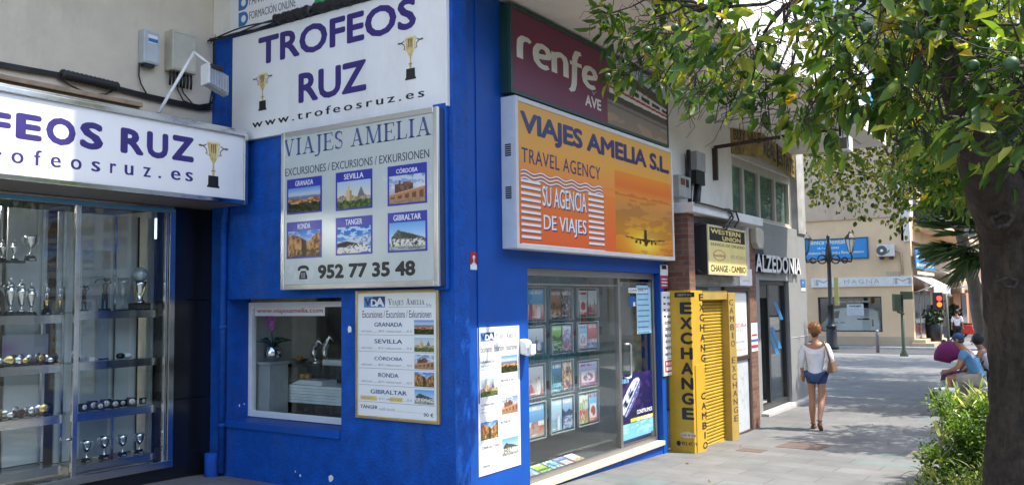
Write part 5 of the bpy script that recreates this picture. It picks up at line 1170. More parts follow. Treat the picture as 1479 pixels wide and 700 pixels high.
for k, (c1, c2, c3, lb) in enumerate(FLO):
    x = gx0+.06+k*.235; y = GY+.055; t = thing('magazine', lb, 'magazine', (x, y, .19), 'magazines on the shop window floor')
    fr = Fr((x, y, .19), (1, 0, 0), (.35, .90, .10), (0, -.1, 1)); b = MB(); b.fbox(fr, 0, .21, 0, .30, -.006, 0); part('cover', b, M_paper, t)
    picture('print', fr, .004, .206, .004, .296, .001, p_magazine(90+k, c1, c2, c3), t, 20, 26, 90+k, M_gloss)
b = MB(); b.box(gx0+.01, ex-.06, GY+.03, GY+.5, .12, .184); part('window_floor', b, mat('dark_window_floor', (.10, .10, .10), .4), agency)

# ================================================================== EXCHANGE KIOSK
KX = 10.46; KY = 4.17; SK = FS(KY); KW = FW(KX)
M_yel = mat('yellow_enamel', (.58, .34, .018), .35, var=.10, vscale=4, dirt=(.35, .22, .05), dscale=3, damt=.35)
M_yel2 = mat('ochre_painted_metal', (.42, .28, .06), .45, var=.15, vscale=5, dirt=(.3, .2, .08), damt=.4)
M_let = mat('black_sign_letters', (.016, .014, .012), .4)
def brick_mat():
    m = bpy.data.materials.new('brown_brickwork'); m.use_nodes = True; nt = m.node_tree; L = nt.links.new; b = nt.nodes['Principled BSDF']
    tc = nt.nodes.new('ShaderNodeTexCoord'); sx = nt.nodes.new('ShaderNodeSeparateXYZ'); L(tc.outputs['Object'], sx.inputs[0]); ad = nt.nodes.new('ShaderNodeMath'); L(sx.outputs[0], ad.inputs[0]); L(sx.outputs[1], ad.inputs[1])
    cx = nt.nodes.new('ShaderNodeCombineXYZ'); L(ad.outputs[0], cx.inputs[0]); L(sx.outputs[2], cx.inputs[1])
    br = nt.nodes.new('ShaderNodeTexBrick'); br.inputs['Scale'].default_value = 1; br.inputs['Brick Width'].default_value = .24; br.inputs['Row Height'].default_value = .07; br.inputs['Mortar Size'].default_value = .008
    br.inputs['Color1'].default_value = (.15, .055, .032, 1); br.inputs['Color2'].default_value = (.23, .11, .065, 1); br.inputs['Mortar'].default_value = (.16, .13, .11, 1); L(cx.outputs[0], br.inputs['Vector'])
    n = nt.nodes.new('ShaderNodeTexNoise'); n.inputs['Scale'].default_value = 20; L(tc.outputs['Object'], n.inputs['Vector']); mr = nt.nodes.new('ShaderNodeMapRange'); mr.inputs['To Min'].default_value = .6; mr.inputs['To Max'].default_value = 1.4; L(n.outputs[0], mr.inputs[0])
    sc = nt.nodes.new('ShaderNodeVectorMath'); sc.operation = 'SCALE'; L(br.outputs[0], sc.inputs[0]); L(mr.outputs[0], sc.inputs['Scale']); L(sc.outputs[0], b.inputs['Base Color']); b.inputs['Roughness'].default_value = .8
    bp = nt.nodes.new('ShaderNodeBump'); bp.inputs['Strength'].default_value = .8; bp.inputs['Distance'].default_value = .01; bp.invert = True; L(br.outputs['Fac'], bp.inputs['Height']); L(bp.outputs[0], b.inputs['Normal'])
    return m
M_brick = brick_mat()
kx1 = 13.45                                      # end of the kiosk's brick pier
SKW = FS(4.40)
kio = thing('exchange_kiosk_building', 'narrow brick and plaster exchange office with a yellow roller shutter and concrete slab over it', 'building', (KX, 4.4, gz(KX)))
b = MB(); b.box(KX, KX+.20, 4.20, YB+.1, 1.9, 3.06); part('brick_pier', b, M_brick, kio); b = MB()
sb = SKW.px(1083, 500)[0]; se = SKW.px(1093, 500)[0]; b.box(sb, se, 4.38, YB-.002, gz(sb)-.1, 3.06); part('brick_pier', b, M_brick, kio)
b = MB(); b.box(KX+.20, sb, 4.36, YB+.1, 2.12, 3.06); b.box(KX+.202, sb-.01, 4.34, 4.36, 2.14, 2.32); part('plaster_band', b, mat('dirty_white_plaster', (.50, .49, .46), .8, var=.15, vscale=6, dirt=(.24, .23, .21), dscale=3, damt=.7), kio)
b = MB(); b.box(KX-.06, 13.3, 4.10, YB+.1, 3.06, 3.19); b.box(9.95, KX-.05, 4.50, YB+.1, 3.05, 3.17); part('concrete_slab', b, mat('white_painted_concrete', (.62, .61, .58), .75, var=.08, dirt=(.3, .28, .25), damt=.4), kio, bev=.01)
# yellow cabinet front
pz1 = KW.px(990, 419)[1]; py0 = -KW.px(972, 500)[0]; 
b = MB(); b.box(KX-.05, KX, 4.20, 4.50, gz(KX)-.03, pz1, 0); ex1 = SK.px(1027, 550)[0]; b.box(KX-.05, KX-.012+.36, KY, KY+.03, gz(KX)-.04, pz1-.003, 0); b.box(KX+.02, KX+.345, KY-.012, KY, gz(KX)-.03, 1.10, 0)
cabn = part('yellow_cabinet', b, M_yel, kio, bev=.006)
zt_, ztop = pz1-.005, pz1
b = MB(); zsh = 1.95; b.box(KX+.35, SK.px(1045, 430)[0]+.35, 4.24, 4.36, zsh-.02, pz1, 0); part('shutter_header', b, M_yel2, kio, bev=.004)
shx0, shx1 = KX+.345, float(hit(1046, 560, 1, 4.34)[0])
b = MB(); z = gz(11)-.06; prof = []
n = 44
for k in range(n+1):
    zz = z+.02+(zsh-z-.02)*k/n; prof += [(4.345, zz), (4.325, zz+.012), (4.325, zz+.030)]
vs = []; fs = []
for i, (y, zz) in enumerate(prof): vs += [(shx0, y, zz), (shx1, y, zz)]
for i in range(len(prof)-1): fs.append((2*i, 2*i+1, 2*i+3, 2*i+2))
b.add(vs, fs); b.box(shx0, shx1, 4.31, 4.35, z-.02, z+.03); part('roller_shutter', b, mat('yellow_shutter', (.48, .31, .03), .4, var=.12, vscale=5, dirt=(.35, .25, .08), damt=.5), kio, recalc=False)
FPo = FS(4.22); q0, q1 = FPo.px(1056, 560)[0], FPo.px(1066, 560)[0]
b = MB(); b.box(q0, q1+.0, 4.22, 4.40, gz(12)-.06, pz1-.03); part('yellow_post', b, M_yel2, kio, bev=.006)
b = MB(); d0, d1 = q1+.01, sb-.005; b.frame(SKW, d0, d1, gz(12.8)-.05, 2.12, .07, -.04, .02, 0); b.fbox(SKW, d0+.07, d1-.07, 1.0, 1.06, -.03, .015, 0); part('side_door_frame', b, mat('brown_aluminium', (.10, .07, .05), .35, .6), kio, bev=.004)
b = MB(); b.fbox(SKW, d0+.075, d1-.075, gz(12.8), 1.0, -.02, -.01); b.fbox(SKW, d0+.075, d1-.075, 1.06, 2.04, -.02, -.01); part('side_door', b, mat('frosted_door_panel', (.55, .58, .60), .3), kio)
# writing on the cabinet
t = MB(); KF = FW(KX-.0515)
rows = [(434, 455), (460, 485), (487, 511), (516, 539), (544, 564), (569, 590), (593, 613), (618, 637)]; word = 'EXCHANGE'
# letter rows sampled along the panel: from 435 (top of E) to 609 (bottom of E)
L0, L1 = 436, 610
for i, ch in enumerate(word):
    vt = L0+(L1-L0)*(i/8); vb = vt+(L1-L0)/8*.80; uc = 990.5+(vt-436)*.022
    a0, z1 = KF.px(uc-9, vt); a1, z0 = KF.px(uc+9, vb); z1 = KF.px(uc, vt)[1]; z0 = KF.px(uc, vb)[1]; t.txt(KF, ch, a0, a1, z0, z1, 0, 0, .045)
a0, z1 = KF.px(974, 421); a1, z0 = KF.px(1003, 429); zb = KF.px(985, 429)[1]; t.fbox(KF, a0, a1, zb, zb+.06, 0, .003, 0); t.txt(KF, 'ABIERTO 24 H', a0+.04, a1-.04, zb+.018, zb+.042, .0035, 2, .01)
zb = KF.px(993, 646)[1]
t.poly(KF, [((a0+a1)/2+.11*math.cos(R(k)), zb+.16+.04*math.sin(R(k))) for k in range(0, 360, 24)], .0005, 3); t.txt(KF, 'cash & fax', (a0+a1)/2-.10, (a0+a1)/2+.10, zb+.145, zb+.175, .001, 4, .01)
t.txt(KF, '952 47 19', (a0+a1)/2-.09, (a0+a1)/2+.12, zb+.03, zb+.075, .001, 0, .02); t.poly(KF, [((a0+a1)/2-.13+.03*math.cos(R(k)), zb+.05+.035*math.sin(R(k))) for k in range(0, 360, 40)], .001, 0)
KF2 = FS(KY-.0005)
def vert(fr, word, uA, vA, uB, vB, hw, m, d=.0005, bold=.035, fill=.72):
    n = len(word)
    for i, ch in enumerate(word):
        if ch == ' ': continue
        f0 = i/n; f1 = (i+fill)/n; uc = uA+(uB-uA)*(f0+f1)/2; zA = fr.px(uA, vA)[1]; zB = fr.px(uB, vB)[1]; z1 = zA+(zB-zA)*f0; z0 = zA+(zB-zA)*f1
        x = fr.px(uc, (vA+vB)/2)[0]; k = 1.55*hw*(.3 if ch in 'I' else 1); t.txt(fr, ch, x-k, x+k, z0, z1, d, m, bold)
vert(KF2, 'EXCHANGE', 1014, 424, 1015, 541, .052, 0)
KF3 = FS(KY-.0125); vert(KF3, 'CAMBIO', 1017, 566, 1018, 652, .052, 0)
vert(FPo, 'CAMBIO EXCHANGE', 1058.5, 432, 1061, 612, .055, 1, .001, .02)
part('cabinet_lettering', t, [M_let, mat('dark_ochre_letters', (.06, .04, .015), .5), mat('cream_print', (.6, .55, .4), .5), mat('pale_oval_print', (.66, .55, .35), .5), mat('faded_red_print', (.40, .08, .04), .5)], kio, recalc=False)
sg = thing('driving_school_poster', 'white poster with a blue L plate fixed inside the brown framed side door', 'poster', (d0, 4.4, 1.06))
t = MB(); pw = d1-d0-.15; A = d0+.075; t.fbox(SKW, A, A+pw, 1.07, 2.02, -.009, -.007, 0); t.fbox(SKW, A+.05*pw, A+.42*pw, 1.66, 1.92, -.007, -.006, 1); t.txt(SKW, 'L', A+.13*pw, A+.34*pw, 1.70, 1.88, -.0055, 0, .06)
t.txt(SKW, 'AUTOESCUELA', A+.04*pw, A+.96*pw, 1.50, 1.56, -.0065, 2, .03); t.txt(SKW, 'ANTEQUERA', A+.04*pw, A+.8*pw, 1.42, 1.475, -.0065, 3, .02); t.txt(SKW, 'Aprende', A+.1*pw, A+.85*pw, 1.24, 1.31, -.0065, 1, .01); t.txt(SKW, 'a conducir', A+.1*pw, A+.9*pw, 1.14, 1.19, -.0065, 2, .0)
part('poster', t, [M_paper, mat('sign_blue', (.02, .16, .48), .4), mat('sign_red', (.50, .03, .05), .4), mat('small_grey_print', (.3, .3, .32), .6)], sg, recalc=False)
sg = thing('parking_notice', 'white notice board under the yellow money transfer sign', 'notice', (12.5, 4.36, 2.1)); a0, z0 = SKW.px(1060, 420); a1, _ = SKW.px(1081, 418); z1 = SKW.px(1075, 399)[1]
t = MB(); a0 = SKW.px(1062, 410)[0]; t.fbox(SKW, a0, sb-.01, 2.14, 2.40, .065, .075, 0); t.txt(SKW, 'TALLER 77', a0+.15, sb-.2, 2.29, 2.36, .0755, 1, .02); t.txt(SKW, 'cambio de divisas', a0+.15, sb-.15, 2.20, 2.235, .0755, 1); part('board', t, [M_paper, mat('small_grey_print', (.3, .3, .32))], sg, recalc=False)
sg = thing('pier_sticker', 'white sticker with red and blue bands on the thin brick pier', 'sticker', (sb, 4.38, 1.2)); FP2 = FS(4.38); t = MB()
z0 = FP2.px(1088, 507)[1]; z1 = FP2.px(1088, 466)[1]; t.fbox(FP2, sb+.02, se-.01, z0, z1, 0, .004, 0); t.fbox(FP2, sb+.02, se-.01, z0+.05, z0+.10, .004, .005, 1); t.fbox(FP2, sb+.02, se-.01, z0+.15, z0+.19, .004, .005, 2); t.fbox(FP2, sb+.05, se-.04, z0+.24, z0+.27, .004, .005, 1); part('sticker', t, [M_paper, mat('sign_red', (.5, .03, .05)), mat('sign_blue', (.02, .16, .48))], sg)
# yellow money transfer sign
sg = thing('money_transfer_sign', 'square yellow light box sign in a black case on brackets under the concrete slab', 'sign', (11, 4.36, 2.3))
FWU = FS(4.13); a0, _ = FWU.px(1022, 360); a1, _ = FWU.px(1078, 360); z0 = (FWU.px(1024, 397)[1]+FWU.px(1078, 398)[1])/2; z1 = (FWU.px(1022, 322)[1]+FWU.px(1078, 335)[1])/2
b = MB(); b.box(a0, a1, 4.135, 4.32, z0, z1); part('case', b, M_blk, sg, bev=.006)
b = MB(); b.frame(FWU, a0, a1, z0, z1, .03, -.006, .006); part('frame', b, mat('cream_trim', (.52, .46, .30), .5), sg)
t = MB(); t.fbox(FWU, a0+.028, a1-.028, z0+.028, z1-.028, -.004, 0, 0); w_, h_ = a1-a0, z1-z0; t.fbox(FWU, a0+.05*w_, a1-.04*w_, z0+.69*h_, z0+.95*h_, 0, .001, 1)
t.txt(FWU, 'WESTERN', a0+.08*w_, a0+.84*w_, z0+.83*h_, z0+.93*h_, .0015, 2, .035); t.txt(FWU, 'UNION', a0+.36*w_, a0+.84*w_, z0+.71*h_, z0+.805*h_, .0015, 2, .035); t.txt(FWU, 'ENVIOS DE DINERO', a0+.08*w_, a0+.95*w_, z0+.585*h_, z0+.645*h_, .0008, 3, .015)
t.txt(FWU, 'CHANGE - CAMBIO', a0+.06*w_, a0+.96*w_, z0+.06*h_, z0+.20*h_, .0008, 3, .03)
for k in range(24): c_, s_ = math.cos(R(15*k)), math.sin(R(15*k)); c2, s2 = math.cos(R(15*k+15)), math.sin(R(15*k+15)); t.poly(FWU, [(a0+.28*w_+.15*w_*x*q, z0+.40*h_+.11*h_*y*q) for x, y, q in ((c_, s_, 1), (c2, s2, 1), (c2, s2, .9), (c_, s_, .9))], .0008, 4)
t.txt(FWU, 'cambio', a0+.15*w_, a0+.42*w_, z0+.37*h_, z0+.43*h_, .001, 4, .02); t.txt(FWU, '(952 472 051)', a0+.56*w_, a0+.94*w_, z0+.33*h_, z0+.43*h_, .001, 5, .0)
part('face', t, [mat('yellow_acrylic', (.78, .66, .26), .35, var=.08, dirt=(.45, .38, .2), damt=.3), M_ink, mat('yellow_letters', (.75, .60, .20), .4), mat('dark_olive_letters', (.05, .045, .03), .4), mat('faded_red_print', (.40, .08, .04)), mat('faded_grey_print', (.30, .25, .16), .5)], sg, recalc=False)
b = MB(); b.tube([(a0-.02, 4.36, z1-.02), (a0+.02, 4.2, z1+.01)], .02, 6); b.tube([(a0-.02, 4.36, z0+.1), (a0+.02, 4.2, z0+.02)], .02, 6); part('bracket', b, M_blk, sg)
# wall devices over the slab
SBw = FS(4.70)
mt = thing('electric_meter', 'small grey meter box with a red dial behind the edge of the orange light box', 'meter', (10.6, 4.72, 3.2)); a0, z0 = SBw.px(971, 283); a1, z1 = SBw.px(988, 258); b = MB(); b.fbox(SBw, a0, a1, z0, z1, -.05, .10, 0); b.fbox(SBw, a0+.08, a0+.22, z1-.13, z1-.04, .10, .108, 1); b.fbox(SBw, a0+.27, a0+.36, z1-.15, z1-.04, .10, .108, 2); part('box', b, [mat('grey_meter_box', (.40, .39, .34), .5), mat('dull_red', (.22, .03, .03), .4), M_blk], mt)
fz = thing('fuse_box', 'tall grey fuse box with a black cable tail on the white wall over the slab', 'electrical box', (11, 4.72, 3.2)); a0, z0 = SBw.px(996, 246); a1, z1 = SBw.px(1008, 223); b = MB(); b.fbox(SBw, a0, a1, z0, z1, -.05, .12); part('box', b, mat('worn_grey_box', (.34, .33, .31), .6, dirt=(.15, .14, .13)), fz, bev=.012)
b = MB(); b.fbox(SBw, a0, a0+.35, z0-.20, z0, -.05, .10); b.tube([SBw.P(a0+.2, z0-.15, .05), SBw.P(a0+.1, z0-.5, .05), SBw.P(a0+.25, 3.2, .05)], .06, 8); b.tube([SBw.P(a0-.1, z1, .03), SBw.P(a0-.12, 3.2, .04)], .03, 6); part('cable_tail', b, M_blk, fz)
ca = thing('slab_cables', 'black cables looping over the edge of the white concrete slab', 'cables', (12, 4.3, 3.19))
FSL = FS(4.08)
def sp_(u, v, d=.01): a, z = FSL.px(u, v); return FSL.P(a, z, d)
for pl in ([(1003, 292), (1025, 297), (1046, 303), (1052, 302)], [(1046, 302), (1062, 306), (1066, 318), (1060, 328)], [(1050, 303), (1056, 310), (1050, 322), (1044, 329)], [(1052, 302), (1058, 314), (1053, 326), (1047, 331)]):
    b = MB(); b.tube([sp_(*q) for q in pl], .014, 6); part('cable', b, M_blk, ca)
al = thing('alarm_siren', 'cream alarm siren box on the wall beside the yellow sign', 'alarm', (13.4, 4.4, 2.5)); fr = FS(4.42); a0, z0 = fr.px(1081, 358); a1, z1 = fr.px(1091, 331); b = MB(); b.prism(fr, [(a0, z0+.08), (a0+.1, z0), (a1-.08, z0), (a1, z0+.12), (a1, z1-.05), (a1-.1, z1), (a0, z1)], -.02, .14); part('box', b, mat('cream_plastic', (.52, .48, .38)), al, bev=.01)

# ================================================================== WHITE AND GREY CORNER BUILDING (ALZEDONIA)
cb = thing('corner_shop_building', 'white walled building with a grey stone shop front and a strip window', 'building', (13.5, YB, gz(14)))
M_grey = mat('grey_stone_cladding', (.30, .30, .29), .55, var=.08, vscale=5, dirt=(.2, .2, .19), damt=.3)
SBp = FS(YB)
wx0, wz1 = SBp.px(1056, 224); wx1, wz0 = SBp.px(1143, 327); wx0 = SBp.px(1057, 250)[0]; wz1 = SBp.px(1057, 224)[1]; wz0 = SBp.px(1141, 328.5)[1]
b = MB(); b.box(9.9, wx0, YB, YB+.3, 3.0, ZS); b.box(wx1, XE, YB, YB+.3, wz0-.02, ZS); b.box(wx0, wx1, YB, YB+.3, wz1, ZS); b.box(wx0, wx1, YB, YB+.3, 3.0, wz0)
b.box(9.9, 10.6, YB+.001, YB+.3, 1.5, 3.0); part('wall', b, M_white, cb)
b = MB(); cx0 = SBp.px(1148, 300)[0]; b.box(cx0, XB, YB-.06, YB+.5, wz0-.1, 9.0); b.box(XE+.01, cx0, YB, YB+.5, ZS-.3, 9.0); part('corner_pier', b, mat('grey_white_pier', (.40, .39, .37), .8, var=.25, vscale=3, dirt=(.2, .19, .17), dscale=1.5, damt=.6), cb, bev=.01)
dx0_, dzt = SBp.px(1094, 402); dx1_ = SBp.px(1140, 500)[0]; dzt = SBp.px(1120, 405)[1]
b = MB(); b.box(se-.3, dx0_, YB-.03, YB+.3, -.3, 3.1); b.box(dx0_, dx1_, YB-.03, YB+.3, dzt, 3.1); b.box(dx1_, XB-.02, YB-.03, YB+.45, -.3, 3.1); b.box(wx0-.2, XB-.02, YB-.028, YB+.3, 3.1, wz0-.02)
part('stone_front', b, M_grey, cb, bev=.004)
b = MB(); b.box(dx1_+.003, XB-.024, YB-.036, YB-.03, 1.15, 1.165); b.box(dx0_-.1, XB-.03, YB-.16, YB+.3, -.3, -.07); part('doorstep', b, mat('pale_stone_step', (.50, .48, .44), .7), cb, bev=.006)
fm = MB(); fm.frame(SBp, wx0, wx1, wz0, wz1, .06, -.10, -.02, 0); n4 = [SBp.px(u, 280)[0] for u in (1076.5, 1099, 1121.5)]
for x in n4: fm.fbox(SBp, x-.055, x+.055, wz0+.06, wz1-.06, -.09, -.03, 0)
fm.fbox(SBp, wx0, wx1, wz1-.14, wz1-.06, -.09, -.025, 0); wf = part('strip_window', fm, mat('cream_window_frame', (.56, .52, .44), .5), cb)
b = MB(); xs_ = [wx0+.06]+n4+[wx1-.06]
for i in range(4): b.fbox(SBp, xs_[i], xs_[i+1], wz0+.05, wz1-.13, -.075, -.07)
part('pane', b, glass_mat('grey_window_glass', (.85, .90, .88), 1.45), wf)
b = MB(); b.box(wx0, wx1, YB+.10, YB+.20, wz0-.05, wz1); part('window_blind', b, mat('grey_green_blind', (.27, .32, .31), .7, var=.2, vscale=6), cb)
# doorway
b = MB(); b.box(dx0_, dx1_, YB+.29, YB+2.0, -.1, -.04, 1); b.box(dx0_, dx1_, YB+2.0, YB+2.05, -.1, 3, 0); b.box(dx1_, dx1_+.05, YB+.45, YB+2, -.1, 3, 0); b.box(dx0_-.05, dx0_, YB+.29, YB+2, -.1, 3, 0); b.box(dx0_, dx1_, YB+.3, YB+2, dzt, dzt+.05, 0); part('interior_wall', b, [mat('dim_interior', (.10, .10, .10), .7), M_conc], cb)
xg = SBp.px(1115, 500)[0]; b = MB(); b.frame(SBp, dx0_, dx1_, -.05, dzt, .09, -.12, -.03, 0); b.fbox(SBp, xg-.05, xg+.05, 0, dzt-.09, -.11, -.04, 0); zl_ = SBp.px(1105, 430)[1]; b.fbox(SBp, dx0_+.09, xg-.05, zl_, dzt-.09, -.10, -.05, 1); dfr = part('glazed_front', b, [mat('anthracite_aluminium', (.03, .032, .034), .4), mat('dark_panel', (.045, .05, .05), .4)], cb, bev=.004)
b = MB(); b.fbox(SBp, xg+.05, dx1_-.09, .04, dzt-.09, -.08, -.072); part('pane', b, M_shopglass, dfr)
t = MB()
for (u, v, L_, a_) in ((1143, 448, .42, 50), (1120, 495, .55, 48), (1124, 488, .5, 48)):
    x, z = SBp.px(u, v); c_, s_ = math.cos(R(a_+75)), math.sin(R(a_+75)); n_ = (-s_*.10, c_*.05); x = min(x, dx1_-.5); t.poly(SBp, [(x-c_*L_*.9, z-s_*L_*.5), (x-c_*L_*.9+.22, z-s_*L_*.5), (x+c_*L_*.9+.22, z+s_*L_*.5), (x+c_*L_*.9, z+s_*L_*.5)], -.0715, 0)
part('blue_sticker', t, mat('window_sticker_blue', (.03, .22, .48), .4), dfr)
t = thing('dark_curtain', 'black curtain and clothes hanging in the open shop doorway', 'curtain', (dx0_+.5, YB+.5, 0)); b = MB(); vs = []; n = 24
for k in range(n+1):
    x = dx0_+.15+.9*k/n; y = YB+.45+.05*math.sin(k*1.3); vs += [(x, y, .05), (x, y, 1.98)]
b.add(vs, [(2*k, 2*k+2, 2*k+3, 2*k+1) for k in range(n)], 0, True); md_ = part('fabric', b, M_blk, t); md_.modifiers.new('thickness', 'SOLIDIFY').thickness = .01
t = thing('orange_bag', 'small orange bag hanging in the open shop doorway', 'bag', (dx0_+.35, YB+.3, 1.2)); x, z = dx0_+.30, SBp.px(1100, 452)[1]; b = MB(); b.prism(FS(YB+.38), [(x-.10, z-.16), (x+.14, z-.16), (x+.12, z+.06), (x-.07, z+.06)], -.03, .05); part('bag_body', b, mat('orange_fabric', (.55, .22, .08), .8), t, bev=.02); b = MB(); b.tube([(x-.05, YB+.37, z+.06), (x+.02, YB+.37, z+.25), (x+.09, YB+.37, z+.06)], .008, 6); part('strap', b, M_wframe, t)
t = thing('white_counter', 'white counter with a blue front seen through the shop glass', 'counter', (dx1_-1, YB+1, 0)); b = MB(); b.box(xg+.1, dx1_-.3, YB+.9, YB+1.4, 0, .8, 0); b.box(xg+.1, dx1_-.3, YB+.85, YB+1.45, .8, .86, 1); b.box(xg+.4, dx1_-.6, YB+1.0, YB+1.4, 1.2, 1.26, 1); part('body', b, [mat('counter_blue', (.04, .12, .26), .5), M_wframe], t)
# letters on the dark plate
sg = thing('shop_name_sign', 'raised white ALZEDONIA letters on a dark plate over the glazed doorway', 'sign', (14, YB, 2.3))
FAZ = FS(YB-.05); a0, _ = FAZ.px(1087, 380); a1, _ = FAZ.px(1152, 385); z0 = (FAZ.px(1088, 391)[1]+FAZ.px(1150, 396)[1])/2; z1 = (FAZ.px(1088, 367)[1]+FAZ.px(1150, 374)[1])/2
b = MB(); b.fbox(FAZ, a0-.1, a0+.62, z0-.02, z1+.1, -.02, .01); part('plate', b, mat('navy_plate', (.01, .02, .05), .3), sg)
AZ = MB(); AZ.txt(FAZ, 'ALZEDONIA', a0, a1, z0, z1, .06, 0, 0)
tv = [(tuple(v)) for v in AZ.v]; n = len(tv); full = MB()
ec = {}
for f in AZ.f:
    for i in range(len(f)):
        e = (f[i], f[(i+1) % len(f)]); ec[tuple(sorted(e))] = ec.get(tuple(sorted(e)), []) + [e]
full.add(tv + [(x, y+.055, z) for x, y, z in tv], [(e[0][0], e[0][1], e[0][1]+n, e[0][0]+n) for e in ec.values() if len(e) == 1], 1)
full.txt(FAZ, 'ALZEDONIA', a0-.02, a1+.02, z0-.012, z1+.012, .062, 0, .03); part('raised_letters', full, [M_paper, M_blk], sg, recalc=False)
sg = thing('parking_plate', 'small blue parking plate with a white notice below on the grey stone pier', 'sign', (XB-.3, YB-.03, 2)); fr = FS(YB-.032); x0 = fr.px(1157, 420)[0]; x1 = fr.px(1163, 420)[0]; z1 = fr.px(1160, 403)[1]; z0 = fr.px(1160, 414)[1]; z2 = fr.px(1160, 418)[1]; x1 = min(x1, XB-.05); t = MB(); t.fbox(fr, x0, x1, z0, z1, 0, .01, 0); t.txt(fr, 'P', x0+.1, x1-.15, z0+.06, z1-.05, .011, 1, .04); t.fbox(fr, x0, x1, z2-.03, z0-.02, 0, .008, 1); part('plate', t, [mat('sign_blue', (.02, .16, .48)), M_paper], sg)
# old folded sign over the strip window
sg = thing('old_estate_sign', 'weathered gold and brown folded BUY SALE REAL ESTATE sign over the strip window', 'sign', (wx0, YB, wz1))
M_og = mat('aged_gold_panel', (.36, .25, .08), .45, .3, var=.5, vscale=9, dirt=(.06, .04, .02), dscale=4, damt=.9); M_ob = mat('dark_brown_letters', (.035, .022, .012), .5)
zA = wz1+.02; zB = wz1+.52; xm_, ym_ = wx0+.75, YB-.30
def tri(fr_o, fr_u, L_, z0, z1, body, parent, nm):
    fr = Fr(fr_o, fr_u, (0, 0, 1), Vector(fr_u).cross(Vector((0, 0, 1)))); b = MB(); b.fbox(fr, 0, L_, z0, z1, -.03, 0); part(nm, b, M_og, parent); return fr
uL = Vector((xm_-wx0+.02, ym_-(YB-.02), 0)); LL = uL.length; frA = tri((wx0-.02, YB-.02, 0), uL.normalized(), LL, zA, zB-.02, '', sg, 'angled_panel')
uR = Vector((wx1+.25-xm_, YB-.04-ym_, 0)); LR = uR.length; frB = tri((xm_, ym_, 0), uR.normalized(), LR, zA, zB-.02, '', sg, 'long_panel')
t = MB(); t.txt(frA, 'BUY SALE', .05, LL-.05, zA+.24, zB-.08, .002, 0, .02); t.txt(frB, 'REAL', LR*.03, LR*.38, zA+.06, zA+.36, .002, 0, .04); t.txt(frB, 'ESTATE', LR*.45, LR*.97, zA+.06, zA+.36, .002, 0, .04); t.fbox(frB, LR*.41, LR*.415, zA, zB-.02, 0, .02, 0); part('lettering', t, M_ob, sg, recalc=False)
# rusty bar and soffit floodlight
br_ = thing('rusty_bracket', 'rusty iron sign bracket reaching out from the white wall above the strip window', 'bracket', (11.9, YB, 4))
def bp(u, v, y): h = hit(u, v, 1, y); return tuple(float(q) for q in h)
b = MB(); A_ = bp(1034, 260, YB-.04); B_ = bp(1032, 213, YB-.06); 
C_ = Vector(bp(1171, 191, 3.55)); b.box(A_[0]-.03, A_[0]+.04, YB-.07, YB, A_[2], B_[2]); part('wall_leg', b, mat('rusty_iron', (.055, .03, .022), .8, var=.4, vscale=20, bump=.3), br_)
b = MB(); b.tube([B_, C_], .036, 4); b.tube([C_, Vector(bp(1217, 187, 3.3))], .025, 6); part('arm', b, MATS['rusty_iron'], br_)
fl2 = thing('soffit_floodlight', 'small square floodlight hanging under the white overhang', 'floodlight', bp(1214, 208, 3.2)); p0 = Vector(fl2.location); b = MB(); b.box(p0.x-.12, p0.x+.16, p0.y-.16, p0.y+.16, p0.z-.13, p0.z+.11, 0); b.box(p0.x-.14, p0.x-.12, p0.y-.13, p0.y+.13, p0.z-.10, p0.z+.08, 1); part('lamp_housing', b, [M_wframe, mat('dull_lamp_glass', (.12, .10, .08), .2)], fl2, bev=.006)
b = MB(); b.tube([(p0.x, p0.y, p0.z+.1), (p0.x, p0.y, ZS)], .02, 6); part('stem', b, M_blk, fl2)
fb2 = thing('blue_fascia_banner', 'white and light blue shop banner along the sunlit edge of the overhang', 'banner', (13, YO, 5)); FB2 = FS(YO-.01); b = MB(); b.fbox(FB2, 12.6, XE-.1, 5.12, 5.9, 0, .02, 0); b.prism(FB2, [(15.6, 5.15), (16.2, 5.15), (16.7, 5.88), (16.1, 5.88)], .02, .024, 1); part('panel', b, [M_paper, mat('sky_blue_print', (.12, .45, .70), .4)], fb2)
# manholes
for (pts, lb, c_) in (([(1120, 643), (1141, 636.5), (1203, 642), (1184, 652)], 'larger of two rusty brown metal covers in the pavement', 0), ([(1062, 650), (1072, 646), (1110, 649.5), (1099, 654)], 'smaller brown metal cover nearest the yellow shutter', 0), ([(1305, 660), (1322, 650), (1345, 652), (1338, 662)], 'dusty pinkish cover in the pavement by the bush', 1)):
    P = [ong(*q) for q in pts]; c = sum(np.array(p) for p in P)/4; hx = (max(p[0] for p in P)-min(p[0] for p in P))/2*.85; hy = (max(p[1] for p in P)-min(p[1] for p in P))/2*.9
    t = thing('manhole_cover', lb, 'manhole cover', (c[0], c[1], gz(c[0])))
    z0 = gz(c[0]-hx); z1 = gz(c[0]+hx); b = MB(); b.add([(c[0]-hx, c[1]-hy, z0+.004), (c[0]+hx, c[1]-hy, z1+.004), (c[0]+hx, c[1]+hy, z1+.004), (c[0]-hx, c[1]+hy, z0+.004), (c[0]-hx, c[1]-hy, z0-.03), (c[0]+hx, c[1]-hy, z1-.03), (c[0]+hx, c[1]+hy, z1-.03), (c[0]-hx, c[1]+hy, z0-.03)], [(0, 1, 2, 3), (0, 4, 5, 1), (1, 5, 6, 2), (2, 6, 7, 3), (3, 7, 4, 0)])
    part('plate', b, mat('rusty_cover', (.12, .085, .07), .7, var=.3, vscale=20, bump=.4, bscale=60) if not c_ else mat('dusty_cover', (.33, .26, .22), .8, var=.3), t)

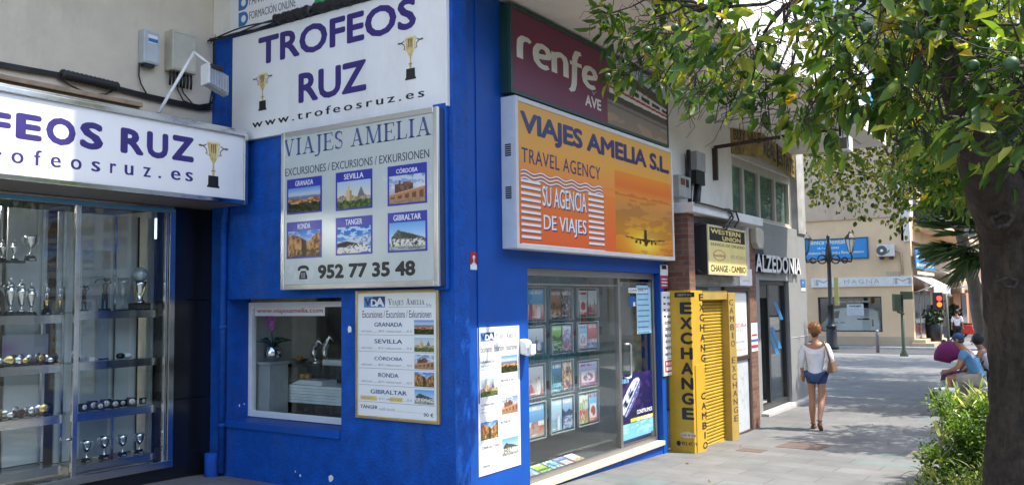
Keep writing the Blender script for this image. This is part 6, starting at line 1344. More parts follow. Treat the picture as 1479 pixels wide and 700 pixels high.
# ================================================================== CORNER BUILDING ACROSS THE JUNCTION
XM = 45.6; YM = 6.85; gM = -.5
FM = FW(XM); FMS = FS(YM)
mg = thing('salon_building', 'sandy plastered corner building across the junction with a big shop window and white name band', 'building', (XM, YM, gM))
M_sand = mat('sandy_plaster', (.68, .47, .27), .85, var=.08, vscale=.8, bump=.1, bscale=8, dirt=(.33, .23, .14), dscale=.5, damt=.4)
M_sand2 = mat('rough_upper_plaster', (.50, .36, .24), .9, var=.12, vscale=1.5, bump=.5, bscale=6, dirt=(.30, .21, .14), dscale=.6, damt=.5)
M_tan = mat('tan_stone', (.46, .34, .22), .75, var=.1, vscale=1.2)
sa0, sz1 = FM.px(1181, 429); sa1, sz0 = FM.px(1275, 479); nb0, nz1 = FM.px(1172, 402); _, nz0 = FM.px(1172, 415); zband = FM.px(1240, 316)[1]
b = MB(); yc = -FM.px(1306, 350)[0]
def wall_with_hole(mb, fr, a0, a1, b0, b1, h0, h1, g0, g1, dep, m=0):
    mb.fbox(fr, a0, h0, b0, b1, -dep, 0, m); mb.fbox(fr, h1, a1, b0, b1, -dep, 0, m); mb.fbox(fr, h0, h1, b0, g0, -dep, 0, m); mb.fbox(fr, h0, h1, g1, b1, -dep, 0, m)
wall_with_hole(b, FM, -30, -YM, gM-.2, zband, sa0, sa1, sz0, sz1, .4)
b.box(XM, XM+15, YM+.002, YM+.4, zband-1.2, zband); wl = part('wall', b, M_sand, mg)
b = MB(); b.box(XM-.10, XM+15, YM+.6, 30, zband, 22); part('upper_wall', b, M_sand2, mg)
b = MB(); b.box(XM-.02, XM+.9, YM-.05, YM+.6, zband-.1, 22); b.box(XM-.12, XM+.02, YM-.02, yc, 4.6, 22); part('corner_pilaster', b, mat('white_pilaster', (.66, .60, .52), .8, var=.1), mg)
b = MB(); b.box(XM-.03, XM, YM, 30, gM-.1, gM+.45); part('plinth', b, M_tan, mg)
b = MB(); b.frame(FM, sa0, sa1, sz0, sz1, .06, -.2, -.05); sw = part('shop_window', b, M_blk, mg)
p = MB(); p.fbox(FM, sa0+.06, sa1-.06, sz0+.06, sz1-.06, -.16, -.14); part('pane', p, M_shopglass, sw)
p = MB(); p.box(XM+.41, XM+4.5, -sa1-.3, -sa0+.3, gM, gM+.05, 0); p.box(XM+4.5, XM+4.6, -sa1-.3, -sa0+.3, gM, sz1+.4, 0); p.box(XM+.41, XM+4.5, -sa1-.35, -sa1-.3, gM, sz1+.4, 0); p.box(XM+.41, XM+4.5, -sa0+.3, -sa0+.35, gM, sz1+.4, 0); p.box(XM+.41, XM+4.5, -sa1-.3, -sa0+.3, sz1+.35, sz1+.4); part('interior_wall', p, mat('grey_interior', (.20, .21, .22), .7), mg)
t = MB(); t.txt(FM, 'Peluquería | Estética | Masajes | Manicura', sa0+1.0, sa1-.6, sz1-.32, sz1-.17, -.138, 0, .0); a0, z1 = FM.px(1222, 439); a1, z0 = FM.px(1247, 455); t.fbox(FM, a0, a1, z0, z1, -.139, -.136, 0); t.txt(FM, 'MASAJES', a0+.12, a1-.12, z1-.17, z1-.06, -.135, 1, .05)
for k in range(3): t.txt(FM, 'tratamiento facial y corporal', a0+.1, a1-.1, z1-.30-.10*k, z1-.24-.10*k, -.135, 2, .01)
part('window_lettering', t, [mat('pale_window_print', (.5, .5, .5), .5), M_ink, mat('small_grey_print', (.3, .3, .32))], sw, recalc=False)
# van added behind the pane, standing in for a parked van's reflection
van = thing('reflection_van', 'white delivery van added behind the salon window, standing in for a reflection', 'van', (XM+2.2, -(sa0+sa1)/2, gM+.05))
FVn = FW(XM+1.25)
def vp(u, v): return FVn.px(u, v)
prof = [vp(*q) for q in ((1188, 481), (1187, 466), (1192, 462), (1203, 446), (1215, 444), (1244, 443), (1262, 446), (1268, 449), (1271, 466), (1271, 481))]
b = MB(); b.prism(FVn, prof, -1.7, 0); vb = part('body', b, mat('white_vehicle_paint', (.80, .81, .80), .3, var=.03), van, bev=.05)
b = MB(); b.prism(FVn, [vp(*q) for q in ((1199, 459), (1206, 449), (1213, 448.5), (1211, 459))], 0, .012); part('window', b, mat('tinted_glass', (.02, .025, .03), .1), van)
b = MB(); q0 = vp(1238, 459.5); q1 = vp(1256, 461.5); b.fbox(FVn, q0[0], q1[0], q1[1], q0[1], 0, .015); part('door_rail', b, M_ink, van)
for u in (1207, 1217):
    b = MB(); q = vp(u, 465.5); b.fbox(FVn, q[0]-.12, q[0]+.12, q[1]-.03, q[1]+.03, 0, .03); part('handle', b, mat('grey_handle', (.3, .3, .3), .4), van)
b = MB(); q0 = vp(1259, 461); q1 = vp(1262, 471); b.fbox(FVn, q0[0], q1[0], q1[1], q0[1], 0, .015); part('tail_light', b, mat('dull_red', (.22, .03, .03), .4), van)
for u in (1200, 1249):
    b = MB(); q = vp(u, 481); b.prism(FVn, [(q[0]+.33*math.cos(R(k)), gM+.38+.33*math.sin(R(k))) for k in range(0, 360, 18)], -.2, .02, 0); b.prism(FVn, [(q[0]+.2*math.cos(R(k)), gM+.38+.2*math.sin(R(k))) for k in range(0, 360, 24)], .02, .03, 1); part('wheel', b, [M_blk, M_alu], van)
# name band, banner, air conditioner
sg = thing('salon_name_band', 'long white band with pale MAGNA lettering and two monograms over the shop window', 'sign', (XM, 9, nz0)); b = MB(); a1 = -YM+.03; b.fbox(FM, nb0, a1, nz0, nz1, 0, .10); part('band', b, mat('white_band', (.66, .63, .58), .5), sg)
FMb = FW(XM-.102); t = MB(); a0 = FMb.px(1219, 405)[0]; a2 = FMb.px(1270, 405)[0]; h = nz1-nz0; t.txt(FMb, 'MAGNA', a0, a2, nz0+.32*h, nz0+.78*h, 0, 0, -.01, 1.35); t.txt(FMb, 'peluquería · estética · bienestar · salud', a0-.6, a2+.6, nz0+.12*h, nz0+.22*h, 0, 0, -.01)
for u in (1189, 1304):
    x = FMb.px(u, 408)[0]; t.txt(FMb, 'M', x-.36, x+.36, nz0+.18*h, nz0+.84*h, 0, 0, -.01); t.fbox(FMb, x-.42, x-.40, nz0+.18*h, nz0+.84*h, 0, .004, 0); t.fbox(FMb, x+.40, x+.42, nz0+.18*h, nz0+.84*h, 0, .004, 0)
part('lettering', t, mat('pale_taupe_lettering', (.36, .33, .30), .5), sg, recalc=False)
sg = thing('dental_banner', 'sky blue dental clinic banner with yellow and white lettering on the sandy wall', 'banner', (XM, 10, 4)); a0, z1 = FM.px(1160, 346); a1, z0 = FM.px(1255, 373); z1 = (FM.px(1168, 346)[1]+FM.px(1254, 342)[1])/2; b = MB(); b.fbox(FM, a0, a1, z0, z1, .0, .06, 0); b.frame(FM, a0, a1, z0, z1, .06, .06, .08, 1); part('panel', b, [mat('banner_blue', (.02, .22, .50), .5, var=.08, vscale=1.5), mat('dark_blue_trim', (.02, .06, .14), .5)], sg)
FMc = FW(XM-.062); t = MB(); q = lambda u, v: FMc.px(u, v)
for body, u0, u1, v0, v1, m_ in (('Clínica·Dental', 1164, 1220, 347, 354, 0), ('DR. P. LÓPEZ GÓMEZ', 1181, 1212, 357, 360, 1), ('Implantes, Ortodoncia y Blanqueamientos', 1168, 1248, 364, 369, 0)): t.txt(FMc, body, q(u0, v1)[0], q(u1, v1)[0], q(u0, v1)[1], q(u0, v0)[1], 0, m_, .02)
part('lettering', t, [mat('pale_yellow_lettering', (.66, .66, .42), .5), M_paper], sg, recalc=False)
ac = thing('air_conditioner', 'white air conditioner unit with a round fan grille on the sandy wall', 'air conditioner', (XM, 7.7, 3.5)); a0, z1 = FM.px(1268, 354); a1, z0 = FM.px(1293.5, 370); b = MB(); b.fbox(FM, a0, a1, z0, z1, .05, .38); part('cabinet', b, mat('cream_white_metal', (.62, .58, .52), .5), ac, bev=.02)
xc, zc, rr = a0+(a1-a0)*.29, (z0+z1)/2, (z1-z0)*.42
b = MB(); b.prism(FM, [(xc+rr*math.cos(R(k)), zc+rr*math.sin(R(k))) for k in range(0, 360, 15)], .375, .39, 0); b.prism(FM, [(xc+rr*.3*math.cos(R(k)), zc+rr*.3*math.sin(R(k))) for k in range(0, 360, 30)], .39, .40, 1); part('fan_grille', b, [mat('dark_grille', (.08, .08, .075), .5), M_wframe], ac)
b = MB(); b.fbox(FM, a0+.1, a0+.25, z0-.14, z0, .0, .35); b.fbox(FM, a1-.25, a1-.1, z0-.14, z0, 0, .35); part('bracket', b, M_blk, ac)
b = MB(); b.tube([FM.P(a1, zc, .1), FM.P(a1+.25, zc-.1, .1), FM.P(a1+.3, nz1+.1, .05)], .05, 6); b.fbox(FM, a1-.45, a1+.15, z0-1.15, z0-.75, 0, .05); part('pipe', b, M_tan, ac)
# side of the building along the street
b = MB(); x1 = FMS.px(1345, 460)[0]; b.box(XM+.4, x1, YM+.01, YM+.06, gM+.35, 2.2, 0); b.box(x1, x1+.5, YM, YM+.4, gM, 2.2, 1)
for k in range(4): xx = XM+.4+(x1-XM-.4)*k/3; b.box(xx-.04, xx+.04, YM-.01, YM+.07, gM+.35, 2.2, 2)
b.box(XM, x1+.5, YM-.01, YM+.4, gM-.1, gM+.35, 1)
part('side_shop_window', b, [mat('reflective_dark_glass', (.10, .13, .13), .08, spec=.9), M_tan, M_alu], mg)
b = MB(); b.box(XM-.3, x1+.6, YM-.9, YM+.1, gM-.02, gM+.16); b.box(XM-.1, x1+.6, YM-.5, YM+.1, gM+.16, gM+.32); part('step', b, M_tan, mg)
def awning(name, label, xa, xb_, z, drop, out, m0, stripe=None):
    t = thing(name, label, 'awning', (xa, YM, z)); b = MB(); n = 12
    for k in range(n):
        x0 = xa+(xb_-xa)*k/n; x1_ = xa+(xb_-xa)*(k+1)/n
        b.hexa([(x0, YM-out, z-drop), (x1_, YM-out, z-drop), (x1_, YM, z), (x0, YM, z), (x0, YM-out, z-drop+.03), (x1_, YM-out, z-drop+.03), (x1_, YM, z+.03), (x0, YM, z+.03)], k % 2 if stripe else 0)
        b.box(x0, x1_, YM-out-.02, YM-out+.01, z-drop-.35-.06*(k % 2), z-drop+.03, k % 2 if stripe else 0)
    part('canvas', b, [m0, stripe or m0], t); b = MB(); b.tube([(xa, YM, z-drop-.3), (xa, YM-out, z-drop)], .03, 6); b.tube([(xb_, YM, z-drop-.3), (xb_, YM-out, z-drop)], .03, 6); part('arm', b, M_alu, t)
awning('shop_awning', 'short white scalloped awning over the dark side window of the sandy building', XM+.3, FMS.px(1346, 420)[0], 2.9, .5, .9, mat('white_canvas', (.46, .44, .41), .8))
xa = FMS.px(1350, 420)[0]; awning('shop_awning', 'long taupe striped awning beyond the white one', xa, FMS.px(1392, 420)[0]+2, 3.4, .9, 2.2, mat('taupe_canvas', (.20, .165, .14), .8), mat('pale_canvas', (.30, .27, .23), .8))
xa = FMS.px(1396, 430)[0]; awning('shop_awning', 'orange striped awning far along the street beside the tree trunk', xa+2, xa+9, 2.9, .7, 2.2, mat('orange_canvas', (.5, .12, .02), .8), mat('pale_canvas', (.30, .27, .23), .8))
b = MB(); zf = FMS.px(1340, 332)[1]; xb1 = FMS.px(1374, 330)[0]; b.box(XM+1.2, xb1+2, YM-1.2, YM+.3, zf-.25, zf); bal = part('balcony', b, M_sand, mg)
b = MB(); b.box(XM+1.25, xb1+1.9, YM-1.18, YM-1.14, zf, zf+1.0, 0); b.box(XM+1.2, XM+1.25, YM-1.18, YM, zf, zf+1.0, 0); b.box(XM+2.2, XM+2.5, YM-1.20, YM-1.18, zf+.5, zf+.8, 1); part('railing_screen', b, [M_blk, M_paper], bal)
b = MB(); b.box(XM+.9, 75, YM+.3, YM+.5, 2.1, 22); part('side_wall', b, M_sand2, mg)
b = MB()
for k in range(3): b.box(XM+2+k*4.2, XM+4.2+k*4.2, YM+.25, YM+.3, zf+.2, zf+2.4); b.box(XM+2+k*4.2, XM+4.2+k*4.2, YM+.25, YM+.3, zf+3.6, zf+5.8)
part('upper_window', b, mat('dark_window', (.05, .06, .07), .15), mg)
sg = thing('blue_side_banner', 'small blue banner hanging under the balcony along the street side', 'banner', (XM+2, YM, 3)); fr = FS(YM-.2); a0, z1 = fr.px(1321, 357); a1, z0 = fr.px(1350, 391); b = MB(); b.fbox(fr, a0, a1, z0, z1, 0, .03, 0); 
for k in range(3): b.fbox(fr, a0+.3, a1-.5, z1-.5-.4*k, z1-.35-.4*k, .03, .035, 1)
part('panel', b, [mat('banner_blue', (.02, .22, .50), .5), mat('pale_yellow_lettering', (.66, .66, .42))], sg)
for k, u in enumerate((1349, 1379)):
    x = FS(YM-.6).px(u, 480)[0]; t = thing('potted_shrub', ['clipped shrub in a tall black pot at the shop corner', 'second clipped shrub in a pot under the long awning'][k], 'plant', (x, YM-.6, gM)); b = MB(); b.lathe((x, YM-.6, gM), [(.32, 0), (.42, 1.0), (.40, 1.02), (.3, .95)], 14); part('pot', b, M_blk, t)
    b = MB(); 
    for i in range(160):
        a, e_, r_ = rnd.uniform(0, 6.28), rnd.uniform(-1.2, 1.5), rnd.uniform(.25, .5); c = Vector((x+r_*math.cos(a)*math.cos(e_), YM-.6+r_*math.sin(a)*math.cos(e_), gM+1.4+r_*math.sin(e_))); d_ = Vector((rnd.gauss(0, 1), rnd.gauss(0, 1), rnd.gauss(0, 1))).normalized()*.16; s_ = d_.orthogonal().normalized()*.07; b.add([c-d_, c+s_, c+d_, c-s_], [(0, 1, 2, 3)])
    part('foliage', b, mat('dark_shrub_leaf', (.03, .06, .018), .5), t, recalc=False)
nb = thing('neighbour_building', 'orange and cream building further along the street beyond the balcony', 'building', (75, YM, gM)); b = MB(); b.box(62.0, 75, YM+.05, YM+.3, gM, 2.1, 0); b.box(75, 110, YM-.5, 25, gM, 18, 1); b.box(66, 69, YM, YM+.06, gM+.05, 2.0, 2); part('wall', b, [mat('orange_render', (.50, .24, .13), .8), M_beige, mat('dark_window', (.05, .06, .07))], nb)
eb = thing('street_end_building', 'dim apartment block closing the far end of the street', 'building', (120, 0, gM)); b = MB(); b.box(118, 130, -30, 6, gM, 20); part('wall', b, mat('grey_beige_render', (.30, .27, .24), .9), eb); b = MB()
for i in range(8):
    for k in range(5): b.box(117.95, 118, -28+i*4, -26.2+i*4, 2+k*3.4, 4+k*3.4)
part('window', b, mat('dark_window', (.05, .06, .07)), eb)
# buildings across the road (they are what the shop glass reflects)
for i, (x0, x1, hgt_, c_, lb) in enumerate(((-42, -12, 11, (.66, .60, .50), 'cream apartment building across the road reflected in the shop glass'), (-11.5, 14, 9, (.62, .55, .46), 'sand coloured apartment building across the road, middle one reflected in the glass'), (14.5, 60, 10, (.58, .53, .48), 'grey beige apartment building across the road near the junction'))):
    t = thing('apartment_building', lb, 'building', (x0, -14.5, 0)); b = MB(); b.box(x0, x1, -26, -14.5, -1, hgt_); part('wall', b, mat('opposite_render_%s' % 'abc'[i], c_, .85), t)
    b = MB(); n = int((x1-x0)/3.4)
    for q in range(n):
        for k in range(3): b.box(x0+.9+q*3.4, x0+2.5+q*3.4, -14.53, -14.48, .6+k*3.2, 2.6+k*3.2)
    part('window', b, mat('dark_window', (.05, .06, .07), .15), t)

# ================================================================== STREET FURNITURE
M_iron = mat('black_cast_iron', (.014, .015, .016), .4, .3)
p = ong(1202, 504); lx, ly, lz = p; fwd_d = float((p-CP)@Fv)
def lp(u, v): return at(u, v, fwd_d)
lm = thing('street_lamp', 'black cast iron street lamp with two lanterns in front of the dental banner', 'street lamp', (lx, ly, lz))
ztop = lp(1196, 338).z; zarm = lp(1197, 372).z
b = MB(); b.lathe((lx, ly, lz), [(.30, 0), (.30, .12), (.24, .2), (.24, .9), (.20, 1.0), (.27, 1.05), (.20, 1.12), (.15, 1.2), (.14, 2.0), (.18, 2.05), (.10, 2.15), (.085, 4.0), (.10, zarm-lz-.2), (.16, zarm-lz), (.13, zarm-lz+.5), (.07, zarm-lz+.7), (.06, ztop-lz-.2), (.09, ztop-lz-.1), (.03, ztop-lz)], 16); part('post', b, M_iron, lm)
rt = Vector((Rv[0], Rv[1], 0)).normalized()
b = MB()
for s_ in (-1, 1):
    c = Vector((lx, ly, zarm)); L_ = 1.05
    b.tube([c, c+rt*s_*.5*L_+Vector((0, 0, -.12)), c+rt*s_*L_+Vector((0, 0, -.18)), c+rt*s_*(L_+.05)+Vector((0, 0, .05)), c+rt*s_*L_+Vector((0, 0, .25))], .045, 8)
    for q, rr_ in ((.32, .20), (.75, .13)):
        cc = c+rt*s_*q+Vector((0, 0, -.02-.12*q)); b.tube([cc+rt*rr_*math.cos(R(a))+Vector((0, 0, rr_*math.sin(R(a)))) for a in range(0, 361, 24)], .035, 6)
part('arm', b, M_iron, lm)
for s_, lab in ((-1, 'lantern with the blue of the banner behind painted into its glass'), (1, None)):
    c = Vector((lx, ly, zarm+.25))+rt*s_*1.05; b = MB()
    b.lathe(c, [(.06, -.05), (.08, .0)], 6); b.lathe(c, [(.23, .62), (.29, .64), (.27, .69), (.17, .82), (.08, .90), (.07, .97), (.02, 1.02)], 6, smooth=False); 
    for k in range(6): a = 2*math.pi*k/6; b.tube([c+Vector((.09*math.cos(a), .09*math.sin(a), 0)), c+Vector((.23*math.cos(a), .23*math.sin(a), .63))], .015, 4)
    ln = part('lantern', b, M_iron, lm, label=lab); b = MB(); b.lathe(c, [(.08, .01), (.218, .615)], 6, smooth=False); part('lantern_glass', b, mat('cream_lantern_glass', (.60, .55, .45), .3) if s_ > 0 else mat('banner_blue_lantern_glass', (.04, .22, .42), .4), ln)  # view of the blue banner through clear glass, painted as the glass colour
b = MB(); q = lp(1203.5, 410); b.box(q.x-.1, q.x-.05, q.y-.25, q.y-.05, q.z-1.0, q.z+.3); part('sign_plate', b, mat('yellow_grey_plate', (.35, .30, .08), .5), lm)
def post_at(u, v): p = ong(u, v); return p, float((p-CP)@Fv)
M_tgreen = mat('traffic_pole_green', (.045, .06, .025), .5)
p, dd = post_at(1306, 514); ts = thing('traffic_signal', 'olive green signal pole seen from behind with two dark heads and no light showing', 'traffic light', p); zt = at(1306, 421, dd).z
b = MB(); b.lathe(p, [(.16, 0), (.16, .06), (.075, .25), (.06, zt-p[2])], 12); part('pole', b, M_tgreen, ts)
for (u0, u1, v0, v1, du) in ((1290, 1300, 424, 449, 1), (1302, 1317, 420, 432, 0)):
    q0 = at(u0, v1, dd); q1 = at(u1, v0, dd); c = (q0+q1)/2; w2 = (q1-q0).length; b = MB(); ww = (u1-u0)/FPX*dd/2; hh = (v1-v0)/FPX*dd/2
    o = Fr(c, rt, (0, 0, 1), -Vector((Fv[0], Fv[1], 0)).normalized()); b.fbox(o, -ww, ww, -hh, hh, -.12, .12); part('signal_head', b, M_tgreen, ts, bev=.03)
b = MB(); b.tube([at(1296, 450, dd), at(1306, 453, dd)], .04, 6); part('bracket', b, M_tgreen, ts)
p, dd = post_at(1371, 507); ts = thing('traffic_signal', 'traffic signal showing red over amber on a slim pole beside the striped awning', 'traffic light', p); zt = at(1366, 424, dd).z; tp = at(1366, 424, dd)
b = MB(); b.tube([p, tp], .06, 8); b.tube([at(1366, 428, dd), at(1375, 427, dd)], .05, 6); part('pole', b, mat('grey_green_pole', (.10, .11, .08), .5), ts)
c = at(1355.5, 435, dd); o = Fr(c, rt, (0, 0, 1), -Vector((Fv[0], Fv[1], 0)).normalized()); k_ = dd/FPX
b = MB(); b.fbox(o, -6*k_, 6*k_, -12*k_, 13*k_, -.15, .05); b.tube([c, at(1366, 434, dd)], .03, 6); part('signal_head', b, M_blk, ts, bev=.03)
for dz, col, st, nm in ((4.5, (1, .035, .02), 1.3, 'red_lamp'), (-4.5, (1, .22, .02), .35, 'amber_lamp')):
    b = MB(); b.prism(o, [(3.5*k_*math.cos(R(a)), dz*k_+3.5*k_*math.sin(R(a))) for a in range(0, 360, 20)], .04, .09); part(nm, b, emit_mat('lit_'+nm, col, st), ts)
for i, (u, v, vt) in enumerate(((1268, 509, 476), (1364.5, 517, 490), (1371, 517, 495))):
    p, dd = post_at(u, v); t = thing('bollard', ['slim grey bollard in front of the salon window', 'dark bollard at the crossing with the taller top', 'dark shorter bollard at the foot of the red signal'][i], 'bollard', p); h_ = at(u, vt, dd).z-p[2]; b = MB(); b.lathe(p, [(.07, 0), (.07, h_*.9), (.075, h_*.92), (.05, h_)], 12); b.lathe((p[0], p[1], p[2]+h_*.8), [(.078, 0), (.078, .04)], 12); part('post', b, M_iron if i else mat('grey_bollard', (.25, .24, .22), .5), t)

# ================================================================== TREES AND PLANTS
def leaf_mesh(name, P, D, Ls, cols, wratio, parent, m, fold=.25, curl=.2, label=None):
    """one small folded, drooping blade per point"""
    n = len(P); D = D/np.linalg.norm(D, axis=1, keepdims=True); up = npr.normal(size=(n, 3)); up[:, 2] += .9
    S = np.cross(D, up); S /= np.linalg.norm(S, axis=1, keepdims=True)+1e-9; N = np.cross(S, D)
    L = Ls[:, None]; w = L*wratio/2
    base = P; l1 = P+D*L*.28+S*w*.85+N*w*fold; l2 = P+D*L*.66+S*w*.80+N*(w*fold-L*curl*.35); tip = P+D*L-N*L*curl
    r1 = P+D*L*.28-S*w*.85+N*w*fold; r2 = P+D*L*.66-S*w*.80+N*(w*fold-L*curl*.35)
    V = np.stack([base, l1, l2, tip, r2, r1], 1).reshape(-1, 3) - np.array(OFF[parent.name])
    idx = np.arange(n)[:, None]*6; F = np.concatenate([idx+np.array([[0, 1, 2, 3]]), idx+np.array([[0, 3, 4, 5]])], 0)
    me = bpy.data.meshes.new(name); me.vertices.add(len(V)); me.vertices.foreach_set('co', V.ravel()); me.loops.add(F.size); me.loops.foreach_set('vertex_index', F.ravel().astype(np.int32))
    me.polygons.add(len(F)); me.polygons.foreach_set('loop_start', np.arange(0, F.size, 4, dtype=np.int32)); me.polygons.foreach_set('loop_total', np.full(len(F), 4, np.int32)); me.update(calc_edges=True)
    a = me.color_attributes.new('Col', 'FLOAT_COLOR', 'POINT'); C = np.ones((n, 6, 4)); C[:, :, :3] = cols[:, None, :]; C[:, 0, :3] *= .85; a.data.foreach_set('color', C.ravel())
    me.materials.append(m); return link_mesh(name, me, parent)
PAL_O = (np.array([(.045, .10, .020), (.085, .165, .028), (.14, .22, .036), (.25, .30, .045), (.38, .37, .055), (.48, .32, .03)]), np.array([.20, .27, .25, .17, .08, .03]))
PAL_Y = (np.array([(.06, .09, .02), (.13, .17, .03), (.24, .25, .045), (.36, .32, .06), (.34, .22, .05)]), np.array([.2, .3, .27, .17, .06]))
PAL_D = (np.array([(.03, .06, .015), (.05, .09, .02), (.09, .13, .03)]), np.array([.4, .4, .2]))
def pick(pal, n):
    i = npr.choice(len(pal[0]), n, p=pal[1]/pal[1].sum()); return pal[0][i]*npr.uniform(.75, 1.25, (n, 1))
M_leaf = attr_mat('citrus_leaf', .45, .35, transl=.48)
M_leaf2 = attr_mat('thin_leaf', .5, .3, transl=.35)
def bark_mat(name, col):
    m = mat(name, col, .9, var=.7, vscale=16, bump=1.0, bscale=42, bz=.4, bd=.03, dirt=tuple(min(1, x*3.2) for x in col), dscale=6, damt=.75); return m
M_bark = bark_mat('dark_citrus_bark', (.040, .029, .021))
M_twig = mat('twig_bark', (.045, .035, .025), .85)
def cloud(blobs, per, bias=.75):
    """points in clumps; blobs: (centre, radius). Returns points and outward directions"""
    P, D = [], []
    for c, r in blobs:
        n = max(4, int(per*r**2.2)); c = np.array(c)
        nk = max(3, int(9*r)); ks = npr.normal(size=(nk, 3)); ks /= np.linalg.norm(ks, axis=1, keepdims=True); ks = c+ks*r*npr.uniform(.3, 1., (nk, 1))
        k = npr.randint(0, nk, n); q = ks[k]+npr.normal(size=(n, 3))*r*.20; d = (q-c); d /= np.linalg.norm(d, axis=1, keepdims=True)+1e-6
        d = d*.7+npr.normal(size=(n, 3))*.55; d[:, 2] -= .55; P.append(q); D.append(d)
    return np.concatenate(P), np.concatenate(D)
def limb(mb, a, c, r0, r1, wob=.08, n=6):
    a, c = Vector(a), Vector(c); L_ = (c-a).length; pts = []; rs = []
    for i in range(n+1):
        f = i/n; p = a.lerp(c, f)+Vector((rnd.gauss(0, 1), rnd.gauss(0, 1), rnd.gauss(0, 1)))*wob*L_*.5*math.sin(math.pi*f)+Vector((0, 0, L_*.10*math.sin(math.pi*f))); pts.append(p); rs.append(r0+(r1-r0)*f)
    mb.tube(pts, rs, 7 if r0 > .02 else 5); return pts

ot = thing('orange_tree', 'thick dark trunked orange tree, leaves and green oranges hanging across the top of the view', 'tree', tuple(at(1490, 900, 5.6)))
TD = 5.6
tp = [(1502, 960, .34), (1497, 850, .31), (1494, 720, .285), (1498, 600, .27), (1497, 500, .27), (1488, 410, .275), (1484, 335, .285), (1474, 290, .285)]
b = MB(); pts = [at(u, v, TD) for u, v, _ in tp]; nn = 56; ptl, rl = [], []
for i in range(len(pts)-1):
    for k in range(12): f = k/12; ptl.append(pts[i].lerp(pts[i+1], f)); rl.append(tp[i][2]*(1-f)+tp[i+1][2]*f)
ptl.append(pts[-1]); rl.append(tp[-1][2])
b.tube(ptl, rl, nn)
for lst in ([(1470, 335, .22), (1442, 285, .19), (1422, 238, .15), (1402, 180, .11), (1372, 90, .09), (1340, -30, .06)], [(1482, 330, .26), (1488, 260, .20), (1490, 180, .15), (1500, 60, .11), (1500, -80, .07)], [(1490, 330, .2), (1530, 260, .15), (1580, 180, .10), (1650, 60, .06)]):
    b.tube([at(u, v, TD-.12*i) for i, (u, v, r) in enumerate(lst)], [r for _, _, r in lst], 16)
# lumps, knots
vv = []
for x, y, z in b.v:
    A_ = math.atan2(y-pts[2].y, x-pts[2].x); q = np.array([A_*5+z*1.2]); g1 = float(fb(np.array([A_*6+40]), np.array([z*1.6+9]), 3)[0])-.5; g2 = float(fb(np.array([A_*17+40]), np.array([z*4+9]), 5)[0])-.5; g3 = float(fb(np.array([A_*9+x*9+80]), np.array([z*11+30]), 8)[0])-.5
    n_ = g1*.060+g2*.040+g3*.022; dv = Vector((math.cos(A_), math.sin(A_), 0))*n_; vv.append((x+dv.x, y+dv.y, z))
b.v = vv
def knot(u, v, r, mb, ph):
    c = at(u, v, TD-.27); ax = -Vector((Fv[0], Fv[1], 0)).normalized(); o = Fr(c, rt, (0, 0, 1), ax); rr_ = lambda a: r*(1+.16*math.sin(2*R(a)+ph)+.10*math.sin(5*R(a)))
    mb.tube([o.P(rr_(a)*1.12*math.cos(R(a)), rr_(a)*.86*math.sin(R(a)), -.004) for a in range(0, 361, 15)], r*.26, 8, cap=False); mb.prism(o, [(rr_(a)*math.cos(R(a)), rr_(a)*.8*math.sin(R(a))) for a in range(0, 360, 20)], -.08, -.03)
knot(1447, 318, .052, b, .4); knot(1458, 408, .038, b, 2.)
part('trunk', b, M_bark, ot, recalc=False)
BL = [(880, 20, 6.2, .20), (905, 55, 6.2, .26), (897, 105, 6.2, .15), (925, 95, 6.1, .22), (945, 25, 6.1, .36), (955, 120, 6.0, .18), (985, 60, 6.0, .38), (1005, 135, 5.8, .20), (1030, 25, 5.8, .42), (1045, 110, 5.7, .30), (1060, 165, 5.6, .17),
      (1090, 60, 5.5, .42), (1085, 140, 5.4, .22), (1105, 178, 5.3, .13), (1140, 20, 5.3, .45), (1145, 110, 5.2, .30), (1172, 165, 5.0, .16), (1160, 195, 4.9, .10), (1200, 60, 5.0, .45), (1205, 135, 4.9, .28), (1250, 110, 4.7, .36), (1262, 168, 4.6, .16), (1245, 195, 4.6, .07),
      (1270, 30, 4.6, .45), (1310, 110, 4.5, .36), (1320, 180, 4.5, .15), (1295, 205, 4.4, .08), (1340, 40, 4.4, .45), (1370, 120, 4.3, .33), (1375, 195, 4.2, .14), (1392, 215, 4.2, .10), (1410, 50, 4.2, .42), (1430, 130, 4.1, .32), (1440, 190, 4.0, .18), (1475, 80, 3.9, .42), (1480, 190, 3.8, .22), (1470, 240, 3.8, .09), (1500, 130, 3.9, .4),
      (930, -60, 6.1, .34), (1030, -70, 5.8, .40), (1140, -80, 5.4, .40), (1250, -80, 4.9, .40), (1350, -90, 4.6, .40), (1450, -80, 4.3, .4), (1560, -40, 4.3, .5), (1560, 120, 4.6, .45), (1650, 20, 5.2, .6), (1420, -280, 5.2, .6), (1230, -260, 5.6, .5),
      (1300, 20, 6.5, .5), (1420, 0, 6.8, .6), (1200, -40, 6.6, .45), (1540, 60, 6.8, .6)]
BL = [((u, v-20*(135 < v < 200 and 980 < u < 1270), d*1.18, r*1.15) if u < 1060 else (u, v-20*(135 < v < 200 and u < 1270), d, r)) for u, v, d, r in BL]
blobs = [(at(u, v, d), r) for u, v, d, r in BL]
Pn, Dn = cloud(blobs, 560); Ln = npr.uniform(.075, .165, len(Pn)); cn = pick(PAL_O, len(Pn))
